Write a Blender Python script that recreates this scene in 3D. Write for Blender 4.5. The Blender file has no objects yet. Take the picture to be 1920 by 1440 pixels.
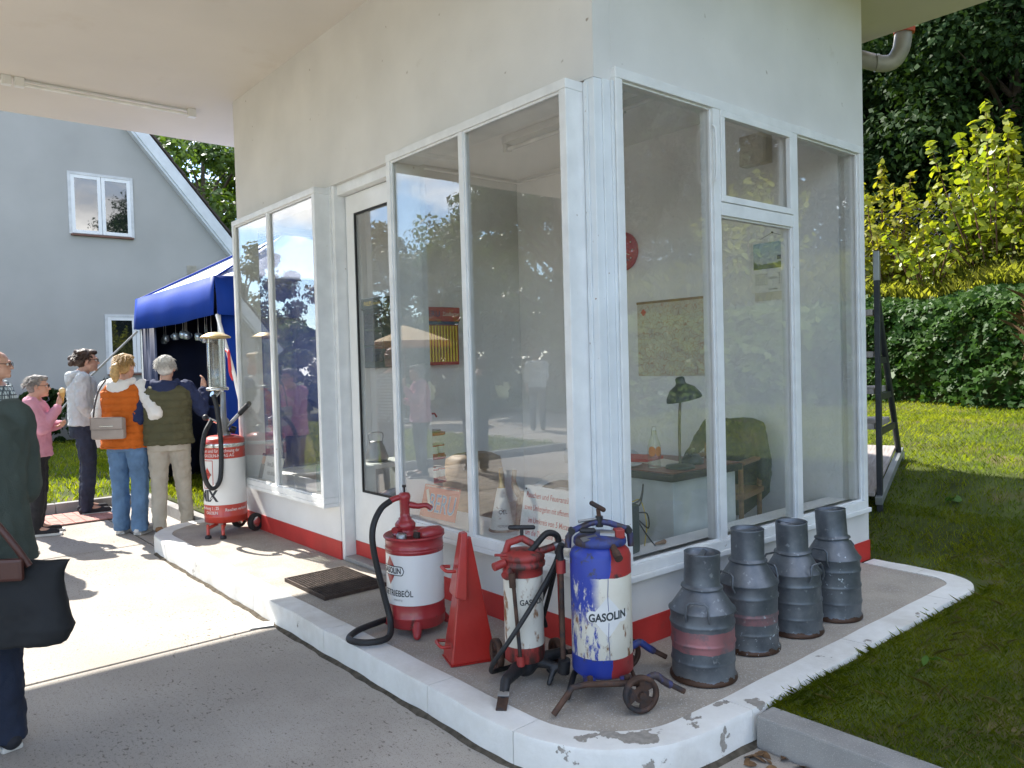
import bpy, bmesh, math, random
import numpy as np
from mathutils import Vector, Matrix
random.seed(7); RNG = np.random.default_rng(11)
sc = bpy.context.scene
COL = sc.collection
R = math.radians

# ------------------------------------------------------------------ camera
cd = bpy.data.cameras.new('camera'); cam = bpy.data.objects.new('camera', cd); COL.objects.link(cam)
cd.sensor_width = 36; cd.lens = 27.3; cd.clip_end = 800; cd.clip_start = 0.02
def aim(yaw, pitch, roll):
    f = Vector((math.sin(yaw)*math.cos(pitch), math.cos(yaw)*math.cos(pitch), math.sin(pitch)))
    r = Vector((math.cos(yaw), -math.sin(yaw), 0)); d = f.cross(r)
    c, s = math.cos(roll), math.sin(roll)
    r2 = c*r + s*d; d2 = -s*r + c*d
    return Matrix((r2, -d2, -f)).transposed()
cam.matrix_world = Matrix.Translation((-2.628, -2.514, 1.40)) @ aim(0.69365, -0.02682, 0.02706).to_4x4()
sc.camera = cam

# ------------------------------------------------------------------ sky, sun, exposure
SUN = Vector((-0.15, 1.0, 1.0)).normalized()
SUN_EL = math.asin(SUN.z); SUN_AZ = math.atan2(SUN.x, SUN.y)
w = bpy.data.worlds.new('World'); sc.world = w; w.use_nodes = True
nt = w.node_tree; nt.nodes.clear()
out = nt.nodes.new('ShaderNodeOutputWorld'); bg = nt.nodes.new('ShaderNodeBackground')
sky = nt.nodes.new('ShaderNodeTexSky'); sky.sky_type = 'NISHITA'; sky.sun_disc = False
sky.sun_elevation = SUN_EL; sky.sun_rotation = SUN_AZ % (2*math.pi)
sky.air_density = 1.0; sky.dust_density = 0.05; sky.ozone_density = 2.2; sky.altitude = 900
tc = nt.nodes.new('ShaderNodeTexCoord'); mp = nt.nodes.new('ShaderNodeMapping')
mp.inputs['Scale'].default_value = (1, 1, 2.0); mp.inputs['Location'].default_value = (3.1, 1.7, 0.4)
nz = nt.nodes.new('ShaderNodeTexNoise'); nz.inputs['Scale'].default_value = 2.6; nz.inputs['Detail'].default_value = 9; nz.inputs['Roughness'].default_value = 0.56
cr = nt.nodes.new('ShaderNodeValToRGB'); cr.color_ramp.elements[0].position = 0.515; cr.color_ramp.elements[1].position = 0.60
cr.color_ramp.elements[0].color = (0, 0, 0, 1); cr.color_ramp.elements[1].color = (1, 1, 1, 1)
nz2 = nt.nodes.new('ShaderNodeTexNoise'); nz2.inputs['Scale'].default_value = 6; nz2.inputs['Detail'].default_value = 6
cr2 = nt.nodes.new('ShaderNodeValToRGB'); cr2.color_ramp.elements[0].color = (6.0, 6.2, 6.6, 1); cr2.color_ramp.elements[1].color = (14.0, 13.8, 13.4, 1)
cr2.color_ramp.elements[0].position = 0.35; cr2.color_ramp.elements[1].position = 0.62
mx = nt.nodes.new('ShaderNodeMixRGB')
L = nt.links.new
L(tc.outputs['Generated'], mp.inputs['Vector']); L(mp.outputs[0], nz.inputs['Vector']); L(mp.outputs[0], nz2.inputs['Vector'])
L(nz.outputs['Fac'], cr.inputs[0]); L(nz2.outputs['Fac'], cr2.inputs[0])
L(cr.outputs[0], mx.inputs[0]); L(sky.outputs[0], mx.inputs[1]); L(cr2.outputs[0], mx.inputs[2])
L(mx.outputs[0], bg.inputs[0]); bg.inputs[1].default_value = 0.15
L(bg.outputs[0], out.inputs[0])
sd = bpy.data.lights.new('sun', 'SUN'); sun = bpy.data.objects.new('sun', sd); COL.objects.link(sun)
sd.energy = 4.0; sd.angle = R(0.53); sd.color = (1.0, 0.955, 0.88)
sun.rotation_euler = (-SUN).to_track_quat('-Z', 'Y').to_euler(); sun.location = (-3, 18, 18)
vs = sc.view_settings; vs.view_transform = 'Standard'; vs.look = 'None'; vs.gamma = 1; vs.exposure = 1.58; vs.use_curve_mapping = False
cy = sc.cycles
cy.caustics_reflective = False; cy.caustics_refractive = False; cy.max_bounces = 9; cy.diffuse_bounces = 5; cy.glossy_bounces = 5
cy.transmission_bounces = 8; cy.transparent_max_bounces = 24; cy.sample_clamp_indirect = 8
cy.use_denoising = True

# ------------------------------------------------------------------ helpers: materials
MATS = {}
def nodes_of(m):
    m.use_nodes = True; t = m.node_tree
    return t, t.nodes['Principled BSDF']
def mat(name, col, rough=0.6, metal=0.0, var=0.12, scale=6.0, bump=0.0, bscale=60.0, spec=0.5, col2=None, thr=(0.5, 0.6), wscale=9.0,
        sss=0.0, coat=0.0, stretch=(1, 1, 1), rough2=None, speck=None, thin=0.0):
    """procedural Principled: base colour with noise variation, optional worn-through colour (col2), specks and relief"""
    if name in MATS: return MATS[name]
    m = bpy.data.materials.new(name); t, b = nodes_of(m); n, l = t.nodes.new, t.links.new
    co = n('ShaderNodeTexCoord'); mpn = n('ShaderNodeMapping'); mpn.inputs['Scale'].default_value = stretch
    l(co.outputs['Object'], mpn.inputs[0]); V = mpn.outputs[0]
    nn = n('ShaderNodeTexNoise'); nn.inputs['Scale'].default_value = scale; nn.inputs['Detail'].default_value = 6; l(V, nn.inputs['Vector'])
    rp = n('ShaderNodeValToRGB')
    lo = [max(0, c*(1-var*1.4)) for c in col]; hi = [min(1, c*(1+var)) for c in col]
    rp.color_ramp.elements[0].position = 0.3; rp.color_ramp.elements[1].position = 0.7
    rp.color_ramp.elements[0].color = (*lo, 1); rp.color_ramp.elements[1].color = (*hi, 1)
    l(nn.outputs['Fac'], rp.inputs[0]); C = rp.outputs[0]
    if speck:
        sp = n('ShaderNodeTexNoise'); sp.inputs['Scale'].default_value = speck[0]; sp.inputs['Detail'].default_value = 2; l(V, sp.inputs['Vector'])
        sr = n('ShaderNodeValToRGB'); sr.color_ramp.elements[0].position = speck[1]; sr.color_ramp.elements[1].position = speck[1]+0.06
        l(sp.outputs['Fac'], sr.inputs[0]); mm = n('ShaderNodeMixRGB'); l(sr.outputs[0], mm.inputs[0]); l(C, mm.inputs[1]); mm.inputs[2].default_value = (*speck[2], 1); C = mm.outputs[0]
    rv = None
    if col2:
        wn = n('ShaderNodeTexNoise'); wn.inputs['Scale'].default_value = wscale; wn.inputs['Detail'].default_value = 10; wn.inputs['Roughness'].default_value = 0.62; l(V, wn.inputs['Vector'])
        wr = n('ShaderNodeValToRGB'); wr.color_ramp.elements[0].position = thr[0]; wr.color_ramp.elements[1].position = thr[1]
        l(wn.outputs['Fac'], wr.inputs[0]); mm = n('ShaderNodeMixRGB'); l(wr.outputs[0], mm.inputs[0]); l(C, mm.inputs[1]); mm.inputs[2].default_value = (*col2, 1); C = mm.outputs[0]
        if rough2 is not None:
            mr = n('ShaderNodeMapRange'); mr.inputs[3].default_value = rough; mr.inputs[4].default_value = rough2; l(wr.outputs[0], mr.inputs[0]); l(mr.outputs[0], b.inputs['Roughness'])
    l(C, b.inputs['Base Color'])
    if rough2 is None or not col2: b.inputs['Roughness'].default_value = rough
    b.inputs['Metallic'].default_value = metal; b.inputs['Specular IOR Level'].default_value = spec
    if coat: b.inputs['Coat Weight'].default_value = coat; b.inputs['Coat Roughness'].default_value = 0.12
    if sss: b.inputs['Subsurface Weight'].default_value = sss; b.inputs['Subsurface Radius'].default_value = (0.02, 0.008, 0.005)
    if bump:
        bn = n('ShaderNodeTexNoise'); bn.inputs['Scale'].default_value = bscale; bn.inputs['Detail'].default_value = 5; l(V, bn.inputs['Vector'])
        bp = n('ShaderNodeBump'); bp.inputs['Strength'].default_value = min(1, bump); bp.inputs['Distance'].default_value = 0.004*max(1, bump); l(bn.outputs['Fac'], bp.inputs['Height']); l(bp.outputs[0], b.inputs['Normal'])
    MATS[name] = m
    return m
def leafmat(name, c1, c2, trans=0.45, rough=0.45, scale=1.5, spec=0.4):
    if name in MATS: return MATS[name]
    m = bpy.data.materials.new(name); t, b = nodes_of(m); n, l = t.nodes.new, t.links.new
    co = n('ShaderNodeTexCoord'); nn = n('ShaderNodeTexNoise'); nn.inputs['Scale'].default_value = scale; nn.inputs['Detail'].default_value = 9; nn.inputs['Roughness'].default_value = 0.75
    l(co.outputs['Object'], nn.inputs['Vector']); rp = n('ShaderNodeValToRGB'); rp.color_ramp.elements[0].position = 0.36; rp.color_ramp.elements[1].position = 0.64
    rp.color_ramp.elements[0].color = (*c1, 1); rp.color_ramp.elements[1].color = (*c2, 1); l(nn.outputs['Fac'], rp.inputs[0])
    l(rp.outputs[0], b.inputs['Base Color']); b.inputs['Roughness'].default_value = rough; b.inputs['Specular IOR Level'].default_value = spec
    tr = n('ShaderNodeBsdfTranslucent'); ms = n('ShaderNodeMixShader'); ms.inputs[0].default_value = trans
    br = n('ShaderNodeMixRGB'); br.blend_type = 'MULTIPLY'; br.inputs[0].default_value = 1; l(rp.outputs[0], br.inputs[1]); br.inputs[2].default_value = (1.5, 1.5, 0.7, 1)
    l(br.outputs[0], tr.inputs[0]); l(b.outputs[0], ms.inputs[1]); l(tr.outputs[0], ms.inputs[2]); l(ms.outputs[0], t.nodes['Material Output'].inputs[0])
    MATS[name] = m
    return m
def glassmat(name, tint=(1, 1, 1), f0=0.05, rough=0.0, dirt=0.02):
    if name in MATS: return MATS[name]
    m = bpy.data.materials.new(name); m.use_nodes = True; t = m.node_tree; t.nodes.clear(); n, l = t.nodes.new, t.links.new
    o = n('ShaderNodeOutputMaterial'); tr = n('ShaderNodeBsdfTransparent'); tr.inputs[0].default_value = (*tint, 1)
    gl = n('ShaderNodeBsdfGlossy'); gl.inputs['Roughness'].default_value = rough; geo = n('ShaderNodeNewGeometry'); ms = n('ShaderNodeMixShader')
    # Schlick from |cos|: same from both sides
    dot = n('ShaderNodeVectorMath'); dot.operation = 'DOT_PRODUCT'; l(geo.outputs['Normal'], dot.inputs[0]); l(geo.outputs['Incoming'], dot.inputs[1])
    ab = n('ShaderNodeMath'); ab.operation = 'ABSOLUTE'; l(dot.outputs['Value'], ab.inputs[0])
    om = n('ShaderNodeMath'); om.operation = 'SUBTRACT'; om.inputs[0].default_value = 1; l(ab.outputs[0], om.inputs[1])
    pw = n('ShaderNodeMath'); pw.operation = 'POWER'; pw.inputs[1].default_value = 5.0; l(om.outputs[0], pw.inputs[0])
    ma = n('ShaderNodeMath'); ma.operation = 'MULTIPLY_ADD'; ma.inputs[1].default_value = 0.95; ma.inputs[2].default_value = f0; l(pw.outputs[0], ma.inputs[0]); ma.use_clamp = True
    l(ma.outputs[0], ms.inputs[0])
    l(tr.outputs[0], ms.inputs[1]); l(gl.outputs[0], ms.inputs[2])
    df = n('ShaderNodeBsdfDiffuse'); df.inputs[0].default_value = (0.75, 0.73, 0.68, 1); m2 = n('ShaderNodeMixShader')
    co = n('ShaderNodeTexCoord'); nn = n('ShaderNodeTexNoise'); nn.inputs['Scale'].default_value = 3; nn.inputs['Detail'].default_value = 8; l(co.outputs['Object'], nn.inputs['Vector'])
    mr = n('ShaderNodeMapRange'); mr.inputs[1].default_value = 0.35; mr.inputs[2].default_value = 0.75; mr.inputs[3].default_value = dirt*0.3; mr.inputs[4].default_value = dirt*2; l(nn.outputs['Fac'], mr.inputs[0])
    l(mr.outputs[0], m2.inputs[0]); l(ms.outputs[0], m2.inputs[1]); l(df.outputs[0], m2.inputs[2]); l(m2.outputs[0], o.inputs[0])
    MATS[name] = m
    return m

# ------------------------------------------------------------------ helpers: meshes
class MB:
    """collects shapes; build() links them as ONE mesh object"""
    def __init__(s): s.v = []; s.f = []; s.sm = []
    def add(s, vs, fs, smooth=False, M=None):
        k = len(s.v)
        if M is not None: vs = [M @ Vector(q) for q in vs]
        s.v += [tuple(q) for q in vs]; s.f += [tuple(i+k for i in f) for f in fs]; s.sm += [smooth]*len(fs); return s
    def box(s, lo, hi, M=None, bev=0.0):
        (x0, y0, z0), (x1, y1, z1) = lo, hi
        if bev <= 0:
            return s.add([(x0,y0,z0),(x1,y0,z0),(x1,y1,z0),(x0,y1,z0),(x0,y0,z1),(x1,y0,z1),(x1,y1,z1),(x0,y1,z1)],
                         [(0,3,2,1),(4,5,6,7),(0,1,5,4),(1,2,6,5),(2,3,7,6),(3,0,4,7)], False, M)
        bm = bmesh.new(); bmesh.ops.create_cube(bm, size=1)
        for q in bm.verts: q.co = Vector(((x0+x1)/2+q.co.x*(x1-x0), (y0+y1)/2+q.co.y*(y1-y0), (z0+z1)/2+q.co.z*(z1-z0)))
        bmesh.ops.bevel(bm, geom=bm.edges[:], offset=bev, segments=2, affect='EDGES', profile=0.6)
        bm.verts.index_update(); s.add([q.co.copy() for q in bm.verts], [tuple(q.index for q in f.verts) for f in bm.faces], False, M); bm.free(); return s
    def cbox(s, c, size, rot=(0, 0, 0), bev=0.0):
        from mathutils import Euler
        M = Matrix.Translation(c) @ Euler(rot).to_matrix().to_4x4(); h = [q/2 for q in size]
        return s.box([-h[0], -h[1], -h[2]], h, M, bev)
    def cyl(s, p0, p1, r0, r1=None, n=16, cap=True, smooth=True):
        r1 = r0 if r1 is None else r1; p0, p1 = Vector(p0), Vector(p1); d = (p1-p0).normalized()
        a = d.orthogonal().normalized(); b = d.cross(a); vs = []; k = 2*math.pi/n
        for p, r in ((p0, r0), (p1, r1)): vs += [p + (a*math.cos(i*k)+b*math.sin(i*k))*r for i in range(n)]
        s.add(vs, [(i, (i+1) % n, n+(i+1) % n, n+i) for i in range(n)], smooth)
        if cap: s.add(vs, [tuple(range(n))[::-1], tuple(range(n, 2*n))], False)
        return s
    def tube(s, pts, r, n=8, cap=True, closed=False):
        P = [Vector(q) for q in pts]; rr = r if isinstance(r, (list, tuple)) else [r]*len(P); vs = []; a = None; m = len(P)
        for i, q in enumerate(P):
            if closed: d = (P[(i+1) % m]-P[i-1]).normalized()
            else: d = ((P[min(i+1, m-1)]-P[max(i-1, 0)])).normalized()
            a = d.orthogonal().normalized() if a is None else (a - d*a.dot(d)).normalized()
            b = d.cross(a); vs += [q + (a*math.cos(k*2*math.pi/n)+b*math.sin(k*2*math.pi/n))*rr[i] for k in range(n)]
        fs = [(i*n+k, i*n+(k+1) % n, ((i+1) % m)*n+(k+1) % n, ((i+1) % m)*n+k) for i in range(m if closed else m-1) for k in range(n)]
        s.add(vs, fs, True)
        if cap and not closed: s.add(vs, [tuple(range(n))[::-1], tuple(range((m-1)*n, m*n))], False)
        return s
    def lathe(s, prof, n=32, c=(0, 0, 0), M=None, sx=1.0, sy=1.0, smooth=True, a0=0, a1=2*math.pi, cap=True):
        vs = []; fs = []; m = len(prof); full = abs(a1-a0-2*math.pi) < 1e-6; nn = n if full else n+1
        for r, z in prof: vs += [Vector((c[0]+math.cos(a0+(a1-a0)*i/n)*r*sx, c[1]+math.sin(a0+(a1-a0)*i/n)*r*sy, c[2]+z)) for i in range(nn)]
        for j in range(m-1):
            for i in range(n): fs.append((j*nn+i, j*nn+(i+1) % nn, (j+1)*nn+(i+1) % nn, (j+1)*nn+i))
        s.add(vs, fs, smooth, M)
        if full and cap:
            if prof[0][0] > 1e-4: s.add(vs, [tuple(range(n))[::-1]], False, M)
            if prof[-1][0] > 1e-4: s.add(vs, [tuple(range((m-1)*n, m*n))], False, M)
        return s
    def ball(s, c, r, n=14, M=None):
        r = r if isinstance(r, (tuple, list)) else (r, r, r); vs = []; fs = []; m = max(6, n//2+1)
        for j in range(m+1):
            t = math.pi*j/m
            vs += [Vector((c[0]+r[0]*math.sin(t)*math.cos(2*math.pi*i/n), c[1]+r[1]*math.sin(t)*math.sin(2*math.pi*i/n), c[2]-r[2]*math.cos(t))) for i in range(n)]
        for j in range(m):
            for i in range(n): fs.append((j*n+i, j*n+(i+1) % n, (j+1)*n+(i+1) % n, (j+1)*n+i))
        return s.add(vs, fs, True, M)
    def caps(s, p0, r0, p1, r1, n=12):
        """tapered limb with round ends"""
        p0, p1 = Vector(p0), Vector(p1); d = (p1-p0); Ln = d.length; d = d.normalized() if Ln > 1e-6 else Vector((0, 0, 1))
        M = Matrix.Translation(p0) @ d.to_track_quat('Z', 'Y').to_matrix().to_4x4()
        pr = [(r0*math.sin(t), -r0*math.cos(t)) for t in (0.02, 0.5, 1.0, 1.35)] + [(r0+(r1-r0)*k, Ln*k) for k in (0.0, 0.33, 0.66, 1.0)] + [(r1*math.cos(t), Ln+r1*math.sin(t)) for t in (0.35, 0.7, 1.1, 1.55)]
        return s.lathe(pr, n, M=M)
    def loft(s, rings, n=20, p=2.3):
        """closed body of stacked elliptical rings (cx, cy, cz, rx, ry)"""
        vs = []; m = len(rings)
        for (cx, cy_, cz, rx, ry) in rings:
            for i in range(n):
                t = 2*math.pi*i/n; c_, s_ = math.cos(t), math.sin(t)
                vs.append((cx+rx*math.copysign(abs(c_)**(2/p), c_), cy_+ry*math.copysign(abs(s_)**(2/p), s_), cz))
        fs = [(j*n+i, j*n+(i+1) % n, (j+1)*n+(i+1) % n, (j+1)*n+i) for j in range(m-1) for i in range(n)]
        fs += [tuple(range(n))[::-1], tuple(range((m-1)*n, m*n))]
        return s.add(vs, fs, True)
    def prism(s, poly, z0, z1, M=None):
        n = len(poly); vs = [(x, y, z0) for x, y in poly]+[(x, y, z1) for x, y in poly]
        return s.add(vs, [tuple(range(n))[::-1], tuple(range(n, 2*n))]+[(i, (i+1) % n, n+(i+1) % n, n+i) for i in range(n)], False, M)
    def quad(s, a, b, c, d): return s.add([a, b, c, d], [(0, 1, 2, 3)])
    def mesh(s, name):
        me = bpy.data.meshes.new(name); me.from_pydata(s.v, [], s.f); me.polygons.foreach_set('use_smooth', s.sm); me.update(); return me
    def build(s, name, m, parent=None, **kw): return link(name, s.mesh(name), m, parent, **kw)
def link(name, me, m, parent=None, loc=None):
    o = bpy.data.objects.new(name, me); COL.objects.link(o)
    for q in (m if isinstance(m, (list, tuple)) else [m]): me.materials.append(q)
    if parent is not None: o.parent = parent
    if loc: o.location = loc
    return o
def thing(name, label, cat, loc=(0, 0, 0), rz=0.0, group=None):
    o = bpy.data.objects.new(name, None); COL.objects.link(o); o.empty_display_size = 0.1
    o.location = loc; o.rotation_euler = (0, 0, rz); o['label'] = label; o['category'] = cat
    if group: o['group'] = group
    return o
def tag(o, label, cat, group=None):
    o['label'] = label; o['category'] = cat
    if group: o['group'] = group
    return o
def struct(o): o['kind'] = 'structure'; return o
def stuff(o): o['kind'] = 'stuff'; return o
def dup(o, parent=None, loc=None, rz=None, label=None, scale=None):
    c = o.copy(); COL.objects.link(c)
    if parent is not None: c.parent = parent
    if loc is not None: c.location = loc
    if rz is not None: c.rotation_euler = (0, 0, rz)
    if label: c['label'] = label
    if scale: c.scale = scale if isinstance(scale, (tuple, list)) else (scale,)*3
    for ch in o.children: dup(ch, c)
    return c
def npmesh(name, verts, nper, m, parent=None, smooth=False):
    """verts: (N, nper, 3) polygons"""
    N = verts.shape[0]; me = bpy.data.meshes.new(name)
    me.vertices.add(N*nper); me.vertices.foreach_set('co', np.ascontiguousarray(verts, dtype=np.float32).ravel())
    me.loops.add(N*nper); me.loops.foreach_set('vertex_index', np.arange(N*nper, dtype=np.int32))
    me.polygons.add(N); me.polygons.foreach_set('loop_start', np.arange(0, N*nper, nper, dtype=np.int32))
    me.update(calc_edges=True); me.validate()
    return link(name, me, m, parent)
def leaves(P, size, nrm=None, spread=1.0, asp=0.6, shape=0, up=0.0):
    """leaf polygons at points P (N,3); nrm: preferred facing; shape 0 = diamond, 1 = five-point ivy"""
    N = len(P); r = RNG.normal(size=(N, 3))
    nn = r if nrm is None else np.asarray(nrm)*1.0/spread + r*0.6
    nn /= np.linalg.norm(nn, axis=1, keepdims=True)
    t = RNG.normal(size=(N, 3)); t[:, 2] += up; t -= nn*(t*nn).sum(1, keepdims=True); t /= np.linalg.norm(t, axis=1, keepdims=True)
    b = np.cross(nn, t); s = (np.asarray(size)*RNG.uniform(0.6, 1.3, N))[:, None]
    if shape == 0: tpl = [(0, -0.5, 0), (asp*0.5, -0.05, 0.08), (0, 0.55, -0.04), (-asp*0.5, -0.05, 0.08)]
    elif shape == 1: tpl = [(0, -0.35, 0), (0.32, -0.45, 0), (0.55, 0.0, -.06), (0.22, 0.12, .04), (0, 0.65, -.05), (-0.22, 0.12, .04), (-0.55, 0.0, -.06), (-0.32, -0.45, 0)]
    else: tpl = [(0, -0.55, 0), (0.2, -0.4, .03), (0.33, -0.05, .06), (0.2, 0.3, .02), (0, 0.58, -.08), (-0.2, 0.3, .02), (-0.33, -0.05, .06), (-0.2, -0.4, .03)]
    return np.stack([P + (t*y + b*x + nn*z)*s for x, y, z in tpl], 1), len(tpl)
_TXT = {}
def text(body, size=1.0, bold=0.0, res=3):
    """outline of a word from the built-in font as (verts, faces), centred on x"""
    k = (body, bold)
    if k not in _TXT:
        c = bpy.data.curves.new('t', 'FONT'); c.body = body; c.size = 1; c.align_x = 'CENTER'; c.align_y = 'CENTER'; c.resolution_u = res; c.offset = bold
        o = bpy.data.objects.new('t', c); COL.objects.link(o); dg = bpy.context.evaluated_depsgraph_get()
        me = bpy.data.meshes.new_from_object(o.evaluated_get(dg))
        _TXT[k] = ([tuple(v.co) for v in me.vertices], [tuple(f.vertices) for f in me.polygons])
        bpy.data.objects.remove(o); bpy.data.curves.remove(c); bpy.data.meshes.remove(me)
    v, f = _TXT[k]
    return [(x*size, y*size, 0) for x, y, z in v], f
def lettering(mb, body, size, M, sx=1.0, bold=0.0):
    v, f = text(body, size, bold); mb.add([(x*sx, y, 0) for x, y, z in v], f, False, M); return mb
def wraptext(mb, body, size, r, z, ang, sx=1.0, bold=0.0, lift=0.0015, tilt=0):
    """letters laid round an upright cylinder of radius r, reading from outside, centred at angle ang"""
    v, f = text(body, size, bold)
    vs = []
    for x, y, _ in v:
        x *= sx; a = ang + x/r; vs.append(((r+lift)*math.cos(a), (r+lift)*math.sin(a), z+y+tilt*x))
    mb.add(vs, f, False); return mb
def wrappatch(mb, poly, r, z, ang, lift=0.0008, n=6):
    """a flat outline laid round a cylinder (fan, cut in thin columns)"""
    xs = [q[0] for q in poly]; x0, x1 = min(xs), max(xs)
    def span(x):
        ys = []
        for i in range(len(poly)):
            (ax, ay), (bx, by) = poly[i], poly[(i+1) % len(poly)]
            if (ax-x)*(bx-x) <= 0 and abs(ax-bx) > 1e-9: ys.append(ay+(by-ay)*(x-ax)/(bx-ax))
        return (min(ys), max(ys)) if ys else (0, 0)
    N = max(8, int((x1-x0)/0.008)); pts = []
    for i in range(N+1):
        x = x0+(x1-x0)*min(max(i/N, 1e-4), 1-1e-4); lo, hi = span(x); a = ang+x/r
        pts += [((r+lift)*math.cos(a), (r+lift)*math.sin(a), z+lo), ((r+lift)*math.cos(a), (r+lift)*math.sin(a), z+hi)]
    mb.add(pts, [(2*i, 2*i+2, 2*i+3, 2*i+1) for i in range(N)], True); return mb
def bez(pts, n=8):
    """smooth curve through points (Catmull-Rom)"""
    P = [Vector(q) for q in pts]; P = [P[0]*2-P[1]]+P+[P[-1]*2-P[-2]]; o = []
    for i in range(1, len(P)-2):
        for k in range(n):
            t = k/n; a, b, c, d = P[i-1], P[i], P[i+1], P[i+2]
            o.append(0.5*((2*b)+(c-a)*t+(2*a-5*b+4*c-d)*t*t+(3*b-a-3*c+d)*t**3))
    return o+[P[-2]]
def remesh(mb, name, voxel, m, parent=None, disp=0.0, dscale=0.12, smooth=4):
    """one continuous skin round overlapping volumes"""
    o = mb.build(name, m); rm = o.modifiers.new('r', 'REMESH'); rm.mode = 'VOXEL'; rm.voxel_size = voxel; rm.use_smooth_shade = True
    if smooth:
        s_ = o.modifiers.new('s', 'SMOOTH'); s_.iterations = smooth; s_.factor = 0.5
    if disp:
        tx = bpy.data.textures.new('folds', 'CLOUDS'); tx.noise_scale = dscale; tx.noise_depth = 2
        d_ = o.modifiers.new('d', 'DISPLACE'); d_.texture = tx; d_.strength = disp; d_.mid_level = 0.5
    dg = bpy.context.evaluated_depsgraph_get(); me = bpy.data.meshes.new_from_object(o.evaluated_get(dg)); me.name = name
    old = o.data; o.modifiers.clear(); o.data = me; bpy.data.meshes.remove(old)
    me.polygons.foreach_set('use_smooth', [True]*len(me.polygons))
    if parent is not None: o.parent = parent
    return o
# ------------------------------------------------------------------ materials of the place
plaster = mat('white_plaster', (0.69, 0.675, 0.645), 0.85, var=0.05, scale=2.2, bump=0.25, bscale=90, spec=0.25, col2=(0.52, 0.49, 0.44), thr=(0.66, 0.80), wscale=2.6, speck=(17, 0.735, (0.33, 0.29, 0.24)))
rough_plaster = mat('rough_plaster', (0.74, 0.735, 0.72), 0.9, var=0.04, scale=3, bump=0.7, bscale=120, spec=0.2)
soffit_m = mat('soffit_paint', (0.72, 0.682, 0.62), 0.85, var=0.045, scale=0.9, bump=0.15, bscale=60, spec=0.25, col2=(0.62, 0.56, 0.48), thr=(0.60, 0.80), wscale=1.3)
frame_w = mat('window_frame_paint', (0.76, 0.765, 0.75), 0.45, var=0.06, scale=9, spec=0.45, col2=(0.42, 0.36, 0.30), thr=(0.70, 0.73), wscale=22, bump=0.15, bscale=140)
wood_blue = mat('old_paint_on_post', (0.72, 0.75, 0.76), 0.55, var=0.06, scale=5, col2=(0.26, 0.16, 0.09), thr=(0.685, 0.70), wscale=30, bump=0.3, bscale=80)
red_band = mat('red_plinth_paint', (0.50, 0.035, 0.03), 0.5, var=0.10, scale=5, bump=0.25, bscale=70, col2=(0.36, 0.05, 0.04), thr=(0.62, 0.75), wscale=8)
inner_w = mat('interior_paint', (0.87, 0.865, 0.85), 0.8, var=0.02, scale=2, spec=0.25)
inner_floor = mat('interior_lino', (0.66, 0.62, 0.56), 0.5, var=0.12, scale=4)
glass = glassmat('window_glass', (0.985, 0.99, 0.985), 0.10, dirt=0.034)  # dirt film also paints a pale milky haze that brightens the panes
white_paint = mat('white_enamel', (0.78, 0.78, 0.76), 0.35, var=0.04, spec=0.5, col2=(0.55, 0.50, 0.42), thr=(0.66, 0.74), wscale=10)
grey_conc = mat('grey_concrete', (0.30, 0.29, 0.275), 0.9, var=0.14, scale=5, bump=0.5, bscale=150, spec=0.2, speck=(260, 0.60, (0.42, 0.40, 0.37)))
dirt_m = mat('joint_dirt', (0.10, 0.085, 0.065), 0.95, var=0.3, scale=30, bump=0.8, bscale=200, spec=0.1)

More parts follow.
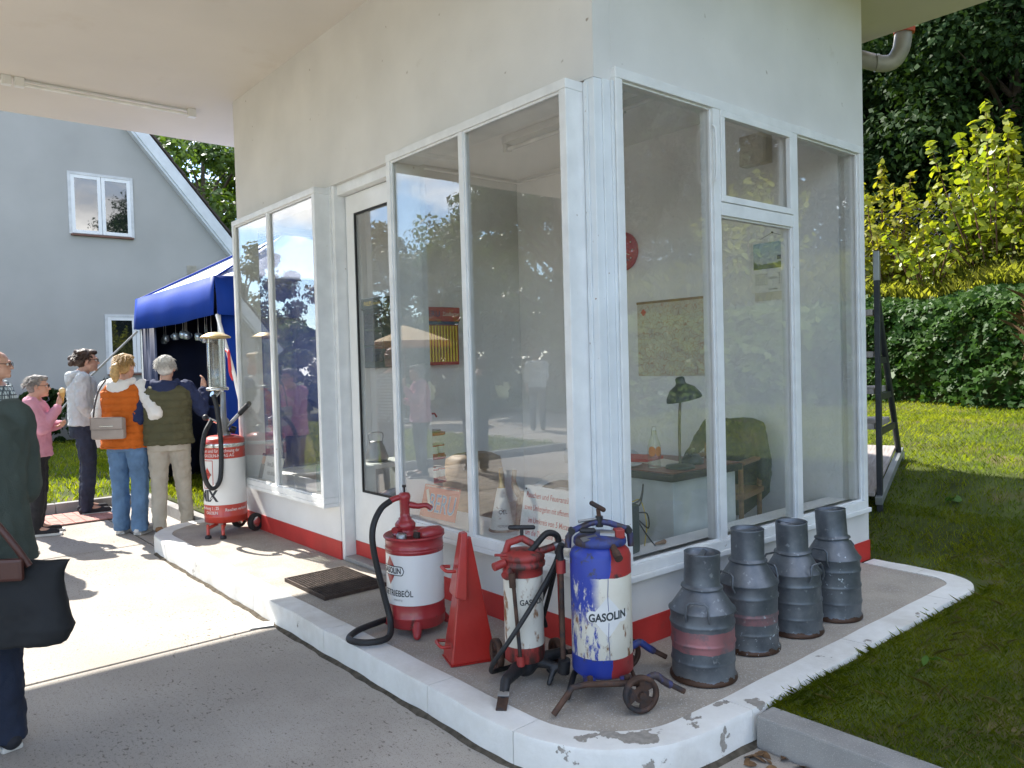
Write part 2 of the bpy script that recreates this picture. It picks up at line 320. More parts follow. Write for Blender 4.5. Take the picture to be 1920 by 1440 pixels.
def slab_material():
    m = bpy.data.materials.new('combed_concrete'); t, b = nodes_of(m); n, l = t.nodes.new, t.links.new
    co = n('ShaderNodeTexCoord')
    n1 = n('ShaderNodeTexNoise'); n1.inputs['Scale'].default_value = 1.1; n1.inputs['Detail'].default_value = 7; l(co.outputs['Object'], n1.inputs['Vector'])
    r1 = n('ShaderNodeValToRGB'); r1.color_ramp.elements[0].position = 0.32; r1.color_ramp.elements[1].position = 0.70
    r1.color_ramp.elements[0].color = (0.335, 0.300, 0.260, 1); r1.color_ramp.elements[1].color = (0.46, 0.42, 0.37, 1); l(n1.outputs['Fac'], r1.inputs[0])
    # dark grit left between the comb ridges
    mp_ = n('ShaderNodeMapping'); mp_.inputs['Scale'].default_value = (1, 0.5, 1); l(co.outputs['Object'], mp_.inputs[0])
    n2 = n('ShaderNodeTexNoise'); n2.inputs['Scale'].default_value = 75; n2.inputs['Detail'].default_value = 3; l(mp_.outputs[0], n2.inputs['Vector'])
    n3 = n('ShaderNodeTexNoise'); n3.inputs['Scale'].default_value = 1.6; n3.inputs['Detail'].default_value = 3; l(co.outputs['Object'], n3.inputs['Vector'])
    ad = n('ShaderNodeMath'); ad.operation = 'MULTIPLY_ADD'; ad.inputs[1].default_value = 0.28; l(n3.outputs['Fac'], ad.inputs[0]); l(n2.outputs['Fac'], ad.inputs[2])
    r2 = n('ShaderNodeValToRGB'); r2.color_ramp.elements[0].position = 0.77; r2.color_ramp.elements[1].position = 0.86; l(ad.outputs[0], r2.inputs[0])
    mm = n('ShaderNodeMixRGB'); l(r2.outputs[0], mm.inputs[0]); l(r1.outputs[0], mm.inputs[1]); mm.inputs[2].default_value = (0.16, 0.135, 0.11, 1)
    # broad stains and fine dark grains
    n5 = n('ShaderNodeTexNoise'); n5.inputs['Scale'].default_value = 0.75; n5.inputs['Detail'].default_value = 9; n5.inputs['Roughness'].default_value = 0.68; l(co.outputs['Object'], n5.inputs['Vector'])
    r5 = n('ShaderNodeValToRGB'); r5.color_ramp.elements[0].position = 0.50; r5.color_ramp.elements[1].position = 0.78; l(n5.outputs['Fac'], r5.inputs[0]); f5 = n('ShaderNodeMath'); f5.operation = 'MULTIPLY'; f5.inputs[1].default_value = 0.55; l(r5.outputs[0], f5.inputs[0])
    m5 = n('ShaderNodeMixRGB'); l(f5.outputs[0], m5.inputs[0]); l(mm.outputs[0], m5.inputs[1]); m5.inputs[2].default_value = (0.23, 0.20, 0.165, 1)
    n6 = n('ShaderNodeTexNoise'); n6.inputs['Scale'].default_value = 190; n6.inputs['Detail'].default_value = 2; l(co.outputs['Object'], n6.inputs['Vector']); r6 = n('ShaderNodeValToRGB'); r6.color_ramp.elements[0].position = 0.60; r6.color_ramp.elements[1].position = 0.68; l(n6.outputs['Fac'], r6.inputs[0])
    m6 = n('ShaderNodeMixRGB'); l(r6.outputs[0], m6.inputs[0]); l(m5.outputs[0], m6.inputs[1]); m6.inputs[2].default_value = (0.20, 0.175, 0.15, 1); mm = m6
    l(mm.outputs[0], b.inputs['Base Color']); b.inputs['Roughness'].default_value = 0.92; b.inputs['Specular IOR Level'].default_value = 0.2
    nw = n('ShaderNodeTexNoise'); nw.inputs['Scale'].default_value = 1.3; nw.inputs['Detail'].default_value = 3; l(co.outputs['Object'], nw.inputs['Vector'])
    wv = n('ShaderNodeTexWave'); wv.wave_type = 'BANDS'; wv.bands_direction = 'X'; wv.inputs['Scale'].default_value = 11; wv.inputs['Distortion'].default_value = 9; wv.inputs['Detail'].default_value = 3; wv.inputs['Detail Scale'].default_value = 0.7
    mp2 = n('ShaderNodeMapping'); mp2.inputs['Scale'].default_value = (1, 0.30, 1); l(co.outputs['Object'], mp2.inputs[0]); l(mp2.outputs[0], wv.inputs['Vector'])
    nf = n('ShaderNodeTexNoise'); nf.inputs['Scale'].default_value = 130; nf.inputs['Detail'].default_value = 5; l(mp_.outputs[0], nf.inputs['Vector'])
    a2 = n('ShaderNodeMath'); a2.operation = 'MULTIPLY_ADD'; a2.inputs[1].default_value = 0.55; l(nf.outputs['Fac'], a2.inputs[0]); wk = n('ShaderNodeMath'); wk.operation = 'MULTIPLY'; l(wv.outputs['Fac'], wk.inputs[0]); l(nw.outputs['Fac'], wk.inputs[1]); l(wk.outputs[0], a2.inputs[2])
    bp = n('ShaderNodeBump'); bp.inputs['Strength'].default_value = 0.27; bp.inputs['Distance'].default_value = 0.003; l(a2.outputs[0], bp.inputs['Height']); l(bp.outputs[0], b.inputs['Normal'])
    return m
slab_m = slab_material()
pave_m = mat('exposed_aggregate', (0.39, 0.35, 0.30), 0.92, var=0.16, scale=3.0, bump=0.9, bscale=170, spec=0.2, speck=(150, 0.585, (0.50, 0.47, 0.43)), col2=(0.22, 0.20, 0.17), thr=(0.60, 0.76), wscale=120)
def kerb_material():
    m = bpy.data.materials.new('painted_kerb'); t, b = nodes_of(m); n, l = t.nodes.new, t.links.new
    co = n('ShaderNodeTexCoord')
    def noise(s, d, r=0.6):
        q = n('ShaderNodeTexNoise'); q.inputs['Scale'].default_value = s; q.inputs['Detail'].default_value = d; q.inputs['Roughness'].default_value = r; l(co.outputs['Object'], q.inputs['Vector']); return q.outputs['Fac']
    def ramp(v, a, b_, c0=(0, 0, 0), c1=(1, 1, 1)):
        q = n('ShaderNodeValToRGB'); q.color_ramp.elements[0].position = a; q.color_ramp.elements[1].position = b_; q.color_ramp.elements[0].color = (*c0, 1); q.color_ramp.elements[1].color = (*c1, 1); l(v, q.inputs[0]); return q.outputs[0]
    paint = ramp(noise(7, 5), 0.3, 0.7, (0.70, 0.69, 0.65), (0.80, 0.795, 0.77))
    conc = ramp(noise(40, 4), 0.3, 0.7, (0.24, 0.22, 0.195), (0.38, 0.35, 0.31))
    sx = n('ShaderNodeSeparateXYZ'); l(co.outputs['Object'], sx.inputs[0])
    # wear gathers round the exposed corner of the island: distance from that corner
    dv = n('ShaderNodeVectorMath'); dv.operation = 'DISTANCE'; l(co.outputs['Object'], dv.inputs[0]); dv.inputs[1].default_value = (-0.35, -0.72, 0.0)
    mr = n('ShaderNodeMapRange'); mr.inputs[1].default_value = 0.1; mr.inputs[2].default_value = 1.0; mr.inputs[3].default_value = 0.075; mr.inputs[4].default_value = -0.06; l(dv.outputs['Value'], mr.inputs[0])
    ad = n('ShaderNodeMath'); ad.operation = 'ADD'; l(noise(5.2, 9, 0.55), ad.inputs[0]); l(mr.outputs[0], ad.inputs[1])
    peel = ramp(ad.outputs[0], 0.628, 0.634)
    m1 = n('ShaderNodeMixRGB'); l(peel, m1.inputs[0]); l(paint, m1.inputs[1]); l(conc, m1.inputs[2])
    rust = ramp(noise(3.1, 7), 0.705, 0.74); m2 = n('ShaderNodeMixRGB'); l(rust, m2.inputs[0]); l(m1.outputs[0], m2.inputs[1]); m2.inputs[2].default_value = (0.42, 0.24, 0.11, 1)
    grime = ramp(noise(1.7, 8), 0.5, 0.85); m3 = n('ShaderNodeMixRGB'); l(grime, m3.inputs[0]); l(m2.outputs[0], m3.inputs[1]); m3.inputs[2].default_value = (0.42, 0.38, 0.32, 1)
    l(m3.outputs[0], b.inputs['Base Color']); b.inputs['Roughness'].default_value = 0.7; b.inputs['Specular IOR Level'].default_value = 0.3
    sb = n('ShaderNodeMath'); sb.operation = 'SUBTRACT'; l(noise(60, 5), sb.inputs[0]); l(peel, sb.inputs[1])
    bp = n('ShaderNodeBump'); bp.inputs['Strength'].default_value = 0.5; bp.inputs['Distance'].default_value = 0.004; l(sb.outputs[0], bp.inputs['Height']); l(bp.outputs[0], b.inputs['Normal'])
    return m
kerb_m = kerb_material()
soil_m = mat('lawn_soil', (0.065, 0.080, 0.022), 0.95, var=0.35, scale=2.5, bump=0.8, bscale=60, spec=0.1, col2=(0.14, 0.11, 0.055), thr=(0.52, 0.68), wscale=1.8)
grass_m = leafmat('grass_blades', (0.105, 0.175, 0.010), (0.35, 0.375, 0.018), 0.42, 0.5, 1.1)
dry_m = leafmat('dry_grass', (0.30, 0.26, 0.12), (0.46, 0.40, 0.20), 0.3, 0.6, 3)

# ------------------------------------------------------------------ ground and drive
g = MB(); g.quad((-160, -160, -0.20), (160, -160, -0.20), (160, 160, -0.20), (-160, 160, -0.20)); struct(g.build('ground', mat('ground_soil', (0.10, 0.10, 0.05), 0.95, var=0.3, scale=0.3)))
drive = MB(); drive.box((-13.2, -9.2, -0.30), (-0.70, 7.25, -0.139)); drive.box((-13.2, 7.25, -0.30), (-6.9, 16, -0.139)); drive = struct(drive.build('driveway', dirt_m))
ys = [-9.2, -7, -4, -1.0, 1.975, 4.95, 7.24]; xs = [-13.2, -9.9, -6.8, -3.7, -0.72]
for i in range(len(xs)-1):
    for j in range(len(ys)-1):
        MB().box((xs[i]+0.008, ys[j]+0.011, -0.28), (xs[i+1]-0.008, ys[j+1]-0.011, -0.13), bev=0.006).build('concrete_slab', slab_m, drive)
for i in range(2):
    for y in (7.26, 10.2, 13.1): MB().box((xs[i]+0.008, y+0.011, -0.28), (xs[i+1]-0.008, y+2.89, -0.13), bev=0.006).build('concrete_slab', slab_m, drive)
for y0_, y1_ in ((4.2, 4.95), (4.95, 7.24)): MB().box((-0.712, y0_+0.011, -0.28), (-0.10, y1_-0.011, -0.131), bev=0.006).build('concrete_slab', slab_m, drive)
MB().box((-0.712, -9.19, -0.28), (0.0, -0.30, -0.131), bev=0.006).build('concrete_slab', slab_m, drive)
# red clinker strip let into the drive in front of the far kerb
bs = MB(); bs.box((-1.55, 6.45, -0.129), (-0.62, 7.18, -0.124)); bs = struct(bs.build('clinker_strip', dirt_m))
clk = mat('red_clinker', (0.42, 0.20, 0.16), 0.85, var=0.2, scale=9, bump=0.4, bscale=90)
k = 0
for ix in range(9):
    for iy in range(6):
        x = -1.54+ix*0.102; y = 6.46+iy*0.119
        MB().box((x, y, -0.124), (x+0.097, y+0.113, -0.112+0.002*random.random()), bev=0.003).build('brick', clk, bs)
# island pavement with its painted kerb
def arc(cx, cy_, r, a0, a1, n=8): return [(cx+r*math.cos(R(a0+(a1-a0)*i/n)), cy_+r*math.sin(R(a0+(a1-a0)*i/n))) for i in range(n+1)]
outer = [(-0.20, 5.02)]+arc(-0.20, 4.42, 0.60, 100, 172, 8)+[(-0.80, 4.1), (-0.80, 3.1), (-0.80, 2.0), (-0.80, 1.0), (-0.80, 0.2)]+arc(-0.24, -0.20, 0.56, 182, 268, 9)+[(0.02, -0.765), (0.6, -0.762), (1.2, -0.758), (1.8, -0.755), (2.2, -0.75)]+arc(2.28, -0.45, 0.30, -86, -12, 7)+[(2.60, -0.16), (2.605, -0.03)]
def inset(P, d):
    o = []
    for i, q in enumerate(P):
        a = Vector(P[max(i-1, 0)]); b = Vector(P[min(i+1, len(P)-1)]); t = (b-a).normalized(); o.append((q[0]-t.y*d, q[1]+t.x*d))
    return o
inner = inset(outer, 0.145)
pav = MB(); pin = inset(outer, 0.135); near_ = [(min(max(x, 0.1), 2.48), min(max(y, 0.1), 4.5)) for x, y in pin]
pav.v = [(x, y, -0.004) for x, y in pin]+[(x, y, -0.004) for x, y in near_]; n_ = len(pin)
for i in range(n_-1):
    f = [n_+i+1, n_+i, i, i+1] if near_[i] != near_[i+1] else [n_+i, i, i+1]
    pav.f.append(tuple(f)); pav.sm.append(False)
pav = struct(pav.build('island_pavement', pave_m))
# kerb stones, one piece each, joints between them
S = [0.0]
for i in range(1, len(outer)): S.append(S[-1]+(Vector(outer[i])-Vector(outer[i-1])).length)
def along(P, s):
    for i in range(1, len(P)):
        if s <= S[i] or i == len(P)-1:
            t = (s-S[i-1])/(S[i]-S[i-1]); return Vector(P[i-1]).lerp(Vector(P[i]), t)
cuts = [0, 1.05, 1.95, 3.06, 4.05, 5.04, 5.62, 6.7, 7.7, 8.7, 9.5, S[-1]]
for a, b in zip(cuts[:-1], cuts[1:]):
    m_ = MB(); nseg = 14; prof = [(0.0, -0.22), (0.0, -0.018), (0.012, -0.004), (0.03, 0.003), (0.12, 0.004), (1.0, 0.001), (1.0, -0.22)]; vs = []
    for q in range(nseg+1):
        s = a+0.002+(b-a-0.004)*q/nseg; o_ = along(outer, s); i_ = along(inner, s)
        wob = 0.003*math.sin(s*9.0)+0.002*math.sin(s*23)
        for j, (t, z) in enumerate(prof):
            p_ = o_.lerp(i_, t); vs.append((p_.x+(wob if j < 4 else 0), p_.y+(wob if j < 4 else 0), z+0.0015*math.sin(s*13+j)))
    npf = len(prof); fs = [(q*npf+j, q*npf+j+1, (q+1)*npf+j+1, (q+1)*npf+j) for q in range(nseg) for j in range(npf-1)]
    fs += [tuple(range(npf)), tuple(range(nseg*npf, (nseg+1)*npf))[::-1]]
    m_.add(vs, [f[::-1] for f in fs], True); o = m_.build('kerb_stone', kerb_m, pav)
    o.data.set_sharp_from_angle(angle=R(35))
# dirt swept against the foot of the kerb
dl = MB(); N_ = 90; vs = []
for q in range(N_+1):
    s = 0.9+(8.0-0.9)*q/N_; o_ = along(outer, s); d_ = (o_-along(inner, s)).normalized(); wd_ = 0.012+0.012*abs(math.sin(s*7.3))+0.010*abs(math.sin(s*17.1+1))
    vs += [(o_.x-d_.x*0.01, o_.y-d_.y*0.01, -0.118), (o_.x+d_.x*wd_*0.5, o_.y+d_.y*wd_*0.5, -0.1235), (o_.x+d_.x*wd_, o_.y+d_.y*wd_, -0.1305)]
dl.add(vs, [(3*q+j, 3*q+j+1, 3*q+4+j, 3*q+3+j) for q in range(N_) for j in range(2)], True); tag(stuff(dl.build('dirt', dirt_m)), 'line of swept dirt and grit along the foot of the kerb', 'dirt')
# grey kerbs of the lawns
gk = []
def kerbrun(P, wd, top, name='kerb_stone', parent=None, depth=-0.25):
    for a, b in zip(P[:-1], P[1:]):
        a, b = Vector(a), Vector(b); d = b-a; n_ = max(1, round(d.length/1.0)); t = d.normalized(); ang = math.atan2(t.y, t.x)
        for i in range(n_):
            p0 = a+d*(i/n_); M = Matrix.Translation((p0.x, p0.y, 0)) @ Matrix.Rotation(ang, 4, 'Z')
            MB().box((0.003, 0, depth), (d.length/n_-0.003, wd, top), M, bev=0.008).build(name, grey_conc, parent)
kr = MB(); kr.box((0.03, -9.0, -0.24), (0.10, -0.80, -0.16)); kr = struct(kr.build('lawn_kerb', grey_conc))
kerbrun([(0.125, -0.785), (0.125, -8.8)][::-1], 0.12, -0.006, parent=kr)
kl = MB(); kl.box((-0.17, 5.3, -0.26), (-0.13, 7.2, -0.15)); kl = struct(kl.build('lawn_edging', grey_conc))
kerbrun([(-0.10, 5.05), (-0.10, 7.30)], 0.10, -0.015, parent=kl); kerbrun([(-0.1, 7.28), (-6.9, 7.28)][::-1], 0.10, -0.015, parent=kl)

# ------------------------------------------------------------------ lawns
def h(x, y):
    t = np.asarray(x, dtype=float)
    b = np.interp(t, [2.6, 2.9, 3.3, 4.05, 5.0, 8.0, 12], [-0.02, 0.03, 0.20, 0.43, 0.54, 0.72, 0.8])
    f = np.clip((np.asarray(y, dtype=float)+9.0)/5.0, 0.15, 1.0)
    return b*f + 0.02*np.sin(t*2.1+np.asarray(y)*1.3)*np.clip(t-2.7, 0, 1)
def heightlawn(name, x0, x1, y0, y1, step, fn, skip=None):
    nx = int((x1-x0)/step); ny = int((y1-y0)/step); X = np.linspace(x0, x1, nx+1); Y = np.linspace(y0, y1, ny+1); m_ = MB(); idx = {}
    for i in range(nx+1):
        for j in range(ny+1): m_.v.append((X[i], Y[j], float(fn(X[i], Y[j]))))
    for i in range(nx):
        for j in range(ny):
            if skip and skip((X[i]+X[i+1])/2, (Y[j]+Y[j+1])/2): continue
            a = i*(ny+1)+j; m_.f.append((a, a+ny+1, a+ny+2, a+1)); m_.sm.append(True)
    return struct(m_.build(name, soil_m))
heightlawn('lawn', 0.12, 10.2, -14, 12, 0.15, h, lambda x, y: x < 2.35 and y > -0.62)
heightlawn('lawn', -0.06, 14, 5.06, 12.35, 0.5, lambda x, y: -0.03)
heightlawn('lawn', -6.9, -0.06, 7.33, 12.35, 0.5, lambda x, y: -0.03)
heightlawn('lawn', -6.9, 14, 12.35, 60, 2.0, lambda x, y: -0.03)
heightlawn('lawn', -60, -13.2, -20, 60, 2.0, lambda x, y: -0.05)
def blades(name, P, hgt, wid, m, lean=0.5, parent=None, label=None):
    N = len(P); a = RNG.uniform(0, 2*np.pi, N); d = np.stack([np.cos(a), np.sin(a), np.zeros(N)], 1); hh = (hgt*RNG.uniform(0.5, 1.4, N))[:, None]
    s_ = np.stack([-d[:, 1], d[:, 0], np.zeros(N)], 1); ln = (lean*RNG.uniform(0.1, 1.2, N))[:, None]; up = np.array([[0, 0, 1.0]])
    b0 = P - s_*wid; b1 = P + s_*wid; m0 = P+up*hh*0.55+d*hh*ln*0.3
    q = np.stack([b0, b1, m0+s_*wid*0.7, P+up*hh*0.95+d*hh*ln, m0-s_*wid*0.7], 1)
    o = npmesh(name, q, 5, m, parent); return stuff(o)
def scatter(n, x0, x1, y0, y1, fn=h, keep=None):
    x = RNG.uniform(x0, x1, n); y = RNG.uniform(y0, y1, n)
    if keep is not None: k_ = keep(x, y); x, y = x[k_], y[k_]
    return np.stack([x, y, fn(x, y)-0.004], 1)
offisland = lambda x, y: ~((y > -0.77) & (x < 2.61)) & ~((x < 3.25) & (y > -0.4) & (y < 0.6) & (RNG.random(len(x)) < 0.85))
tag(blades('grass', scatter(150000, 0.13, 3.4, -2.6, 0.9, keep=offisland), 0.022, 0.0008, grass_m, 0.9), 'short mown grass growing beside the island kerb', 'grass')
tag(blades('grass', scatter(90000, 2.75, 8.2, -3.0, 4.5), 0.034, 0.0018, grass_m, 0.8), 'sloping grass between the kiosk and the ivy bank', 'grass')
tag(blades('grass', scatter(30000, 1.0, 8.0, -11, -3.0), 0.06, 0.005, grass_m, 0.8), 'open lawn grass in front of the kiosk', 'grass')
tag(blades('grass', scatter(1300, 0.13, 3.2, -3.0, 0.6, keep=offisland), 0.045, 0.0006, dry_m, 1.8), 'dry straw-coloured stalks lying in the short grass', 'grass')
tag(blades('grass', np.concatenate([scatter(420, 0.12, 2.5, -0.81, -0.77), scatter(260, 0.12, 0.6, -0.95, -0.78)]), 0.034, 0.0004, grass_m, 1.6), 'long grass tufts hanging over the white kerb', 'grass')
flat = lambda x, y: np.full(len(x), -0.03)
tag(blades('grass', scatter(26000, -0.0, 3.5, 5.1, 12.0, flat), 0.055, 0.004, grass_m, 0.8), 'lawn grass growing under the blue market tent', 'grass')
tag(blades('grass', scatter(26000, -6.9, 3.0, 7.42, 16.5, flat), 0.07, 0.007, grass_m, 0.8), 'lawn grass in front of the grey house', 'grass')
# broad-leaved weeds in the lawn
weed_m = leafmat('weed_leaf', (0.06, 0.13, 0.02), (0.12, 0.22, 0.04), 0.4, 0.4, 4)
for i, (x, y, n_, s_) in enumerate([(1.30, -1.42, 9, 0.085), (2.2, -1.1, 7, 0.06), (1.75, -1.9, 8, 0.08), (2.55, -1.55, 7, 0.07), (1.0, -1.05, 4, 0.05), (3.05, -0.9, 7, 0.06), (3.5, -0.2, 8, 0.07)]):
    P_ = np.array([(x+0.035*math.cos(k*2.4), y+0.035*math.sin(k*2.4), float(h(x, y))+0.03+0.02*random.random()) for k in range(n_)])
    nr = np.array([(0.5*math.cos(k*2.4), 0.5*math.sin(k*2.4), 0.8) for k in range(n_)])
    q, c = leaves(P_, np.full(n_, s_), nr, 0.5, shape=2); o = npmesh('weed', q, c, weed_m); tag(o, 'broad-leaved weed growing in the shaded lawn', 'weed', 'weeds in the lawn')
P_ = np.stack([RNG.uniform(-0.16, -0.0, 46), RNG.uniform(-1.35, -0.80, 46), np.full(46, -0.124)], 1); q, c = leaves(P_, np.full(46, 0.045), np.tile([0, 0, 1.0], (46, 1)), 0.5, shape=2); tag(stuff(npmesh('leaf_litter', q, c, mat('dead_leaf', (0.16, 0.085, 0.035), 0.8, var=0.4, scale=30))), 'brown dead leaves gathered at the foot of the grey kerb', 'leaves')
# ------------------------------------------------------------------ the kiosk
LX, LY, ZS = 2.595, 4.466, 3.81
K = thing('service_kiosk', 'white glazed filling-station kiosk with a red plinth under a wide flat canopy', 'kiosk')
def kb(name, lo, hi, m, parent=None, bev=0.0): return MB().box(lo, hi, bev=bev).build(name, m, parent or K)
# walls: drive side (x = 0), lawn side (y = 0), rear, far end
kb('wall', (0, 0.0, 2.712), (0.12, LY, ZS+0.06), plaster)
kb('wall', (0, 0.0, 0.0), (0.12, 1.70, 0.42), plaster); kb('wall', (0, 2.645, 0.0), (0.12, LY, 0.42), rough_plaster)
kb('wall', (0, 4.33, 0.42), (0.10, LY, 2.712), plaster)
kb('wall', (0, 2.645, 0.42), (0.12, 2.70, 2.712), frame_w)
kb('wall', (0.121, 0.0, 2.775), (LX, 0.12, ZS+0.06), plaster); kb('wall', (0.121, 0.0, 0.0), (LX, 0.12, 0.385), plaster)
kb('wall', (2.505, 0.0, 0.385), (LX, 0.12, 2.775), plaster)
kb('wall', (2.495, 0.121, 0.0), (LX, LY, ZS+0.06), plaster)
kb('wall', (0.121, LY-0.1, 2.712), (2.494, LY, ZS+0.06), plaster); kb('wall', (0.121, LY-0.1, 0.0), (1.20, LY, 0.42), plaster); kb('wall', (1.20, LY-0.1, 0.0), (2.494, LY, 2.711), plaster)
kb('partition', (1.25, 3.48, 0.01), (2.493, LY-0.102, 3.24), rough_plaster)
kb('floor', (0.05, 0.05, -0.003), (2.55, LY-0.05, 0.008), inner_floor); kb('ceiling', (0.122, 0.122, 3.24), (2.494, LY-0.102, 3.30), inner_w)
kb('lining', (0.121, 0.1205, 2.776), (0.131, LY-0.102, 3.239), inner_w); kb('lining', (2.484, 0.125, 0.01), (2.4935, 3.478, 3.239), inner_w)
# red plinth, each face its own piece
kb('plinth', (-0.006, -0.006, -0.003), (0.11, 1.705, 0.131), red_band); kb('plinth', (-0.006, 2.64, -0.003), (0.125, LY+0.004, 0.131), red_band)
kb('plinth', (0.1105, -0.006, -0.003), (LX+0.005, 0.11, 0.131), red_band); kb('plinth', (2.5, 0.1105, -0.003), (LX+0.005, LY, 0.131), red_band)
# canopy roof and its drive-side posts
kb('canopy', (-6.6, -1.25, ZS), (3.42, 5.86, 4.08), soffit_m); kb('roof_edge', (-6.63, -1.28, 4.0), (3.45, 5.89, 4.12), mat('zinc_edge', (0.4, 0.41, 0.42), 0.5, 0.6))
for y in (-0.9, 5.5): MB().cyl((-6.1, y, -0.16), (-6.1, y, ZS), 0.09, n=20).build('canopy_column', white_paint, K)
# bays: box frame, mullion, two panes
def bay(y0, y1, ym):
    W = MB(); xo, xi = -0.12, 0.10; z0, z1 = 0.415, 2.70; t = 0.045
    W.box((xo, y0, z0), (xi, y1, z0+t), bev=0.004).box((xo, y0, z1-t), (xi, y1, z1), bev=0.004)
    W.box((xo+0.001, y0+0.001, z0+t), (xi, y0+t, z1-t), bev=0.004).box((xo+0.001, y1-t, z0+t), (xi, y1-0.001, z1-t), bev=0.004)
    W.box((xo-0.002, y0-0.002, z0-0.03), (-0.001, y1+0.002, z0-0.0005), bev=0.004)
    o = W.build('window', frame_w, K)
    MB().box((xo+0.004, ym-0.02, z0+t), (xo+0.05, ym+0.02, z1-t), bev=0.003).build('mullion', frame_w, o)
    for a, b in ((y0+t, ym-0.02), (ym+0.02, y1-t)):
        MB().box((xo+0.024, a-0.004, z0+t-0.004), (xo+0.029, b+0.004, z1-t+0.004)).build('pane', glass, o)
        p = MB(); e = 0.012
        for lo, hi in (((xo+0.012, a, z0+t), (xo+0.023, b, z0+t+e)), ((xo+0.012, a, z1-t-e), (xo+0.023, b, z1-t)), ((xo+0.012, a, z0+t+e), (xo+0.023, a+e, z1-t-e)), ((xo+0.012, b-e, z0+t+e), (xo+0.023, b, z1-t-e))): p.box(lo, hi)
        p.build('glazing_bead', frame_w, o)
    MB().box((-0.06, y0+t, 0.425), (0.27, y1-t, 0.4595), bev=0.004).build('sill_board', inner_w, o)
    return o
bay(0.065, 1.665, 0.89); bay(2.66, 4.285, 3.52)
# lawn-side window: three lights, the middle one with a transom
W = MB(); z0, z1 = 0.365, 2.775; xa, xb = 0.115, 2.53
W.box((xa, -0.03, z0), (xb, 0.08, z0+0.05), bev=0.004).box((xa, -0.03, z1-0.05), (xb, 0.08, z1), bev=0.004)
W.box((xa+0.001, -0.029, z0+0.05), (xa+0.05, 0.08, z1-0.05), bev=0.004).box((xb-0.05, -0.029, z0+0.05), (xb-0.001, 0.08, z1-0.05), bev=0.004)
W.box((xa-0.03, -0.045, z0-0.03), (xb+0.02, -0.001, z0-0.0005), bev=0.005)
W = W.build('window', frame_w, K)
for x in (0.905, 1.685): MB().box((x-0.03, -0.026, z0+0.05), (x+0.03, 0.06, z1-0.05), bev=0.003).build('mullion', frame_w, W)
MB().box((0.935, -0.026, 2.165), (1.655, 0.06, 2.235), bev=0.003).build('transom', frame_w, W)
sash = MB(); e = 0.035
for lo, hi in (((0.937, -0.034, 2.237), (1.653, -0.005, 2.237+e)), ((0.937, -0.034, 2.724-e), (1.653, -0.005, 2.724)), ((0.937, -0.034, 2.237+e), (0.937+e, -0.005, 2.724-e)), ((1.653-e, -0.034, 2.237+e), (1.653, -0.005, 2.724-e))): sash.box(lo, hi, bev=0.003)
sash.build('vent_sash', frame_w, W)
for a, b, c, d in ((xa+0.05, 0.875, z0+0.05, z1-0.05), (0.935, 1.655, z0+0.05, 2.165), (0.935, 1.655, 2.235, z1-0.05), (1.715, xb-0.05, z0+0.05, z1-0.05)):
    MB().box((a-0.004, 0.004, c-0.004), (b+0.004, 0.009, d+0.004)).build('pane', glass, W)
    p = MB(); e = 0.010
    for lo, hi in (((a, -0.010, c), (b, 0.003, c+e)), ((a, -0.010, d-e), (b, 0.003, d)), ((a, -0.010, c+e), (a+e, 0.003, d-e)), ((b-e, -0.010, c+e), (b, 0.003, d-e))): p.box(lo, hi)
    p.build('glazing_bead', frame_w, W)
MB().box((0.12, 0.02, 0.39), (2.48, 0.225, 0.415), bev=0.004).build('sill_board', inner_w, W)
hd = MB(); hd.tube(bez([(0.862, -0.03, 2.33), (0.862, -0.05, 2.36), (0.862, -0.052, 2.48), (0.862, -0.05, 2.60), (0.862, -0.03, 2.63)], 5), 0.006, 6); hd.build('window_catch', white_paint, W)
# moulded corner post between the two windows
P_ = MB(); P_.box((0.0, 0.0005, 0.42), (0.115, 0.064, 2.711), bev=0.004); P_ = P_.build('corner_post', wood_blue, K)
MB().box((-0.008, 0.036, 0.42), (-0.0005, 0.063, 2.70), bev=0.003).build('moulding', wood_blue, P_)
for x0_, x1_, y_ in ((0.050, 0.113, -0.010), (0.098, 0.1125, -0.022)): MB().box((x0_, y_, 0.39), (x1_, -0.0002 if y_ > -.02 else -0.0105, 2.71), bev=0.003).build('moulding', wood_blue, P_)
# entrance door, set back between the bays
MB().box((0.0, 1.668, 0.0), (0.17, 1.72, 2.711), bev=0.004).build('door_frame', frame_w, K)
MB().box((0.005, 2.60, 0.0), (0.17, 2.644, 2.711), bev=0.004).build('door_frame', frame_w, K)
MB().box((0.03, 1.72, 2.64), (0.17, 2.60, 2.7115), bev=0.004).build('door_frame', frame_w, K)
kb('threshold', (0.0, 1.72, -0.002), (0.18, 2.60, 0.03), grey_conc, bev=0.005)
D = MB(); dx0, dx1 = 0.09, 0.13; a, b = 1.73, 2.59
D.box((dx0, a, 0.135), (dx1, b, 0.50), bev=0.003).box((dx0, a, 2.50), (dx1, b, 2.635), bev=0.003).box((dx0+.0005, a, 0.50), (dx1-.0005, a+0.11, 2.50), bev=0.003).box((dx0+.0005, b-0.11, 0.50), (dx1-.0005, b, 2.50), bev=0.003)
D = D.build('door', white_paint, K)
MB().box((0.107, a+0.105, 0.495), (0.112, b-0.105, 2.505)).build('pane', glass, D)
gk_ = MB(); e = 0.014
for lo, hi in (((0.095, a+0.11, 0.50), (0.106, b-0.11, 0.50+e)), ((0.095, a+0.11, 2.50-e), (0.106, b-0.11, 2.50)), ((0.095, a+0.11, 0.5+e), (0.106, a+0.11+e, 2.5-e)), ((0.095, b-0.11-e, 0.5+e), (0.106, b-0.11, 2.5-e))): gk_.box(lo, hi)
gk_.build('gasket', mat('black_rubber', (0.015, 0.015, 0.015), 0.6), D)
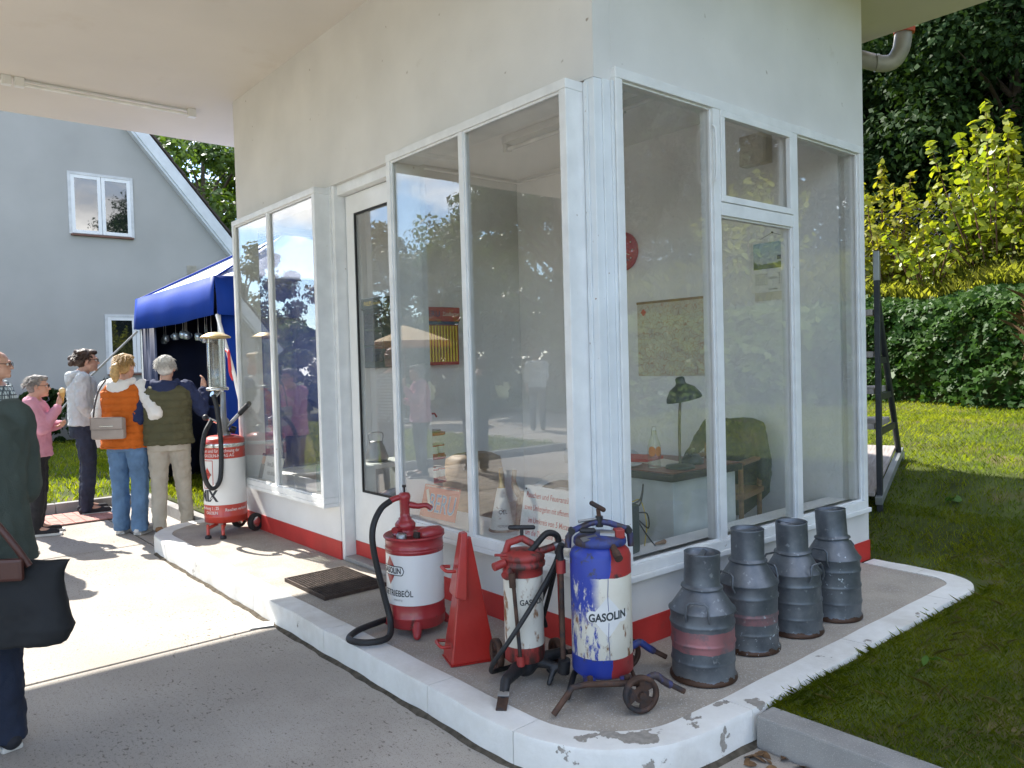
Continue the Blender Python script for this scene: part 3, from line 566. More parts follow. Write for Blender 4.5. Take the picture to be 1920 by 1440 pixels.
MB().box((dx0-0.002, a, 0.032), (dx1, b, 0.134)).build('kick_panel', red_band, D)
hn = MB(); hn.box((0.132, 1.76, 1.05), (0.14, 1.80, 1.22), bev=0.002).tube([(0.14, 1.78, 1.16), (0.18, 1.78, 1.16), (0.185, 1.90, 1.16)], 0.008); hn.build('door_handle', mat('black_metal', (0.02, 0.02, 0.022), 0.4, 0.5), D)
# far-end window
W = MB(); xa, xb, z0, z1 = 0.10, 1.20, 0.42, 2.712; ya, yb = LY-0.09, LY+0.02
W.box((xa, ya, z0), (xb, yb, z0+0.05)).box((xa, ya, z1-0.05), (xb, yb, z1)).box((xa, ya+.001, z0+0.05), (xa+0.05, yb, z1-0.05)).box((xb-0.05, ya+.001, z0+0.05), (xb, yb, z1-0.05))
W = W.build('window', frame_w, K); MB().box((xa+0.05, LY-0.03, z0+0.05), (xb-0.05, LY-0.025, z1-0.05)).build('pane', glass, W)
MB().box((xa+0.03, LY-0.36, 0.425), (xb, LY-0.095, 0.4585), bev=0.004).build('sill_board', inner_w, W)
# rain pipe under the canopy edge
zinc = mat('galvanised_pipe', (0.36, 0.355, 0.33), 0.55, 0.3, var=0.15, scale=8)
rp_ = MB(); rp_.tube(bez([(2.62, 1.25, 3.62), (2.95, 0.92, 3.74), (3.30, 0.52, 3.73), (3.50, 0.26, 3.63), (3.54, 0.16, 3.70), (3.545, 0.13, 3.86)], 7), 0.062, 18); rp_ = rp_.build('rain_pipe', zinc, K)
for t_ in ((3.05, 0.81, 3.745), (3.30, 0.52, 3.73), (3.46, 0.30, 3.64)):
    MB().cyl((t_[0]-0.008, t_[1]+0.009, t_[2]), (t_[0]+0.008, t_[1]-0.009, t_[2]), 0.066, n=18).build('pipe_joint', zinc, rp_)
MB().cyl((3.545, 0.13, 3.83), (3.55, 0.12, 3.99), 0.075, n=18).build('pipe_collar', mat('red_lead_paint', (0.50, 0.09, 0.04), 0.6), rp_)
# soffit tube lights
tube_w = mat('lamp_tube', (0.85, 0.85, 0.83), 0.25)
def soffit_light(x0, x1, label):
    t = thing('tube_light', label, 'light', (0, 4.86, ZS), 0, 'tube lights under the canopy')
    for x in (x0+0.035, x1-0.035): MB().box((x-0.035, -0.03, -0.075), (x+0.035, 0.03, -0.0005), bev=0.006).build('lamp_holder', white_paint, t)
    MB().cyl((x0+0.07, 0, -0.052), (x1-0.07, 0, -0.052), 0.014, n=14).build('tube', tube_w, t)
    MB().cyl((x0+0.07, 0.012, -0.012), (x1-0.07, 0.012, -0.012), 0.008, n=8).build('conduit', white_paint, t)
soffit_light(-1.62, -0.20, 'bare white tube light fixed under the canopy beside the kiosk wall'); soffit_light(-3.12, -1.64, 'bare white tube light under the canopy, farther from the kiosk wall')
# ------------------------------------------------------------------ inside the kiosk
def tubelamp(x, y0, y1, label):
    t = thing('tube_lamp', label, 'light', (x, (y0+y1)/2, 3.24), 0, 'tube lamps on the kiosk ceiling'); L_ = (y1-y0)/2
    MB().box((-0.045, -L_, -0.06), (0.045, L_, -0.001), bev=0.006).build('housing', white_paint, t)
    for y in (-L_+0.02, L_-0.02): MB().box((-0.03, y-0.02, -0.125), (0.03, y+0.02, -0.061), bev=0.005).build('lamp_holder', white_paint, t)
    MB().cyl((0, -L_+0.03, -0.10), (0, L_-0.03, -0.10), 0.016, n=12).build('tube', tube_w, t)
tubelamp(1.46, 1.62, 2.40, 'white tube lamp on the kiosk ceiling behind the drive window'); tubelamp(1.48, 0.55, 1.18, 'white tube lamp on the kiosk ceiling behind the lawn window')
pp = MB(); pp.tube([(1.3, 3.455, 3.20), (2.46, 3.455, 3.20), (2.46, 2.2, 3.17)], 0.012); pp.build('conduit', inner_w, K)
cabred = mat('red_cabinet', (0.42, 0.045, 0.03), 0.4, var=0.1); cabgreen = mat('dark_green_cabinet', (0.02, 0.045, 0.03), 0.35); yellow = mat('yellow_print', (0.75, 0.55, 0.05), 0.5); navy_print = mat('navy_print', (0.03, 0.05, 0.14), 0.5)
cream = mat('cream_print', (0.72, 0.68, 0.55), 0.5)
# spark-plug cabinet on the inner wall, its glazed door ajar
t = thing('plug_cabinet', 'red wall cabinet of spark plugs lettered BERU with its door ajar', 'cabinet', (1.44, 3.478, 1.40))
MB().box((-0.20, -0.10, 0), (0.20, -0.001, 0.44), bev=0.008).build('case', cabred, t)
MB().box((-0.205, -0.125, 0.40), (0.205, -0.101, 0.53), bev=0.012).build('header', cabred, t)
MB().box((-0.19, -0.122, 0.37), (0.19, -0.102, 0.398)).build('trim', navy_print, t)
for i in range(11): MB().cyl((-0.165+i*0.033, -0.112, 0.03), (-0.165+i*0.033, -0.112, 0.36), 0.010, n=8).build('plug_row', yellow, t)
q = MB(); M = Matrix.Translation((-0.11, -0.127, 0.465)) @ Matrix.Rotation(R(90), 4, 'X'); lettering(q, 'BERU', 0.075, M, 1.0, 0.01); q.build('lettering', navy_print, t)
q = MB(); lettering(q, 'Zündkerzen', 0.055, Matrix.Translation((0.10, -0.127, 0.465)) @ Matrix.Rotation(R(90), 4, 'X'), 0.7); q.build('lettering', cream, t)
MB().cbox((0.24, -0.16, 0.22), (0.012, 0.14, 0.44), (0, 0, R(-25)), 0.003).build('cabinet_door', cabred, t)
t = thing('bulb_cabinet', 'dark green wall cabinet of car bulbs with yellow lettering PHILIPS', 'cabinet', (1.249, 4.10, 1.39))
MB().box((-0.10, -0.19, 0), (-0.001, 0.19, 0.60), bev=0.008).build('case', cabgreen, t); MB().box((-0.115, -0.20, 0.56), (-0.001, 0.20, 0.68), bev=0.012).build('header', cabgreen, t)
q = MB(); lettering(q, 'PHILIPS', 0.06, Matrix.Translation((-0.117, 0.06, 0.62)) @ Matrix.Rotation(R(-90), 4, 'Z') @ Matrix.Rotation(R(90), 4, 'X'), 0.8, 0.005); q.build('lettering', yellow, t)
q = MB(); lettering(q, 'Autolampen', 0.045, Matrix.Translation((-0.117, -0.11, 0.62)) @ Matrix.Rotation(R(-90), 4, 'Z') @ Matrix.Rotation(R(90), 4, 'X'), 0.7); q.build('lettering', yellow, t)
for k_, z in enumerate((0.06, 0.22, 0.38)):
    MB().box((-0.104, -0.17, z), (-0.1015, -0.01, z+0.14)).build('pane', mat('dark_glass', (0.02, 0.03, 0.03), 0.08), t); MB().box((-0.104, 0.01, z), (-0.1015, 0.17, z+0.14)).build('pane', MATS['dark_glass'], t)
# oil-can rack
rackred = mat('rack_red', (0.40, 0.03, 0.025), 0.4, var=0.15, coat=0.2)
t = thing('oil_can_rack', 'tall red pole rack with tiers of oil cans and a hooped top', 'rack', (0.86, 2.75, 0.008))
MB().tube([(0, 0, 0.02), (0, 0, 1.0)], 0.016).build('pole', rackred, t); MB().lathe([(0.16, 0), (0.16, 0.012), (0.03, 0.03)], 20).build('foot', rackred, t)
MB().tube(bez([(0, 0, 0.98), (0.01, -0.005, 1.10), (-0.06, 0.0, 1.18), (-0.13, 0.0, 1.14), (-0.15, 0.0, 1.02)], 6), 0.014).build('hoop', rackred, t)
MB().tube([(-0.14, 0, 1.0), (0.06, 0, 1.0), (0.08, 0, 0.97)], 0.008).build('hook', rackred, t)
for z in (0.45, 0.64, 0.83): MB().lathe([(0.02, 0), (0.13, 0.0), (0.135, 0.022), (0.13, 0.022), (0.125, 0.006), (0.02, 0.006)], 24, (0, 0, z)).build('tray', rackred, t)
cw = mat('oil_can_white', (0.72, 0.72, 0.66), 0.35)
for z in (0.462, 0.652):
    for a in range(6):
        x, y = 0.085*math.cos(a*1.047+.3), 0.085*math.sin(a*1.047+.3)
        c = thing('oil_can', 'small white and red oil can on the red pole rack', 'can', (0.86+x, 2.75+y, z+0.010), a*1.3, 'oil cans on the pole rack')
        MB().lathe([(0.037, 0), (0.038, 0.002), (0.038, 0.10), (0.036, 0.103)], 16).build('body', cw, c); MB().lathe([(0.0386, 0.005), (0.0386, 0.032)], 16).build('label_band', rackred, c); MB().lathe([(0.0386, 0.088), (0.0386, 0.099)], 16).build('rim', rackred, c)
tl = MB(); tl.cbox((0.86, 2.75, 0.868), (0.17, 0.12, 0.02), (0, 0, 0.4), 0.003); tag(tl.build('metal_tray', mat('dull_steel', (0.3, 0.3, 0.3), 0.4, 0.8)), 'dull steel tray lying on the top tier of the red rack', 'tray')
# signs on the bay sill
paper = mat('sign_white', (0.80, 0.80, 0.77), 0.4, var=0.03); signred = mat('sign_red', (0.55, 0.04, 0.03), 0.5); ink = mat('black_print', (0.02, 0.02, 0.025), 0.5)
def leaning(name, label, cat, loc, ry, wdt, hgt, m, rzz=0.0, th=0.006):
    t = thing(name, label, cat, loc, rzz); b = MB().box((0, -wdt/2, 0), (th, wdt/2, hgt)); o = b.build('plate', m, t); t.rotation_euler = (0, ry, rzz); return t
FX = Matrix.Rotation(R(-90), 4, 'Z') @ Matrix.Rotation(R(90), 4, 'X')   # text upright, facing -x
t = leaning('warning_sign', 'white enamel no-smoking warning sign with red lettering leaning on the sill', 'sign', (0.02, 0.435, 0.461), R(12), 0.44, 0.29, paper)
for i, ln in enumerate(('Rauchen und Feueranzünden', 'sowie Umhergehen mit offenem Licht', 'im Umkreis von 5 Meter', 'um die Tankstelle verboten')):
    q = MB(); lettering(q, ln, 0.042, Matrix.Translation((-0.002, 0.0, 0.24-i*0.065)) @ FX, (0.80, 0.62, 0.75, 0.72)[i], 0.004); q.build('lettering', signred, t)
for y in (-0.205, 0.205): MB().cyl((-0.003, y, 0.27), (0.001, y, 0.27), 0.005, n=10).build('screw', ink, t)
orange = mat('orange_card', (0.62, 0.14, 0.06), 0.45); blue_p = mat('blue_print', (0.10, 0.24, 0.45), 0.5)
t = leaning('plug_sign', 'orange advertising card lettered BERU leaning on the bay sill', 'sign', (0.02, 1.43, 0.461), R(16), 0.36, 0.20, orange, R(2))
q = MB(); lettering(q, 'BERU', 0.16, Matrix.Translation((-0.0015, -0.03, 0.085)) @ FX, 0.72, 0.016); q.build('lettering_outline', cream, t)
q = MB(); lettering(q, 'BERU', 0.16, Matrix.Translation((-0.0030, -0.03, 0.085)) @ FX, 0.72, 0.0); q.build('lettering', blue_p, t)
MB().cbox((-0.004, 0.11, 0.11), (0.006, 0.022, 0.13), (R(-28), 0, 0), 0.002).build('plug_picture', cream, t)
q = MB(); [q.box((-0.0025, -0.17+i*0.0155, 0.185), (-0.001, -0.162+i*0.0155, 0.195)) for i in range(22)]; q.build('border_print', cream, t)
t = leaning('road_safety_sign', 'white card reading Nimm Dir Zeit beside a capped head, on the far sill', 'sign', (-0.02, 3.88, 0.461), R(14), 0.40, 0.20, paper)
for i, ln in enumerate(('Nimm Dir Zeit - und', 'nicht das Leben!')): q = MB(); lettering(q, ln, 0.055, Matrix.Translation((-0.002, -0.03, 0.13-i*0.07)) @ FX, 0.62, 0.004); q.build('lettering', ink, t)
skin_p = mat('printed_skin', (0.65, 0.38, 0.26), 0.5)
MB().ball((-0.004, 0.20, 0.16), (0.004, 0.035, 0.045)).build('printed_head', skin_p, t); MB().cbox((-0.004, 0.20, 0.205), (0.006, 0.075, 0.022)).build('printed_cap', navy_print, t); MB().cbox((-0.003, 0.20, 0.06), (0.006, 0.07, 0.13)).build('printed_coat', MATS['dull_steel'], t)
q = MB(); q.prism([(-0.03, 0), (0, -0.03), (0.03, 0), (0, 0.03)], 0, 0.002, Matrix.Translation((-0.002, -0.16, 0.06)) @ FX); q.build('printed_diamond', signred, t)
# tapered oil jugs, bottles
tinw = mat('chipped_white_tin', (0.72, 0.70, 0.64), 0.45, col2=(0.20, 0.10, 0.05), thr=(0.60, 0.66), wscale=16); brass = mat('brass', (0.45, 0.30, 0.10), 0.35, 0.9); tinr = mat('rusty_tin', (0.42, 0.33, 0.24), 0.6, col2=(0.16, 0.08, 0.04), thr=(0.45, 0.6), wscale=14)
t = thing('oil_jug', 'white conical oil jug with a brass spout standing on the bay sill', 'jug', (0.10, 0.885, 0.4605), 0.4)
MB().lathe([(0.075, 0), (0.078, 0.006), (0.072, 0.012), (0.028, 0.22), (0.022, 0.24)], 24).build('body', tinw, t); MB().lathe([(0.022, 0.24), (0.014, 0.28), (0.011, 0.35), (0.013, 0.352)], 14).build('spout', brass, t); MB().lathe([(0.079, 0), (0.080, 0.008), (0.074, 0.013)], 24).build('foot_ring', tinr, t)
q = MB(); wraptext(q, 'OEL', 0.035, 0.052, 0.11, R(215), 0.8, 0.004); q.build('lettering', ink, t); q = MB(); wraptext(q, 'MOTOREN', 0.018, 0.069, 0.035, R(215), 0.8); q.build('lettering', ink, t)
t = thing('oil_jug', 'rust-stained oil measure with a curved spout beside the white jug', 'jug', (0.20, 0.80, 0.4605), 2.6)
MB().lathe([(0.06, 0), (0.062, 0.006), (0.05, 0.16), (0.034, 0.20), (0.034, 0.215)], 20).build('body', tinr, t); MB().tube(bez([(0.03, 0, 0.19), (0.06, 0, 0.26), (0.055, 0, 0.34)], 5), [0.018]*6+[0.014]*5, 10).build('spout', tinr, t); MB().tube(bez([(-0.045, 0, 0.06), (-0.10, 0, 0.08), (-0.09, 0, 0.17), (-0.03, 0, 0.20)], 5), 0.006).build('handle', tinr, t)
bott = glassmat('bottle_glass', (0.78, 0.92, 0.92), 0.06, dirt=0.05)
for i, (y, x) in enumerate(((2.98, 0.03), (2.86, 0.05), (2.78, 0.0))):
    t = thing('glass_oil_bottle', 'pale blue glass oil bottle with a metal pouring spout on the far sill', 'bottle', (x, y, 0.4605), i, 'glass oil bottles on the far sill')
    MB().lathe([(0.045, 0), (0.048, 0.01), (0.048, 0.19), (0.025, 0.24), (0.02, 0.26)], 20).build('body', bott, t); MB().lathe([(0.024, 0.258), (0.024, 0.285), (0.010, 0.36), (0.007, 0.362)], 14).build('spout', MATS['dull_steel'], t)
# desk with a lamp, bottle, saucer, books and papers
deskw = mat('desk_grey', (0.60, 0.64, 0.61), 0.5); desktop = mat('desk_lino', (0.24, 0.09, 0.06), 0.4, var=0.12); edge = mat('desk_edge', (0.03, 0.035, 0.03), 0.4)
t = thing('desk', 'grey office desk with a red-brown top and dark edge behind the window', 'desk', (0.80, 0.235, 0.008))
MB().box((0.0, 0.0, 0.70), (0.68, 0.72, 0.745), bev=0.012).build('top_edge', edge, t); MB().box((0.012, 0.012, 0.7455), (0.668, 0.708, 0.752), bev=0.003).build('desk_top', desktop, t)
MB().box((0.04, 0.03, 0.0), (0.64, 0.42, 0.70), bev=0.004).build('pedestal', deskw, t); MB().box((0.55, 0.62, 0.0), (0.58, 0.65, 0.70)).build('leg', deskw, t); MB().box((0.04, 0.62, 0.0), (0.07, 0.65, 0.70)).build('leg', deskw, t); MB().box((0.05, 0.4205, 0.22), (0.08, 0.6195, 0.70)).build('modesty_panel', deskw, t)
ZD = 0.7605
green = mat('lamp_green', (0.035, 0.055, 0.035), 0.35, var=0.1); stem_m = mat('lamp_stem', (0.20, 0.19, 0.14), 0.4, 0.4)
t = thing('desk_lamp', 'dark green desk lamp with a domed shade on the desk', 'lamp', (1.01, 0.345, ZD), R(-30))
MB().lathe([(0.085, 0), (0.088, 0.006), (0.08, 0.018), (0.02, 0.026)], 24).build('base', green, t); MB().tube(bez([(0, 0, 0.02), (0.0, 0, 0.25), (0.01, 0, 0.40), (0.02, 0, 0.47)], 5), 0.0085).build('stem', stem_m, t)
M = Matrix.Translation((0.035, 0, 0.40)) @ Matrix.Rotation(R(-12), 4, 'Y')
MB().lathe([(0.105, 0.0), (0.102, 0.02), (0.075, 0.065), (0.035, 0.09), (0.028, 0.10), (0.028, 0.125), (0.02, 0.135), (0.0005, 0.137)], 28, M=M).build('lamp_shade', green, t)
MB().tube(bez([(0.05, 0.06, 0.004), (0.0, -0.08, -0.002), (-0.07, -0.10, -0.08), (-0.072, -0.10, -0.45)], 6), 0.003, 6).build('cord', ink, t)
clear = glassmat('clear_bottle', (0.93, 0.95, 0.90), 0.06, dirt=0.03)
t = thing('swing_top_bottle', 'clear swing-top bottle with orange round labels on the desk', 'bottle', (0.93, 0.47, ZD), 0)
MB().lathe([(0.036, 0), (0.039, 0.006), (0.036, 0.05), (0.039, 0.06), (0.039, 0.13), (0.018, 0.19), (0.013, 0.215), (0.016, 0.22)], 20).build('body', clear, t)
for an in (200, 262): q = MB(); wrappatch(q, [(0.024*math.cos(k_*.4), 0.03*math.sin(k_*.4)) for k_ in range(16)], 0.0395, 0.10, R(an)); q.build('label', mat('orange_label', (0.72, 0.25, 0.05), 0.5), t)
MB().lathe([(0.015, 0.222), (0.016, 0.235), (0.008, 0.242)], 12).build('stopper', white_paint, t); MB().tube([(0.018, 0, 0.19), (0.022, 0, 0.215), (0.012, 0, 0.245), (-0.012, 0, 0.245), (-0.022, 0, 0.215), (-0.018, 0, 0.19)], 0.0018, 6).build('wire_bail', MATS['dull_steel'], t)
tag(MB().lathe([(0.03, 0), (0.05, 0.006), (0.075, 0.016), (0.073, 0.018), (0.03, 0.008), (0.0005, 0.008)], 24, (0.88, 0.62, ZD)).build('saucer', white_paint), 'white china saucer on the desk near the bottle', 'saucer')
tag(MB().cbox((1.14, 0.80, ZD+0.012), (0.22, 0.28, 0.022), (0, 0, 0.2), 0.003).build('ledger', signred), 'red-covered ledger lying on the desk', 'book')
tag(MB().cbox((1.12, 0.56, ZD+0.003), (0.21, 0.30, 0.004), (0, 0, -0.3)).build('paper_sheet', cream), 'cream sheet of paper lying on the desk', 'paper')
t = thing('telephone', 'old black desk telephone with an orange notepad at its side', 'telephone', (1.22, 0.42, ZD), 0.5)
MB().loft([(0, 0, 0.0, 0.08, 0.07), (0, 0, 0.02, 0.08, 0.07), (0, 0, 0.055, 0.045, 0.04)]).build('body', green, t); MB().tube([(-0.085, 0.0, 0.055), (-0.07, 0, 0.075), (0.07, 0, 0.075), (0.085, 0, 0.055)], 0.013).build('handset', green, t)
# wooden armchair with a green work jacket hung over its back
wood = mat('chair_wood', (0.26, 0.14, 0.055), 0.45, var=0.25, scale=5, stretch=(1, 1, 6))
t = thing('armchair', 'brown wooden office armchair behind the desk', 'chair', (2.05, 0.79, 0.008), R(105))
MB().cbox((0, 0, 0.44), (0.46, 0.44, 0.04), bev=0.01).build('seat', wood, t)
for x in (-0.2, 0.2):
    MB().tube([(x, 0.19, 0), (x, 0.19, 0.66)], 0.018).build('leg', wood, t); MB().tube([(x, -0.19, 0), (x, -0.20, 0.45), (x, -0.25, 0.90)], 0.018).build('leg', wood, t); MB().cbox((x*1.05, -0.01, 0.67), (0.055, 0.46, 0.025), bev=0.01).build('arm', wood, t)
for z in (0.66, 0.86): MB().cbox((0, -0.235, z), (0.42, 0.022, 0.09), (R(8), 0, 0), 0.006).build('back_rail', wood, t)
jm = mat('green_drill', (0.035, 0.055, 0.04), 0.85, var=0.2, scale=10, bump=0.4, bscale=120)
jk = MB(); jk.loft([(-0.02, -0.25, 0.22, 0.05, 0.03), (-0.06, -0.26, 0.40, 0.20, 0.05), (-0.03, -0.26, 0.62, 0.25, 0.06), (0, -0.25, 0.84, 0.24, 0.055), (0, -0.25, 0.93, 0.20, 0.05), (0, -0.25, 0.945, 0.12, 0.03)]); jk.caps((0.2, -0.27, 0.88), 0.055, (0.36, -0.28, 0.62), 0.05); jk.caps((0.36, -0.28, 0.62), 0.05, (0.16, -0.29, 0.32), 0.04); jk.caps((-0.2, -0.22, 0.88), 0.05, (-0.24, -0.14, 0.55), 0.045)
o = remesh(jk, 'work_jacket', 0.013, jm, None, 0.03, 0.09); o.location = (2.05, 0.79, 0.008); o.rotation_euler = (0, 0, R(105)); tag(o, 'dark green work jacket hung over the wooden armchair', 'jacket')
# on the rear wall: clock, map, calendar, speaker box
XW = 2.483
t = thing('wall_clock', 'round red wall clock partly hidden by the corner post', 'clock', (XW, 2.06, 2.34)); M = Matrix.Rotation(R(-90), 4, 'Y')
MB().lathe([(0.165, 0), (0.17, 0.02), (0.16, 0.045), (0.0005, 0.046)], 36, M=M).build('case', signred, t)
for i in range(12): MB().cbox((-0.0475, 0.135*math.cos(i*math.pi/6), 0.135*math.sin(i*math.pi/6)), (0.002, 0.012, 0.012)).build('hour_mark', cream, t)
MB().cbox((-0.049, 0.0, 0.035), (0.002, 0.008, 0.10)).build('clock_hand', cream, t); MB().cbox((-0.049, -0.05, -0.02), (0.002, 0.11, 0.006), (R(20), 0, 0)).build('clock_hand', cream, t)
q = MB(); lettering(q, 'GASOLIN', 0.05, Matrix.Translation((-0.0485, 0, -0.08)) @ FX, 0.9, 0.005); q.build('lettering', ink, t)
def mapmat():
    m = bpy.data.materials.new('road_map'); t_, b = nodes_of(m); n, l = t_.nodes.new, t_.links.new; co = n('ShaderNodeTexCoord')
    v = n('ShaderNodeTexVoronoi'); v.feature = 'DISTANCE_TO_EDGE'; v.inputs['Scale'].default_value = 26; n0 = n('ShaderNodeTexNoise'); n0.inputs['Scale'].default_value = 9; mxv = n('ShaderNodeMixRGB'); mxv.inputs[0].default_value = 0.12
    l(co.outputs['Object'], n0.inputs['Vector']); l(co.outputs['Object'], mxv.inputs[1]); l(n0.outputs['Color'], mxv.inputs[2]); l(mxv.outputs[0], v.inputs['Vector'])
    r = n('ShaderNodeValToRGB'); r.color_ramp.elements[0].position = 0.012; r.color_ramp.elements[1].position = 0.05; r.color_ramp.elements[0].color = (0.52, 0.32, 0.24, 1); r.color_ramp.elements[1].color = (0.60, 0.56, 0.45, 1); l(v.outputs['Distance'], r.inputs[0]); l(r.outputs[0], b.inputs['Base Color']); b.inputs['Roughness'].default_value = 0.6; return m
t = thing('wall_map', 'faded road map hung on the rear wall above the desk', 'map', (XW, 1.54, 1.26)); MB().box((-0.006, -0.38, 0), (-0.001, 0.38, 0.62)).build('sheet', mapmat(), t); MB().box((-0.009, -0.385, 0.61), (-0.0065, 0.385, 0.63)).build('batten', wood, t)
q = MB(); q.prism([(-0.03, 0), (0, -0.03), (0.03, 0), (0, 0.03)], 0, 0.002, Matrix.Translation((-0.0075, 0.31, 0.54)) @ FX); q.build('diamond_mark', signred, t)
def picmat():
    m = bpy.data.materials.new('landscape_print'); t_, b = nodes_of(m); n, l = t_.nodes.new, t_.links.new; co = n('ShaderNodeTexCoord'); s_ = n('ShaderNodeSeparateXYZ'); l(co.outputs['Object'], s_.inputs[0])
    nn = n('ShaderNodeTexNoise'); nn.inputs['Scale'].default_value = 14; nn.inputs['Detail'].default_value = 6; l(co.outputs['Object'], nn.inputs['Vector'])
    a = n('ShaderNodeMath'); a.operation = 'MULTIPLY_ADD'; a.inputs[1].default_value = 0.09; l(nn.outputs['Fac'], a.inputs[0]); l(s_.outputs['Z'], a.inputs[2])
    r = n('ShaderNodeValToRGB'); e_ = r.color_ramp.elements; e_[0].position = 0.20; e_[0].color = (0.10, 0.16, 0.05, 1); e_[1].position = 0.40; e_[1].color = (0.42, 0.56, 0.60, 1); x_ = e_.new(0.285); x_.color = (0.16, 0.22, 0.08, 1); x_ = e_.new(0.295); x_.color = (0.55, 0.60, 0.58, 1)
    l(a.outputs[0], r.inputs[0]); l(r.outputs[0], b.inputs['Base Color']); b.inputs['Roughness'].default_value = 0.5; return m
t = thing('wall_calendar', 'wall calendar with a landscape picture above two month tables', 'calendar', (XW, 0.62, 1.84)); MB().box((-0.010, -0.175, 0.03), (-0.001, 0.175, 0.42), bev=0.002).build('card', paper, t); MB().box((-0.007, -0.16, -0.03), (-0.002, 0.15, 0.029)).build('lower_card', cream, t)
MB().box((-0.0125, -0.155, 0.20), (-0.0105, 0.155, 0.39)).build('picture', picmat(), t)
MB().cbox((-0.0135, -0.07, 0.275), (0.001, 0.06, 0.03)).build('farmhouse_print', navy_print, t)
for y in (0.095, -0.095):
    q = MB()
    for r_ in range(5):
        for c_ in range(6): q.box((-0.0115, y-0.052+c_*0.018, 0.085+r_*0.018), (-0.0103, y-0.044+c_*0.018, 0.094+r_*0.018))
    stuff(q.build('date_print', MATS['dull_steel'], t))
q = MB(); lettering(q, 'GASOLIN', 0.022, Matrix.Translation((-0.0108, 0, 0.13)) @ FX, 0.8); lettering(q, 'Tankstelle', 0.02, Matrix.Translation((-0.0108, 0, 0.05)) @ FX, 0.9); q.build('lettering', ink, t)
MB().cyl((-0.012, 0, 0.46), (0, 0, 0.46), 0.006, n=8).build('nail', ink, t); MB().tube([(-0.006, -0.10, 0.42), (-0.008, 0, 0.458), (-0.006, 0.10, 0.42)], 0.0015, 5).build('string', ink, t)
t = thing('speaker_box', 'beige speaker box high on the rear wall', 'speaker', (XW, 0.72, 2.80)); MB().box((-0.09, -0.11, 0), (-0.001, 0.11, 0.22), bev=0.008).build('case', mat('beige_case', (0.60, 0.54, 0.42), 0.6), t); MB().box((-0.094, -0.095, 0.015), (-0.0905, 0.095, 0.205)).build('grille', mat('beige_cloth', (0.66, 0.59, 0.46), 0.9), t)
# jerry can and test leads on the lawn-side sill
jg = mat('jerry_green', (0.035, 0.06, 0.045), 0.5, var=0.15)
t = thing('jerry_can', 'dark green metal canister with cables on the lawn-side sill', 'canister', (0.32, 0.155, 0.4155), R(10)); MB().box((-0.06, -0.05, 0), (0.06, 0.05, 0.25), bev=0.015).build('body', jg, t); MB().tube([(-0.04, 0, 0.25), (-0.03, 0, 0.28), (0.03, 0, 0.28), (0.04, 0, 0.25)], 0.007).build('handle', jg, t)
t = thing('test_leads', 'looped black and yellow test leads with a wooden grip on the sill', 'cable', (0.42, 0.16, 0.4155)); MB().tube(bez([(-0.06, 0, 0.24), (0.02, 0.0, 0.26), (0.07, 0.02, 0.33), (0.05, 0.02, 0.24), (-0.02, 0, 0.20), (0.06, -0.01, 0.18), (0.08, 0, 0.10), (0.02, 0.02, 0.15), (0.08, 0, 0.05), (0.11, -0.02, 0.004)], 7), 0.004, 6).build('black_lead', ink, t); MB().tube(bez([(-0.02, 0.02, 0.25), (0.07, 0.04, 0.24), (0.10, 0.03, 0.12), (0.07, 0.02, 0.004)], 7), 0.003, 6).build('yellow_lead', yellow, t)
MB().caps((0.115, -0.02, 0.014), 0.007, (0.17, -0.03, 0.018), 0.013).build('grip', wood, t)
# old motorcycle parked in the kiosk, front wheel towards the window
silver = mat('silver_paint', (0.55, 0.57, 0.56), 0.3, 0.1, coat=0.4); tyre = mat('tyre_rubber', (0.02, 0.02, 0.02), 0.8, bump=0.3, bscale=80)
t = thing('motorcycle', 'old motorcycle with silver mudguard and black leg shield inside the kiosk', 'motorcycle', (1.40, 1.78, 0.008), R(50)); t.scale = (0.85, 0.85, 0.85)
def torus(mb, c, Rr, r, n=28, k=10): return mb.tube([(c[0], c[1]+Rr*math.cos(2*math.pi*i/n), c[2]+Rr*math.sin(2*math.pi*i/n)) for i in range(n)], r, k, closed=True)
for y in (0.0, -1.15):
    wh = torus(MB(), (0, y, 0.30), 0.26, 0.042).build('wheel', tyre, t); torus(MB(), (0, y, 0.30), 0.215, 0.012).build('rim', silver, wh); MB().cyl((-0.05, y, 0.30), (0.05, y, 0.30), 0.06).build('hub', silver, wh)
    for i in range(18): a = i*math.pi/9; MB().cyl((0.02*(-1)**i, y+0.05*math.cos(a), 0.30+0.05*math.sin(a)), (0, y+0.21*math.cos(a), 0.30+0.21*math.sin(a)), 0.0022, n=5).build('spoke', silver, wh)
    g_ = MB(); n_ = 20
    for j in range(n_+1):
        a = R(-10+200*j/n_)
        for kx in range(5):
            b_ = (kx/4-0.5)*2; g_.v.append((0.075*b_, y+(0.345-0.05*b_*b_)*math.cos(a), 0.30+(0.345-0.05*b_*b_)*math.sin(a)))
    for j in range(n_):
        for kx in range(4): g_.f.append((j*5+kx, j*5+kx+1, j*5+6+kx, j*5+5+kx)); g_.sm.append(True)
    g_.build('mudguard', silver, t)
for x in (-0.08, 0.08): MB().tube([(x, 0.0, 0.30), (x, -0.22, 0.85)], 0.018).build('fork', silver, t)
MB().lathe([(0.0005, 0.07), (0.06, 0.06), (0.085, 0.0), (0.08, -0.06), (0.03, -0.12), (0.0005, -0.125)], 22, M=Matrix.Translation((0, -0.10, 0.80)) @ Matrix.Rotation(R(-90), 4, 'X')).build('headlamp', silver, t)
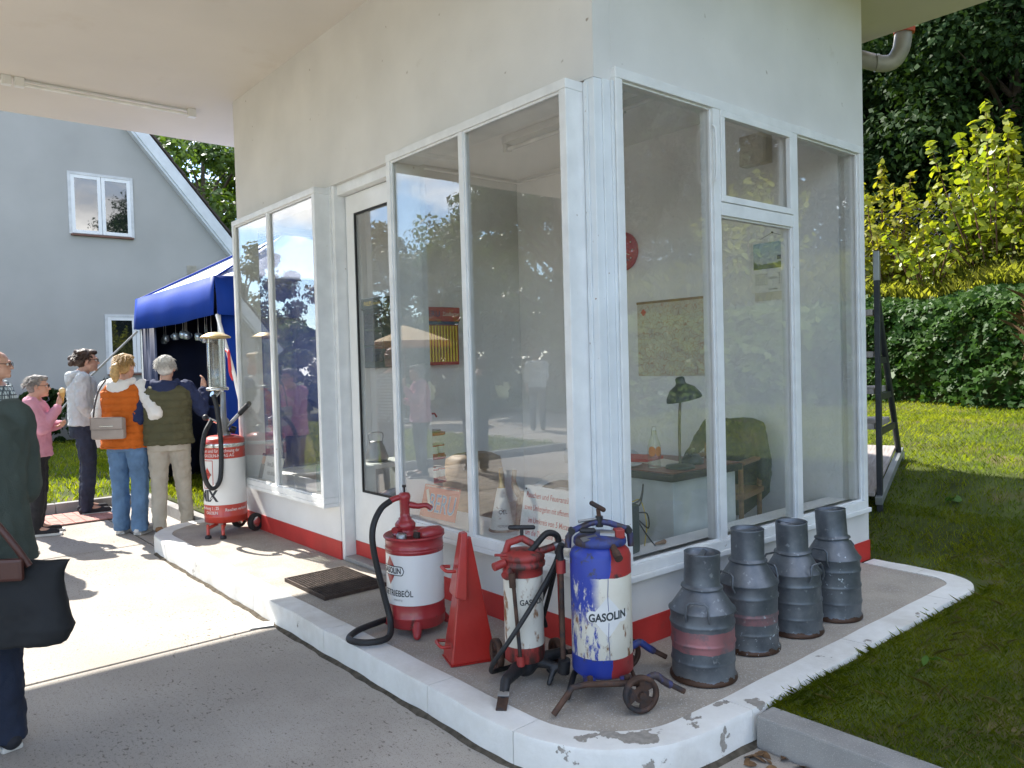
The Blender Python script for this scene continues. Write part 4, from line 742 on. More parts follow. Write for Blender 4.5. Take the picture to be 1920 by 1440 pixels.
MB().tube(bez([(-0.36, -0.38, 0.93), (-0.2, -0.26, 0.93), (0, -0.22, 0.90), (0.2, -0.26, 0.93), (0.36, -0.38, 0.93)], 5), 0.013).build('handlebar', silver, t); MB().ball((0, -0.52, 0.74), (0.12, 0.22, 0.12)).build('tank', silver, t); MB().ball((0, -0.92, 0.72), (0.13, 0.20, 0.06)).build('saddle', tyre, t)
for sx_ in (-0.17, 0.17): MB().cbox((sx_, -0.30, 0.42), (0.05, 0.03, 0.40), (R(-18), 0, 0), 0.012).build('leg_shield', ink, t)
MB().loft([(0, -0.55, 0.18, 0.11, 0.16), (0, -0.55, 0.34, 0.12, 0.18), (0, -0.52, 0.56, 0.05, 0.09)]).build('engine', MATS['dull_steel'], t)
tag(MB().loft([(1.45, 2.95, 0.012, 0.26, 0.16), (1.45, 2.95, 0.40, 0.27, 0.17), (1.45, 2.95, 0.58, 0.24, 0.15), (1.45, 2.95, 0.62, 0.16, 0.10)], p=4).build('wooden_trunk', mat('trunk_wood', (0.22, 0.15, 0.08), 0.6, var=0.25, scale=6, stretch=(1, 1, 8))), 'brown wooden trunk with a rounded lid on the kiosk floor', 'trunk')
# radiator, kettle and red bowl just inside the door
t = thing('heater', 'grey slatted heater standing just inside the glazed door', 'heater', (0.30, 3.05, 0.008), 0.2); MB().box((-0.10, -0.2, 0.03), (0.10, 0.2, 0.62), bev=0.02).build('case', MATS['desk_grey'], t)
for i in range(8): MB().box((-0.107, -0.15, 0.20+i*0.045), (-0.1005, 0.15, 0.222+i*0.045)).build('louvre', ink, t)
t = thing('metal_kettle', 'steel kettle with a wire handle on the low shelf near the door', 'kettle', (0.60, 3.15, 0.62)); MB().lathe([(0.0005, 0), (0.09, 0), (0.10, 0.03), (0.07, 0.12), (0.055, 0.15), (0.055, 0.165), (0.0005, 0.17)], 22).build('body', MATS['dull_steel'], t); MB().tube(bez([(-0.06, 0, 0.15), (-0.06, 0, 0.23), (0.06, 0, 0.23), (0.06, 0, 0.15)], 5), 0.005).build('handle', MATS['dull_steel'], t)
t = thing('low_shelf', 'plain grey shelf unit near the kiosk door', 'shelf', (0.60, 3.15, 0.008)); MB().box((-0.20, -0.16, 0.57), (0.25, 0.16, 0.61), bev=0.004).build('top', MATS['desk_grey'], t)
for x in (-0.18, 0.21): MB().box((x, -0.15, 0.0), (x+0.02, 0.15, 0.57)).build('side', MATS['desk_grey'], t)
t = thing('red_bowl', 'shallow red enamel bowl with a silver lid by the door', 'bowl', (0.34, 2.36, 0.40)); MB().lathe([(0.0005, 0), (0.08, 0), (0.16, 0.07), (0.165, 0.075), (0.155, 0.075), (0.0005, 0.03)], 28).build('bowl', rackred, t); MB().lathe([(0.15, 0.076), (0.10, 0.10), (0.03, 0.115), (0.0005, 0.115)], 28).build('lid', MATS['dull_steel'], t)
tag(MB().box((0.20, 2.18, 0.008), (0.50, 2.54, 0.399), bev=0.006).build('stool', MATS['desk_grey']), 'small grey box stool carrying the red bowl', 'stool')
# ------------------------------------------------------------------ things on the island
VIEW = R(-39.74)
# milk churns
def churn_mat(name, band=None, flakes=0.0, seed=0.0):
    m = bpy.data.materials.new(name); t, b = nodes_of(m); n, l = t.nodes.new, t.links.new; co = n('ShaderNodeTexCoord'); mp_ = n('ShaderNodeMapping'); mp_.inputs['Location'].default_value = (seed, seed*2, seed); l(co.outputs['Object'], mp_.inputs[0])
    def noise(s, d, r=0.6, v=None):
        q = n('ShaderNodeTexNoise'); q.inputs['Scale'].default_value = s; q.inputs['Detail'].default_value = d; q.inputs['Roughness'].default_value = r; l(v or mp_.outputs[0], q.inputs['Vector']); return q.outputs['Fac']
    def ramp(v, a, b_, c0=(0, 0, 0), c1=(1, 1, 1)):
        q = n('ShaderNodeValToRGB'); q.color_ramp.elements[0].position = a; q.color_ramp.elements[1].position = b_; q.color_ramp.elements[0].color = (*c0, 1); q.color_ramp.elements[1].color = (*c1, 1); l(v, q.inputs[0]); return q.outputs[0]
    def mix(f, a, b_):
        q = n('ShaderNodeMixRGB'); l(f, q.inputs[0]); l(a, q.inputs[1]); q.inputs[2].default_value = (*b_, 1); return q.outputs[0]
    def mth(op, a, b_=None, c=None):
        q = n('ShaderNodeMath'); q.operation = op
        for i, x in enumerate((a, b_, c)):
            if x is None: continue
            if isinstance(x, (int, float)): q.inputs[i].default_value = x
            else: l(x, q.inputs[i])
        return q.outputs[0]
    C = ramp(noise(9, 8), 0.3, 0.72, (0.085, 0.097, 0.112), (0.185, 0.20, 0.22))
    C = mix(mth('MULTIPLY', ramp(noise(30, 6), 0.62, 0.72), 0.6), C, (0.40, 0.42, 0.44))
    sx = n('ShaderNodeSeparateXYZ'); l(co.outputs['Object'], sx.inputs[0]); z = sx.outputs['Z']
    rust = mth('GREATER_THAN', mth('MULTIPLY_ADD', noise(20, 5), 0.05, mth('MULTIPLY', z, -1.0)), 0.004)
    C = mix(rust, C, (0.075, 0.040, 0.026))
    if band:
        f = mth('MULTIPLY', mth('GREATER_THAN', mth('MULTIPLY_ADD', noise(14, 5), 0.02, z), band[0]+0.01), mth('LESS_THAN', mth('MULTIPLY_ADD', noise(16, 5), 0.02, z), band[1]+0.01))
        f = mth('MULTIPLY', f, ramp(noise(12, 8, 0.7), band[2], band[2]+0.16, (1, 1, 1), (0.25, 0.25, 0.25))); f = mth('MULTIPLY', f, band[3]); C = mix(f, C, (0.40, 0.16, 0.17))
    if flakes:
        f = mth('MULTIPLY', ramp(noise(45, 6, 0.65), 0.62, 0.65), ramp(noise(4.5, 2), 0.50, 0.60)); C = mix(f, C, (0.55, 0.62, 0.68))
    l(C, b.inputs['Base Color']); b.inputs['Metallic'].default_value = 0.6; b.inputs['Roughness'].default_value = 0.46
    bp = n('ShaderNodeBump'); bp.inputs['Strength'].default_value = 0.25; bp.inputs['Distance'].default_value = 0.004; l(noise(18, 6), bp.inputs['Height']); l(bp.outputs[0], b.inputs['Normal'])
    return m
def churn(loc, rz, m, label, lid=0.0, H=1.0, tilt=0.0):
    t = thing('milk_churn', label, 'milk churn', loc, rz, 'milk churns along the window')
    r = 0.137
    pr = [(r+0.008, 0), (r+0.010, 0.004), (r+0.008, 0.016), (r, 0.024), (r, 0.075), (r+0.004, 0.082), (r+0.004, 0.090), (r, 0.098), (r, 0.155), (r+0.004, 0.162), (r+0.004, 0.170), (r, 0.178), (r, 0.235), (r+0.004, 0.242), (r+0.004, 0.250), (r-.001, 0.258), (r-.001, 0.292), (r+0.006, 0.300), (r+0.006, 0.306), (r-0.004, 0.314), (0.088, 0.382), (0.076, 0.395), (0.074, 0.42)]
    MB().lathe([(a, b*H) for a, b in pr], 40).build('body', m, t); bo = t.children[0]; bo.modifiers.new('w', 'WEIGHTED_NORMAL'); sd0 = loc[0]*7.0
    for v in bo.data.vertices:
        a_ = math.atan2(v.co.y, v.co.x); z_ = v.co.z; k0 = 0.0022*math.sin(2*a_+sd0+z_*9)+0.0016*math.sin(5*a_+sd0*2-z_*23)-0.007*max(0, 1-((a_-2.2*math.sin(sd0))**2/0.10+(z_-0.13-0.05*math.cos(sd0))**2/0.003)); f_ = 1+k0/0.137*(1 if 0.03 < z_ < 0.37 else 0); v.co.x *= f_; v.co.y *= f_
    M = Matrix.Translation((0, 0, 0.392*H)) @ Matrix.Rotation(tilt, 4, 'X')
    ld = MB().lathe([(0.088, 0.0), (0.092, 0.004), (0.090, 0.010), (0.080, 0.014), (0.078, 0.020), (0.078, 0.150), (0.0795, 0.156), (0.0765, 0.158), (0.074, 0.152), (0.074, 0.128), (0.0005, 0.126)], 36, M=M).build('lid', m, t)
    MB().add([(-0.073, -0.009, 0.152), (0.073, -0.009, 0.152), (0.073, 0.009, 0.146), (-0.073, 0.009, 0.146), (-0.073, -0.009, 0.149), (0.073, -0.009, 0.149), (0.073, 0.009, 0.143), (-0.073, 0.009, 0.143)], [(0, 1, 2, 3), (7, 6, 5, 4), (0, 4, 5, 1), (2, 6, 7, 3), (1, 5, 6, 2), (3, 7, 4, 0)], False, M).build('lid_bar', m, ld)
    MB().tube([(0.078, -0.012, 0.06), (0.092, -0.012, 0.06), (0.092, 0.012, 0.06), (0.078, 0.012, 0.06)], 0.004, 6).build('lid_lug', m, ld)
    for s in (-1, 1):
        a = [(s*0.135, -0.05, 0.275*H), (s*0.148, -0.048, 0.30*H), (s*0.140, -0.044, 0.345*H), (s*0.142, -0.03, 0.358*H), (s*0.142, 0.03, 0.358*H), (s*0.140, 0.044, 0.345*H), (s*0.148, 0.048, 0.30*H), (s*0.135, 0.05, 0.275*H)]
        MB().tube(a, 0.0052, 8).build('handle', m, t)
    return t
c1 = churn_mat('churn_zinc_red_band', (0.135, 0.225, 0.48, 0.85), 0, 0.0); c2 = churn_mat('churn_zinc_flaked', (0.14, 0.19, 0.40, 0.6), 1, 3.0); c3 = churn_mat('churn_zinc_plain', None, 0, 7.0); c4 = churn_mat('churn_zinc_white_flakes', None, 1, 11.4)
churn((0.17, -0.42, 0.0), R(208), c1, 'grey milk churn with a broad faded red band, next to the blue sprayer', H=1.0, tilt=R(-1.5))
churn((0.615, -0.36, 0.0), R(168), c2, 'grey milk churn with flaked white paint and a thin red trace, second from the sprayer', H=1.06)
churn((0.975, -0.385, 0.0), R(263), c3, 'plain grey milk churn without paint marks, third from the sprayer', H=1.015, tilt=R(2.5))
churn((1.33, -0.41, 0.0), R(180), c4, 'grey milk churn with white paint flakes and a tilted lid, farthest from the sprayer', H=1.06, tilt=R(4))
# ---- hand-pump oil drum
dred = mat('drum_red', (0.34, 0.028, 0.032), 0.36, var=0.14, scale=6, col2=(0.10, 0.03, 0.025), thr=(0.61, 0.68), wscale=15, coat=0.25); dwhite = mat('drum_white', (0.73, 0.73, 0.72), 0.3, var=0.04, scale=7, col2=(0.40, 0.38, 0.35), thr=(0.66, 0.74), wscale=7, stretch=(1, 1, 0.25), coat=0.3)
hose_m = mat('black_hose', (0.016, 0.016, 0.017), 0.55, var=0.2, bump=0.25, bscale=200); dark_iron = mat('dark_iron', (0.045, 0.032, 0.028), 0.6, 0.4, var=0.3, scale=20, bump=0.3)
t = thing('oil_drum', 'red and white gear-oil drum with a hand pump and black hose', 'oil drum', (-0.42, 0.99, 0.0)); r = 0.152
MB().lathe([(r-0.006, 0.04), (r, 0.046), (r, 0.085), (r+0.004, 0.092), (r+0.004, 0.098), (r, 0.105), (r, 0.165)], 48).build('lower_band', dred, t); MB().lathe([(r, 0.1655), (r, 0.425)], 48).build('white_band', dwhite, t); UB = lambda z: 0.4255+(z-0.4255)*0.62
MB().lathe([(a_, UB(z_)) for a_, z_ in ((r, 0.4255), (r, 0.440), (r+0.003, 0.446), (r, 0.452), (r, 0.462), (r+0.003, 0.468), (r, 0.474), (r, 0.525), (r+0.004, 0.545), (r+0.010, 0.550), (r+0.011, 0.558), (r+0.006, 0.568), (r, 0.564), (r-0.005, 0.552), (0.0005, 0.550))], 48).build('upper_band', dred, t)
for a in (238, 350, 118): MB().caps(((r-0.03)*math.cos(R(a)), (r-0.03)*math.sin(R(a)), 0.07), 0.034, ((r+0.025)*math.cos(R(a)), (r+0.025)*math.sin(R(a)), 0.020), 0.020).build('foot', dred, t)
q = MB(); wrappatch(q, [(-0.05, 0), (0, -0.075), (0.05, 0), (0, 0.075)], r, 0.345, R(181)); q.build('diamond_emblem', dred, t)
pill = [(0.082*math.cos(x)*1 if False else (0.062+0.020*math.cos(x) if math.cos(x) > 0 else -0.062+0.020*math.cos(x)), 0.021*math.sin(x)) for x in np.linspace(0, 2*math.pi, 24, endpoint=False)]
q = MB(); wrappatch(q, [(x*1.05, y*1.22) for x, y in pill], r, 0.345, R(184), 0.0014); q.build('emblem_border', ink, t); q = MB(); wrappatch(q, pill, r, 0.345, R(184), 0.0018); q.build('emblem_plate', dwhite, t)
q = MB(); wraptext(q, 'GASOLIN', 0.042, r, 0.345, R(184), 0.78, 0.03, 0.0026); q.build('lettering', ink, t); q = MB(); wraptext(q, 'GETRIEBEÖL', 0.045, r, 0.228, R(196), 0.78, 0.012, 0.0016); q.build('lettering', ink, t); q = MB(); wraptext(q, 'Inhalt 60 kg', 0.014, r, 0.195, R(201), 0.8, 0, 0.0016); q.build('lettering', MATS['dull_steel'], t)
MB().lathe([(0.058, 0.551), (0.060, 0.575), (0.045, 0.592), (0.0005, 0.598)], 28, (0.055, -0.075, 0), sx=1.35, sy=0.85).build('filler_lid', dred, t).location = (0, 0, -0.047); MB().cbox((-0.05, -0.105, 0.572), (0.022, 0.03, 0.03), (0, 0, 0.4), 0.003).build('lid_clamp', dark_iron, t, loc=(0, 0, -0.047)); MB().cbox((0.135, -0.03, 0.566), (0.02, 0.03, 0.02), (0, 0, 0.4), 0.003).build('lid_clamp', dark_iron, t, loc=(0, 0, -0.047)); MB().lathe([(0.026, 0.55), (0.027, 0.575), (0.018, 0.582), (0.0005, 0.583)], 20, (-0.105, -0.045, 0)).build('vent_cap', MATS['dull_steel'], t).location = (0, 0, -0.047)
pu = MB(); px, py = -0.035, 0.035; pu.lathe([(0.07, 0.552), (0.07, 0.566), (0.045, 0.572), (0.058, 0.60), (0.060, 0.625), (0.046, 0.648), (0.038, 0.655), (0.039, 0.664), (0.030, 0.672), (0.028, 0.70), (0.030, 0.78), (0.033, 0.795), (0.036, 0.815), (0.028, 0.835), (0.0005, 0.842)], 28, (px, py, 0)); pu = pu.build('hand_pump', dred, t, loc=(0, 0, 0.075)); pu.scale = (0.92, 0.92, 0.78)
MB().tube(bez([(px+0.02, py-0.015, 0.755), (px+0.06, py-0.045, 0.742), (px+0.10, py-0.07, 0.745), (px+0.125, py-0.09, 0.720)], 5), [0.022]*4+[0.019]*4+[0.017]*4+[0.016]*4, 10).build('pump_spout', dred, pu); MB().tube([(px, py, 0.83), (px, py, 0.885), ], 0.006).build('pump_rod', dark_iron, pu); MB().cyl((px, py, 0.875), (px, py, 0.890), 0.012, n=12).build('rod_knob', dark_iron, pu)
MB().tube([(px, py, 0.815), (px-0.05, py+0.025, 0.80), (px-0.075, py+0.03, 0.79)], 0.020, 12).build('outlet', dred, pu); MB().cyl((px-0.05, py-0.01, 0.60), (px-0.09, py-0.03, 0.60), 0.022, n=14).build('side_plug', dred, pu)
MB().tube(bez([(px-0.06, py+0.027, 0.692), (px-0.13, py+0.02, 0.655), (px-0.19, py-0.0, 0.57), (px-0.195, py-0.01, 0.45), (px-0.155, py-0.03, 0.22), (px-0.14, py-0.06, 0.09), (px-0.19, py-0.12, 0.030), (px-0.30, py-0.11, 0.028), (px-0.345, py-0.0, 0.026), (px-0.25, py+0.09, 0.026), (px-0.10, py+0.12, 0.03), (px-0.02, py+0.14, 0.026)], 8), 0.0165, 14).build('hose', hose_m, t)
# ---- tall red sheet-metal warning pyramid
cred = mat('pyramid_red', (0.40, 0.022, 0.016), 0.34, var=0.12, scale=5, coat=0.15, bump=0.3, bscale=40, col2=(0.22, 0.03, 0.02), thr=(0.60, 0.74), wscale=7)
t = thing('warning_pyramid', 'tall red sheet-metal warning pyramid standing beside the oil drum', 'warning sign', (-0.46, 0.44, 0.0), R(-20))
m_ = MB(); m_.add([(-0.12, -0.06, 0.004), (0.10, -0.06, 0.004), (0.10, 0.10, 0.004), (-0.12, 0.10, 0.004), (-0.035, 0.0, 0.575), (0.008, 0.0, 0.585), (0.008, 0.03, 0.585), (-0.035, 0.03, 0.575)], [(0, 1, 5, 4), (1, 2, 6, 5), (2, 3, 7, 6), (3, 0, 4, 7), (0, 3, 2, 1), (4, 5, 6, 7)]); o = m_.build('front_panel', cred, t)
bv = o.modifiers.new('b', 'BEVEL'); bv.width = 0.006; bv.segments = 2
M = Matrix.Translation((-0.125, -0.01, 0.0)); m_ = MB(); m_.add([(0.030, -0.055, 0.32), (0.085, -0.062, 0.30), (0.085, 0.06, 0.30), (0.030, 0.06, 0.32), (0.080, -0.012, 0.605), (0.110, -0.014, 0.61), (0.110, 0.04, 0.61), (0.080, 0.04, 0.605)], [(0, 1, 5, 4), (1, 2, 6, 5), (2, 3, 7, 6), (3, 0, 4, 7), (0, 3, 2, 1), (4, 5, 6, 7)], False, M); o = m_.build('folded_panel', cred, t); bv = o.modifiers.new('b', 'BEVEL'); bv.width = 0.005; bv.segments = 2
for z, x in ((0.44, -0.105), (0.09, -0.14)): MB().tube(bez([(x+0.02, -0.045, z), (x-0.02, -0.045, z+0.004), (x-0.03, 0.0, z+0.01), (x-0.02, 0.05, z+0.004), (x+0.02, 0.05, z)], 4), 0.008, 8).build('catch', cred, t)
MB().box((-0.124, -0.064, 0.0), (0.104, 0.104, 0.0045), bev=0.001).build('base_flange', cred, t)
# ---- greasy old equipment: shared worn paints
def worn(name, base, under, thr, sc_=12, rough=0.5, streak=(1, 1, 0.35)): return mat(name, base, rough, var=0.12, scale=8, col2=under, thr=thr, wscale=sc_, stretch=streak, bump=0.35, bscale=60)
wr_red = worn('worn_red', (0.33, 0.035, 0.03), (0.055, 0.025, 0.02), (0.50, 0.60)); wr_blue = worn('worn_blue', (0.03, 0.05, 0.22), (0.045, 0.032, 0.035), (0.44, 0.56)); rusty = mat('rusty_iron', (0.085, 0.045, 0.03), 0.75, 0.25, var=0.35, scale=18, bump=0.5, bscale=90, col2=(0.03, 0.03, 0.035), thr=(0.5, 0.62), wscale=10); wr_white = worn('worn_white', (0.66, 0.63, 0.55), (0.24, 0.11, 0.04), (0.545, 0.63), 18, 0.45, (1, 1, 0.6))
iron = mat('black_iron', (0.035, 0.035, 0.038), 0.5, 0.5, var=0.3, scale=12, bump=0.4, bscale=60)
def tankmat():
    m = bpy.data.materials.new('chipped_blue_white_red'); t, b = nodes_of(m); n, l = t.nodes.new, t.links.new; co = n('ShaderNodeTexCoord')
    def noise(s, d, r=0.6, st=None):
        q = n('ShaderNodeTexNoise'); q.inputs['Scale'].default_value = s; q.inputs['Detail'].default_value = d; q.inputs['Roughness'].default_value = r; v = co.outputs['Object']
        if st: p_ = n('ShaderNodeMapping'); p_.inputs['Scale'].default_value = st; l(v, p_.inputs[0]); v = p_.outputs[0]
        l(v, q.inputs['Vector']); return q.outputs['Fac']
    def mth(op, a, b_=None, c=None, cl=False):
        q = n('ShaderNodeMath'); q.operation = op; q.use_clamp = cl
        for i, x in enumerate((a, b_, c)):
            if x is None: continue
            if isinstance(x, (int, float)): q.inputs[i].default_value = x
            else: l(x, q.inputs[i])
        return q.outputs[0]
    def mix(f, a, b_):
        q = n('ShaderNodeMixRGB'); l(f, q.inputs[0])
        for i, x in ((1, a), (2, b_)):
            if isinstance(x, tuple): q.inputs[i].default_value = (*x, 1)
            else: l(x, q.inputs[i])
        return q.outputs[0]
    s = n('ShaderNodeSeparateXYZ'); l(co.outputs['Object'], s.inputs[0]); X, Z = s.outputs['X'], s.outputs['Z']
    n1 = noise(7, 4); n2 = noise(38, 8, 0.72, (1, 1, 0.3)); n3 = noise(22, 9, 0.68)
    x1 = mth('ADD', X, mth('MULTIPLY_ADD', n1, 0.06, -0.03)); z1 = mth('ADD', Z, mth('MULTIPLY_ADD', n1, 0.05, -0.025))
    white = mix(mth('MULTIPLY_ADD', noise(5, 6), 1.6, -0.45, True), (0.70, 0.68, 0.60), (0.60, 0.54, 0.42))
    rust = mth('MULTIPLY_ADD', noise(17, 9, 0.7, (1, 1, 0.45)), 14, -7.9, True); white = mix(rust, white, (0.22, 0.10, 0.035))
    # blue left over on the left side, scraped off in patches
    edge_ = mth('MULTIPLY_ADD', mth('SUBTRACT', -0.035, x1), 26, 0.5, True); up = mth('MULTIPLY_ADD', mth('SUBTRACT', mth('ADD', z1, mth('MULTIPLY_ADD', n2, 0.26, -0.13)), 0.34), 22, 0.5, True)
    scr = mth('MULTIPLY_ADD', n2, -16, 9.4, True); blue_f = mth('MULTIPLY', mth('MULTIPLY', edge_, up), scr)
    lowdust = mth('MULTIPLY', mth('MULTIPLY_ADD', n2, 16, -8.6, True), mth('MULTIPLY_ADD', mth('SUBTRACT', 0.0, x1), 20, 0.5, True)); blue_f = mth('MAXIMUM', blue_f, mth('MULTIPLY', lowdust, mth('LESS_THAN', Z, 0.36)))
    blue = (0.025, 0.05, 0.33); C = mix(blue_f, white, blue)
    top = mth('GREATER_THAN', mth('MULTIPLY_ADD', n3, 0.012, Z), 0.518); bot = mth('LESS_THAN', mth('MULTIPLY_ADD', n3, 0.010, Z), 0.182)
    redside = mth('GREATER_THAN', x1, 0.028); redc = mix(mth('MULTIPLY_ADD', n3, 12, -7.0, True), (0.36, 0.035, 0.035), (0.06, 0.03, 0.03)); bluec = mix(mth('MULTIPLY_ADD', n3, 12, -6.9, True), blue, (0.05, 0.05, 0.06))
    ends = mix(redside, bluec, redc); C = mix(mth('MAXIMUM', top, bot), C, ends)
    l(C, b.inputs['Base Color']); b.inputs['Roughness'].default_value = 0.42
    bp = n('ShaderNodeBump'); bp.inputs['Strength'].default_value = 0.35; bp.inputs['Distance'].default_value = 0.003; l(n3, bp.inputs['Height']); l(bp.outputs[0], b.inputs['Normal']); return m
# small greaser on a cast tripod foot
t = thing('grease_pump', 'small rusty white and red grease pump on a cast-iron foot with wheels', 'grease pump', (-0.43, 0.09, 0.0), VIEW); r = 0.0875
MB().lathe([(r, 0.165), (r, 0.470)], 36).build('barrel', wr_white, t); MB().lathe([(r-0.004, 0.095), (r+0.001, 0.10), (r+0.001, 0.1645)], 36).build('lower_band', wr_red, t); MB().lathe([(r+0.001, 0.4705), (r+0.001, 0.505), (r+0.012, 0.51), (r+0.014, 0.525), (r+0.006, 0.53), (r+0.006, 0.54), (r+0.012, 0.545), (r+0.010, 0.56), (r-0.02, 0.575), (0.0005, 0.585)], 36).build('head', wr_red, t)
hd_ = MB(); hd_.tube([(-0.075, -0.01, 0.56), (-0.06, -0.01, 0.61), (0.0, -0.01, 0.63), (0.05, -0.01, 0.60), (0.085, -0.01, 0.52)], 0.017, 10); hd_.build('yoke', wr_red, t)
MB().cyl((0.0, -0.01, 0.62), (0.0, -0.01, 0.672), 0.008).build('spindle', iron, t); MB().caps((-0.05, -0.01, 0.678), 0.0105, (0.05, -0.01, 0.676), 0.0105).build('tee_handle', iron, t)
for p0, p1, rr in (((-0.08, -0.06, 0.535), (-0.125, -0.09, 0.525), 0.018), ((-0.06, -0.07, 0.50), (-0.075, -0.095, 0.485), 0.022), ((-0.07, -0.05, 0.565), (-0.12, -0.07, 0.572), 0.006), ((0.07, 0.0, 0.565), (0.14, 0.02, 0.58), 0.017)): MB().cyl(p0, p1, rr, n=14).build('valve', wr_red, t)
MB().cyl((0.14, 0.02, 0.58), (0.185, 0.035, 0.59), 0.02, n=14).build('coupling', MATS['dull_steel'], t); MB().cyl((-0.045, -0.105, 0.49), (-0.02, -0.105, 0.12), 0.0085, n=10).build('pressure_pipe', rusty, t); MB().cyl((-0.046, -0.105, 0.44), (-0.048, -0.105, 0.50), 0.015, n=12).build('pipe_nut', rusty, t); MB().cyl((-0.02, -0.105, 0.10), (-0.021, -0.105, 0.14), 0.018, n=12).build('pipe_nut', wr_red, t)
bm_ = MB(); bm_.caps((0, 0, 0.085), 0.06, (0.0, -0.02, 0.075), 0.055).caps((-0.02, -0.05, 0.08), 0.035, (-0.085, -0.20, 0.075), 0.024).caps((-0.085, -0.20, 0.075), 0.024, (-0.095, -0.25, 0.03), 0.02).caps((0.0, -0.03, 0.085), 0.035, (0.17, 0.03, 0.105), 0.022).caps((0.03, 0, 0.085), 0.03, (0.15, -0.07, 0.075), 0.016).caps((0.13, -0.06, 0.08), 0.016, (0.10, -0.09, 0.014), 0.013).caps((-0.03, 0.03, 0.08), 0.03, (-0.10, 0.12, 0.075), 0.02)
remesh(bm_, 'cast_foot', 0.009, iron, t, 0, 0, 2); MB().cbox((-0.10, -0.285, 0.018), (0.045, 0.075, 0.012), (R(22), 0, R(-8)), 0.004).build('foot_tread', rusty, t); MB().cbox((-0.095, -0.255, 0.042), (0.048, 0.022, 0.014), (R(40), 0, R(-8)), 0.003).build('tread_bracket', MATS['dull_steel'], t)
def wheel(mb_parent, c, rad, ax, m, holes=True):
    ax = Vector(ax).normalized(); M = Matrix.Translation(c) @ ax.to_track_quat('Z', 'Y').to_matrix().to_4x4()
    w_ = MB().lathe([(rad-0.018, -0.006), (rad-0.012, -0.014), (rad, -0.014), (rad+0.002, 0.0), (rad, 0.014), (rad-0.012, 0.014), (rad-0.018, 0.006), (rad-0.018, -0.006)], 32, M=M, cap=False).build('wheel', m, mb_parent)
    n_ = 24; vs = []; fs = []
    MB().lathe([(0.0005, 0.006), (0.018, 0.006), (rad*0.36, 0.004)], 24, M=M, cap=False).build('hub', m, w_)
    for k_ in range(3):
        sp = MB(); a0 = R(120*k_+22); a1 = R(120*k_+98)
        sp.lathe([(rad*0.34, 0.004), (rad-0.016, 0.004)], 8, M=M, a0=a0, a1=a1); sp.lathe([(rad*0.34, -0.004), (rad-0.016, -0.004)], 8, M=M, a0=a0, a1=a1); sp.build('web', m, w_)
    MB().lathe([(rad*0.34, 0.003), (rad*0.48, 0.003)], 24, M=M, cap=False).build('hub_ring', m, w_); MB().lathe([(rad*0.82, 0.003), (rad-0.014, 0.003)], 24, M=M, cap=False).build('rim_ring', m, w_)
    MB().cyl(tuple(M @ Vector((0, 0, -0.02))), tuple(M @ Vector((0, 0, 0.022))), 0.014, n=12).build('axle_cap', rusty, w_)
    return w_
wheel(t, (-0.128, 0.115, 0.072), 0.068, (1, 0.35, 0), rusty); wheel(t, (0.145, 0.10, 0.072), 0.068, (1, 0.35, 0), rusty)
MB().tube([(0.172, 0.03, 0.08), (0.166, 0.03, 0.30), (0.163, 0.03, 0.575)], 0.0125, 12).build('riser_pipe', wr_red, t); MB().cbox((0.163, 0.03, 0.565), (0.04, 0.04, 0.035), (0, 0, 0), 0.006).build('riser_head', iron, t)
MB().tube(bez([(0.02, -0.02, 0.555), (0.06, -0.02, 0.60), (0.11, 0.0, 0.645), (0.155, 0.02, 0.63), (0.165, 0.03, 0.58)], 7), 0.0145, 12).build('hose', hose_m, t)
MB().tube(bez([(0.172, 0.015, 0.585), (0.13, -0.05, 0.50), (0.03, -0.13, 0.36), (-0.07, -0.15, 0.22), (-0.135, -0.11, 0.12), (-0.15, -0.03, 0.05), (-0.12, 0.05, 0.022), (-0.02, 0.13, 0.03), (0.06, 0.16, 0.14), (0.12, 0.12, 0.34), (0.165, 0.05, 0.56)], 8), 0.0105, 10).build('hose', hose_m, t)
MB().tube(bez([(0.175, 0.05, 0.57), (0.13, 0.08, 0.44), (0.08, 0.12, 0.30), (0.10, 0.15, 0.18)], 6), 0.0105, 10).build('hose', hose_m, t)
q = MB(); wraptext(q, 'GASOLIN', 0.034, r, 0.365, R(-62), 0.85, 0.02); q.build('lettering', ink, t)
# large sprayer on a two-wheeled frame
t = thing('pressure_sprayer', 'chipped blue, white and red pressure tank lettered GASOLIN on a wheeled frame', 'pressure tank', (-0.27, -0.23, 0.0), VIEW); r = 0.1285; tk = tankmat()
MB().lathe([(0.09, 0.085), (r-0.012, 0.092), (r, 0.105), (r, 0.585), (r-0.006, 0.605), (r-0.025, 0.622), (0.10, 0.628), (0.098, 0.632)], 48).build('tank', tk, t)
lid = MB().lathe([(0.108, 0.630), (0.112, 0.636), (0.110, 0.655), (0.095, 0.668), (0.05, 0.676), (0.0005, 0.678)], 40).build('lid', wr_blue, t); MB().cbox((-0.05, -0.07, 0.668), (0.07, 0.035, 0.003), (R(14), R(-8), 0.3)).build('maker_plate', MATS['dull_steel'], lid)
MB().lathe([(0.02, 0.1), (0.025, 0.105)], 8).build('drain', iron, t)
yk = MB(); A = [(-0.135, 0, 0.615), (-0.132, 0, 0.66), (-0.115, 0, 0.685), (-0.04, 0, 0.715), (0.0, 0, 0.722), (0.04, 0, 0.715), (0.11, 0, 0.69), (0.128, 0, 0.665), (0.132, 0, 0.615)]; yk.tube(A, 0.0145, 8); yk.build('clamp_yoke', wr_blue, t)
for x in (-0.118, 0.122): MB().cyl((x, -0.022, 0.685), (x, 0.022, 0.685), 0.014, n=12).build('yoke_pin', iron, t)
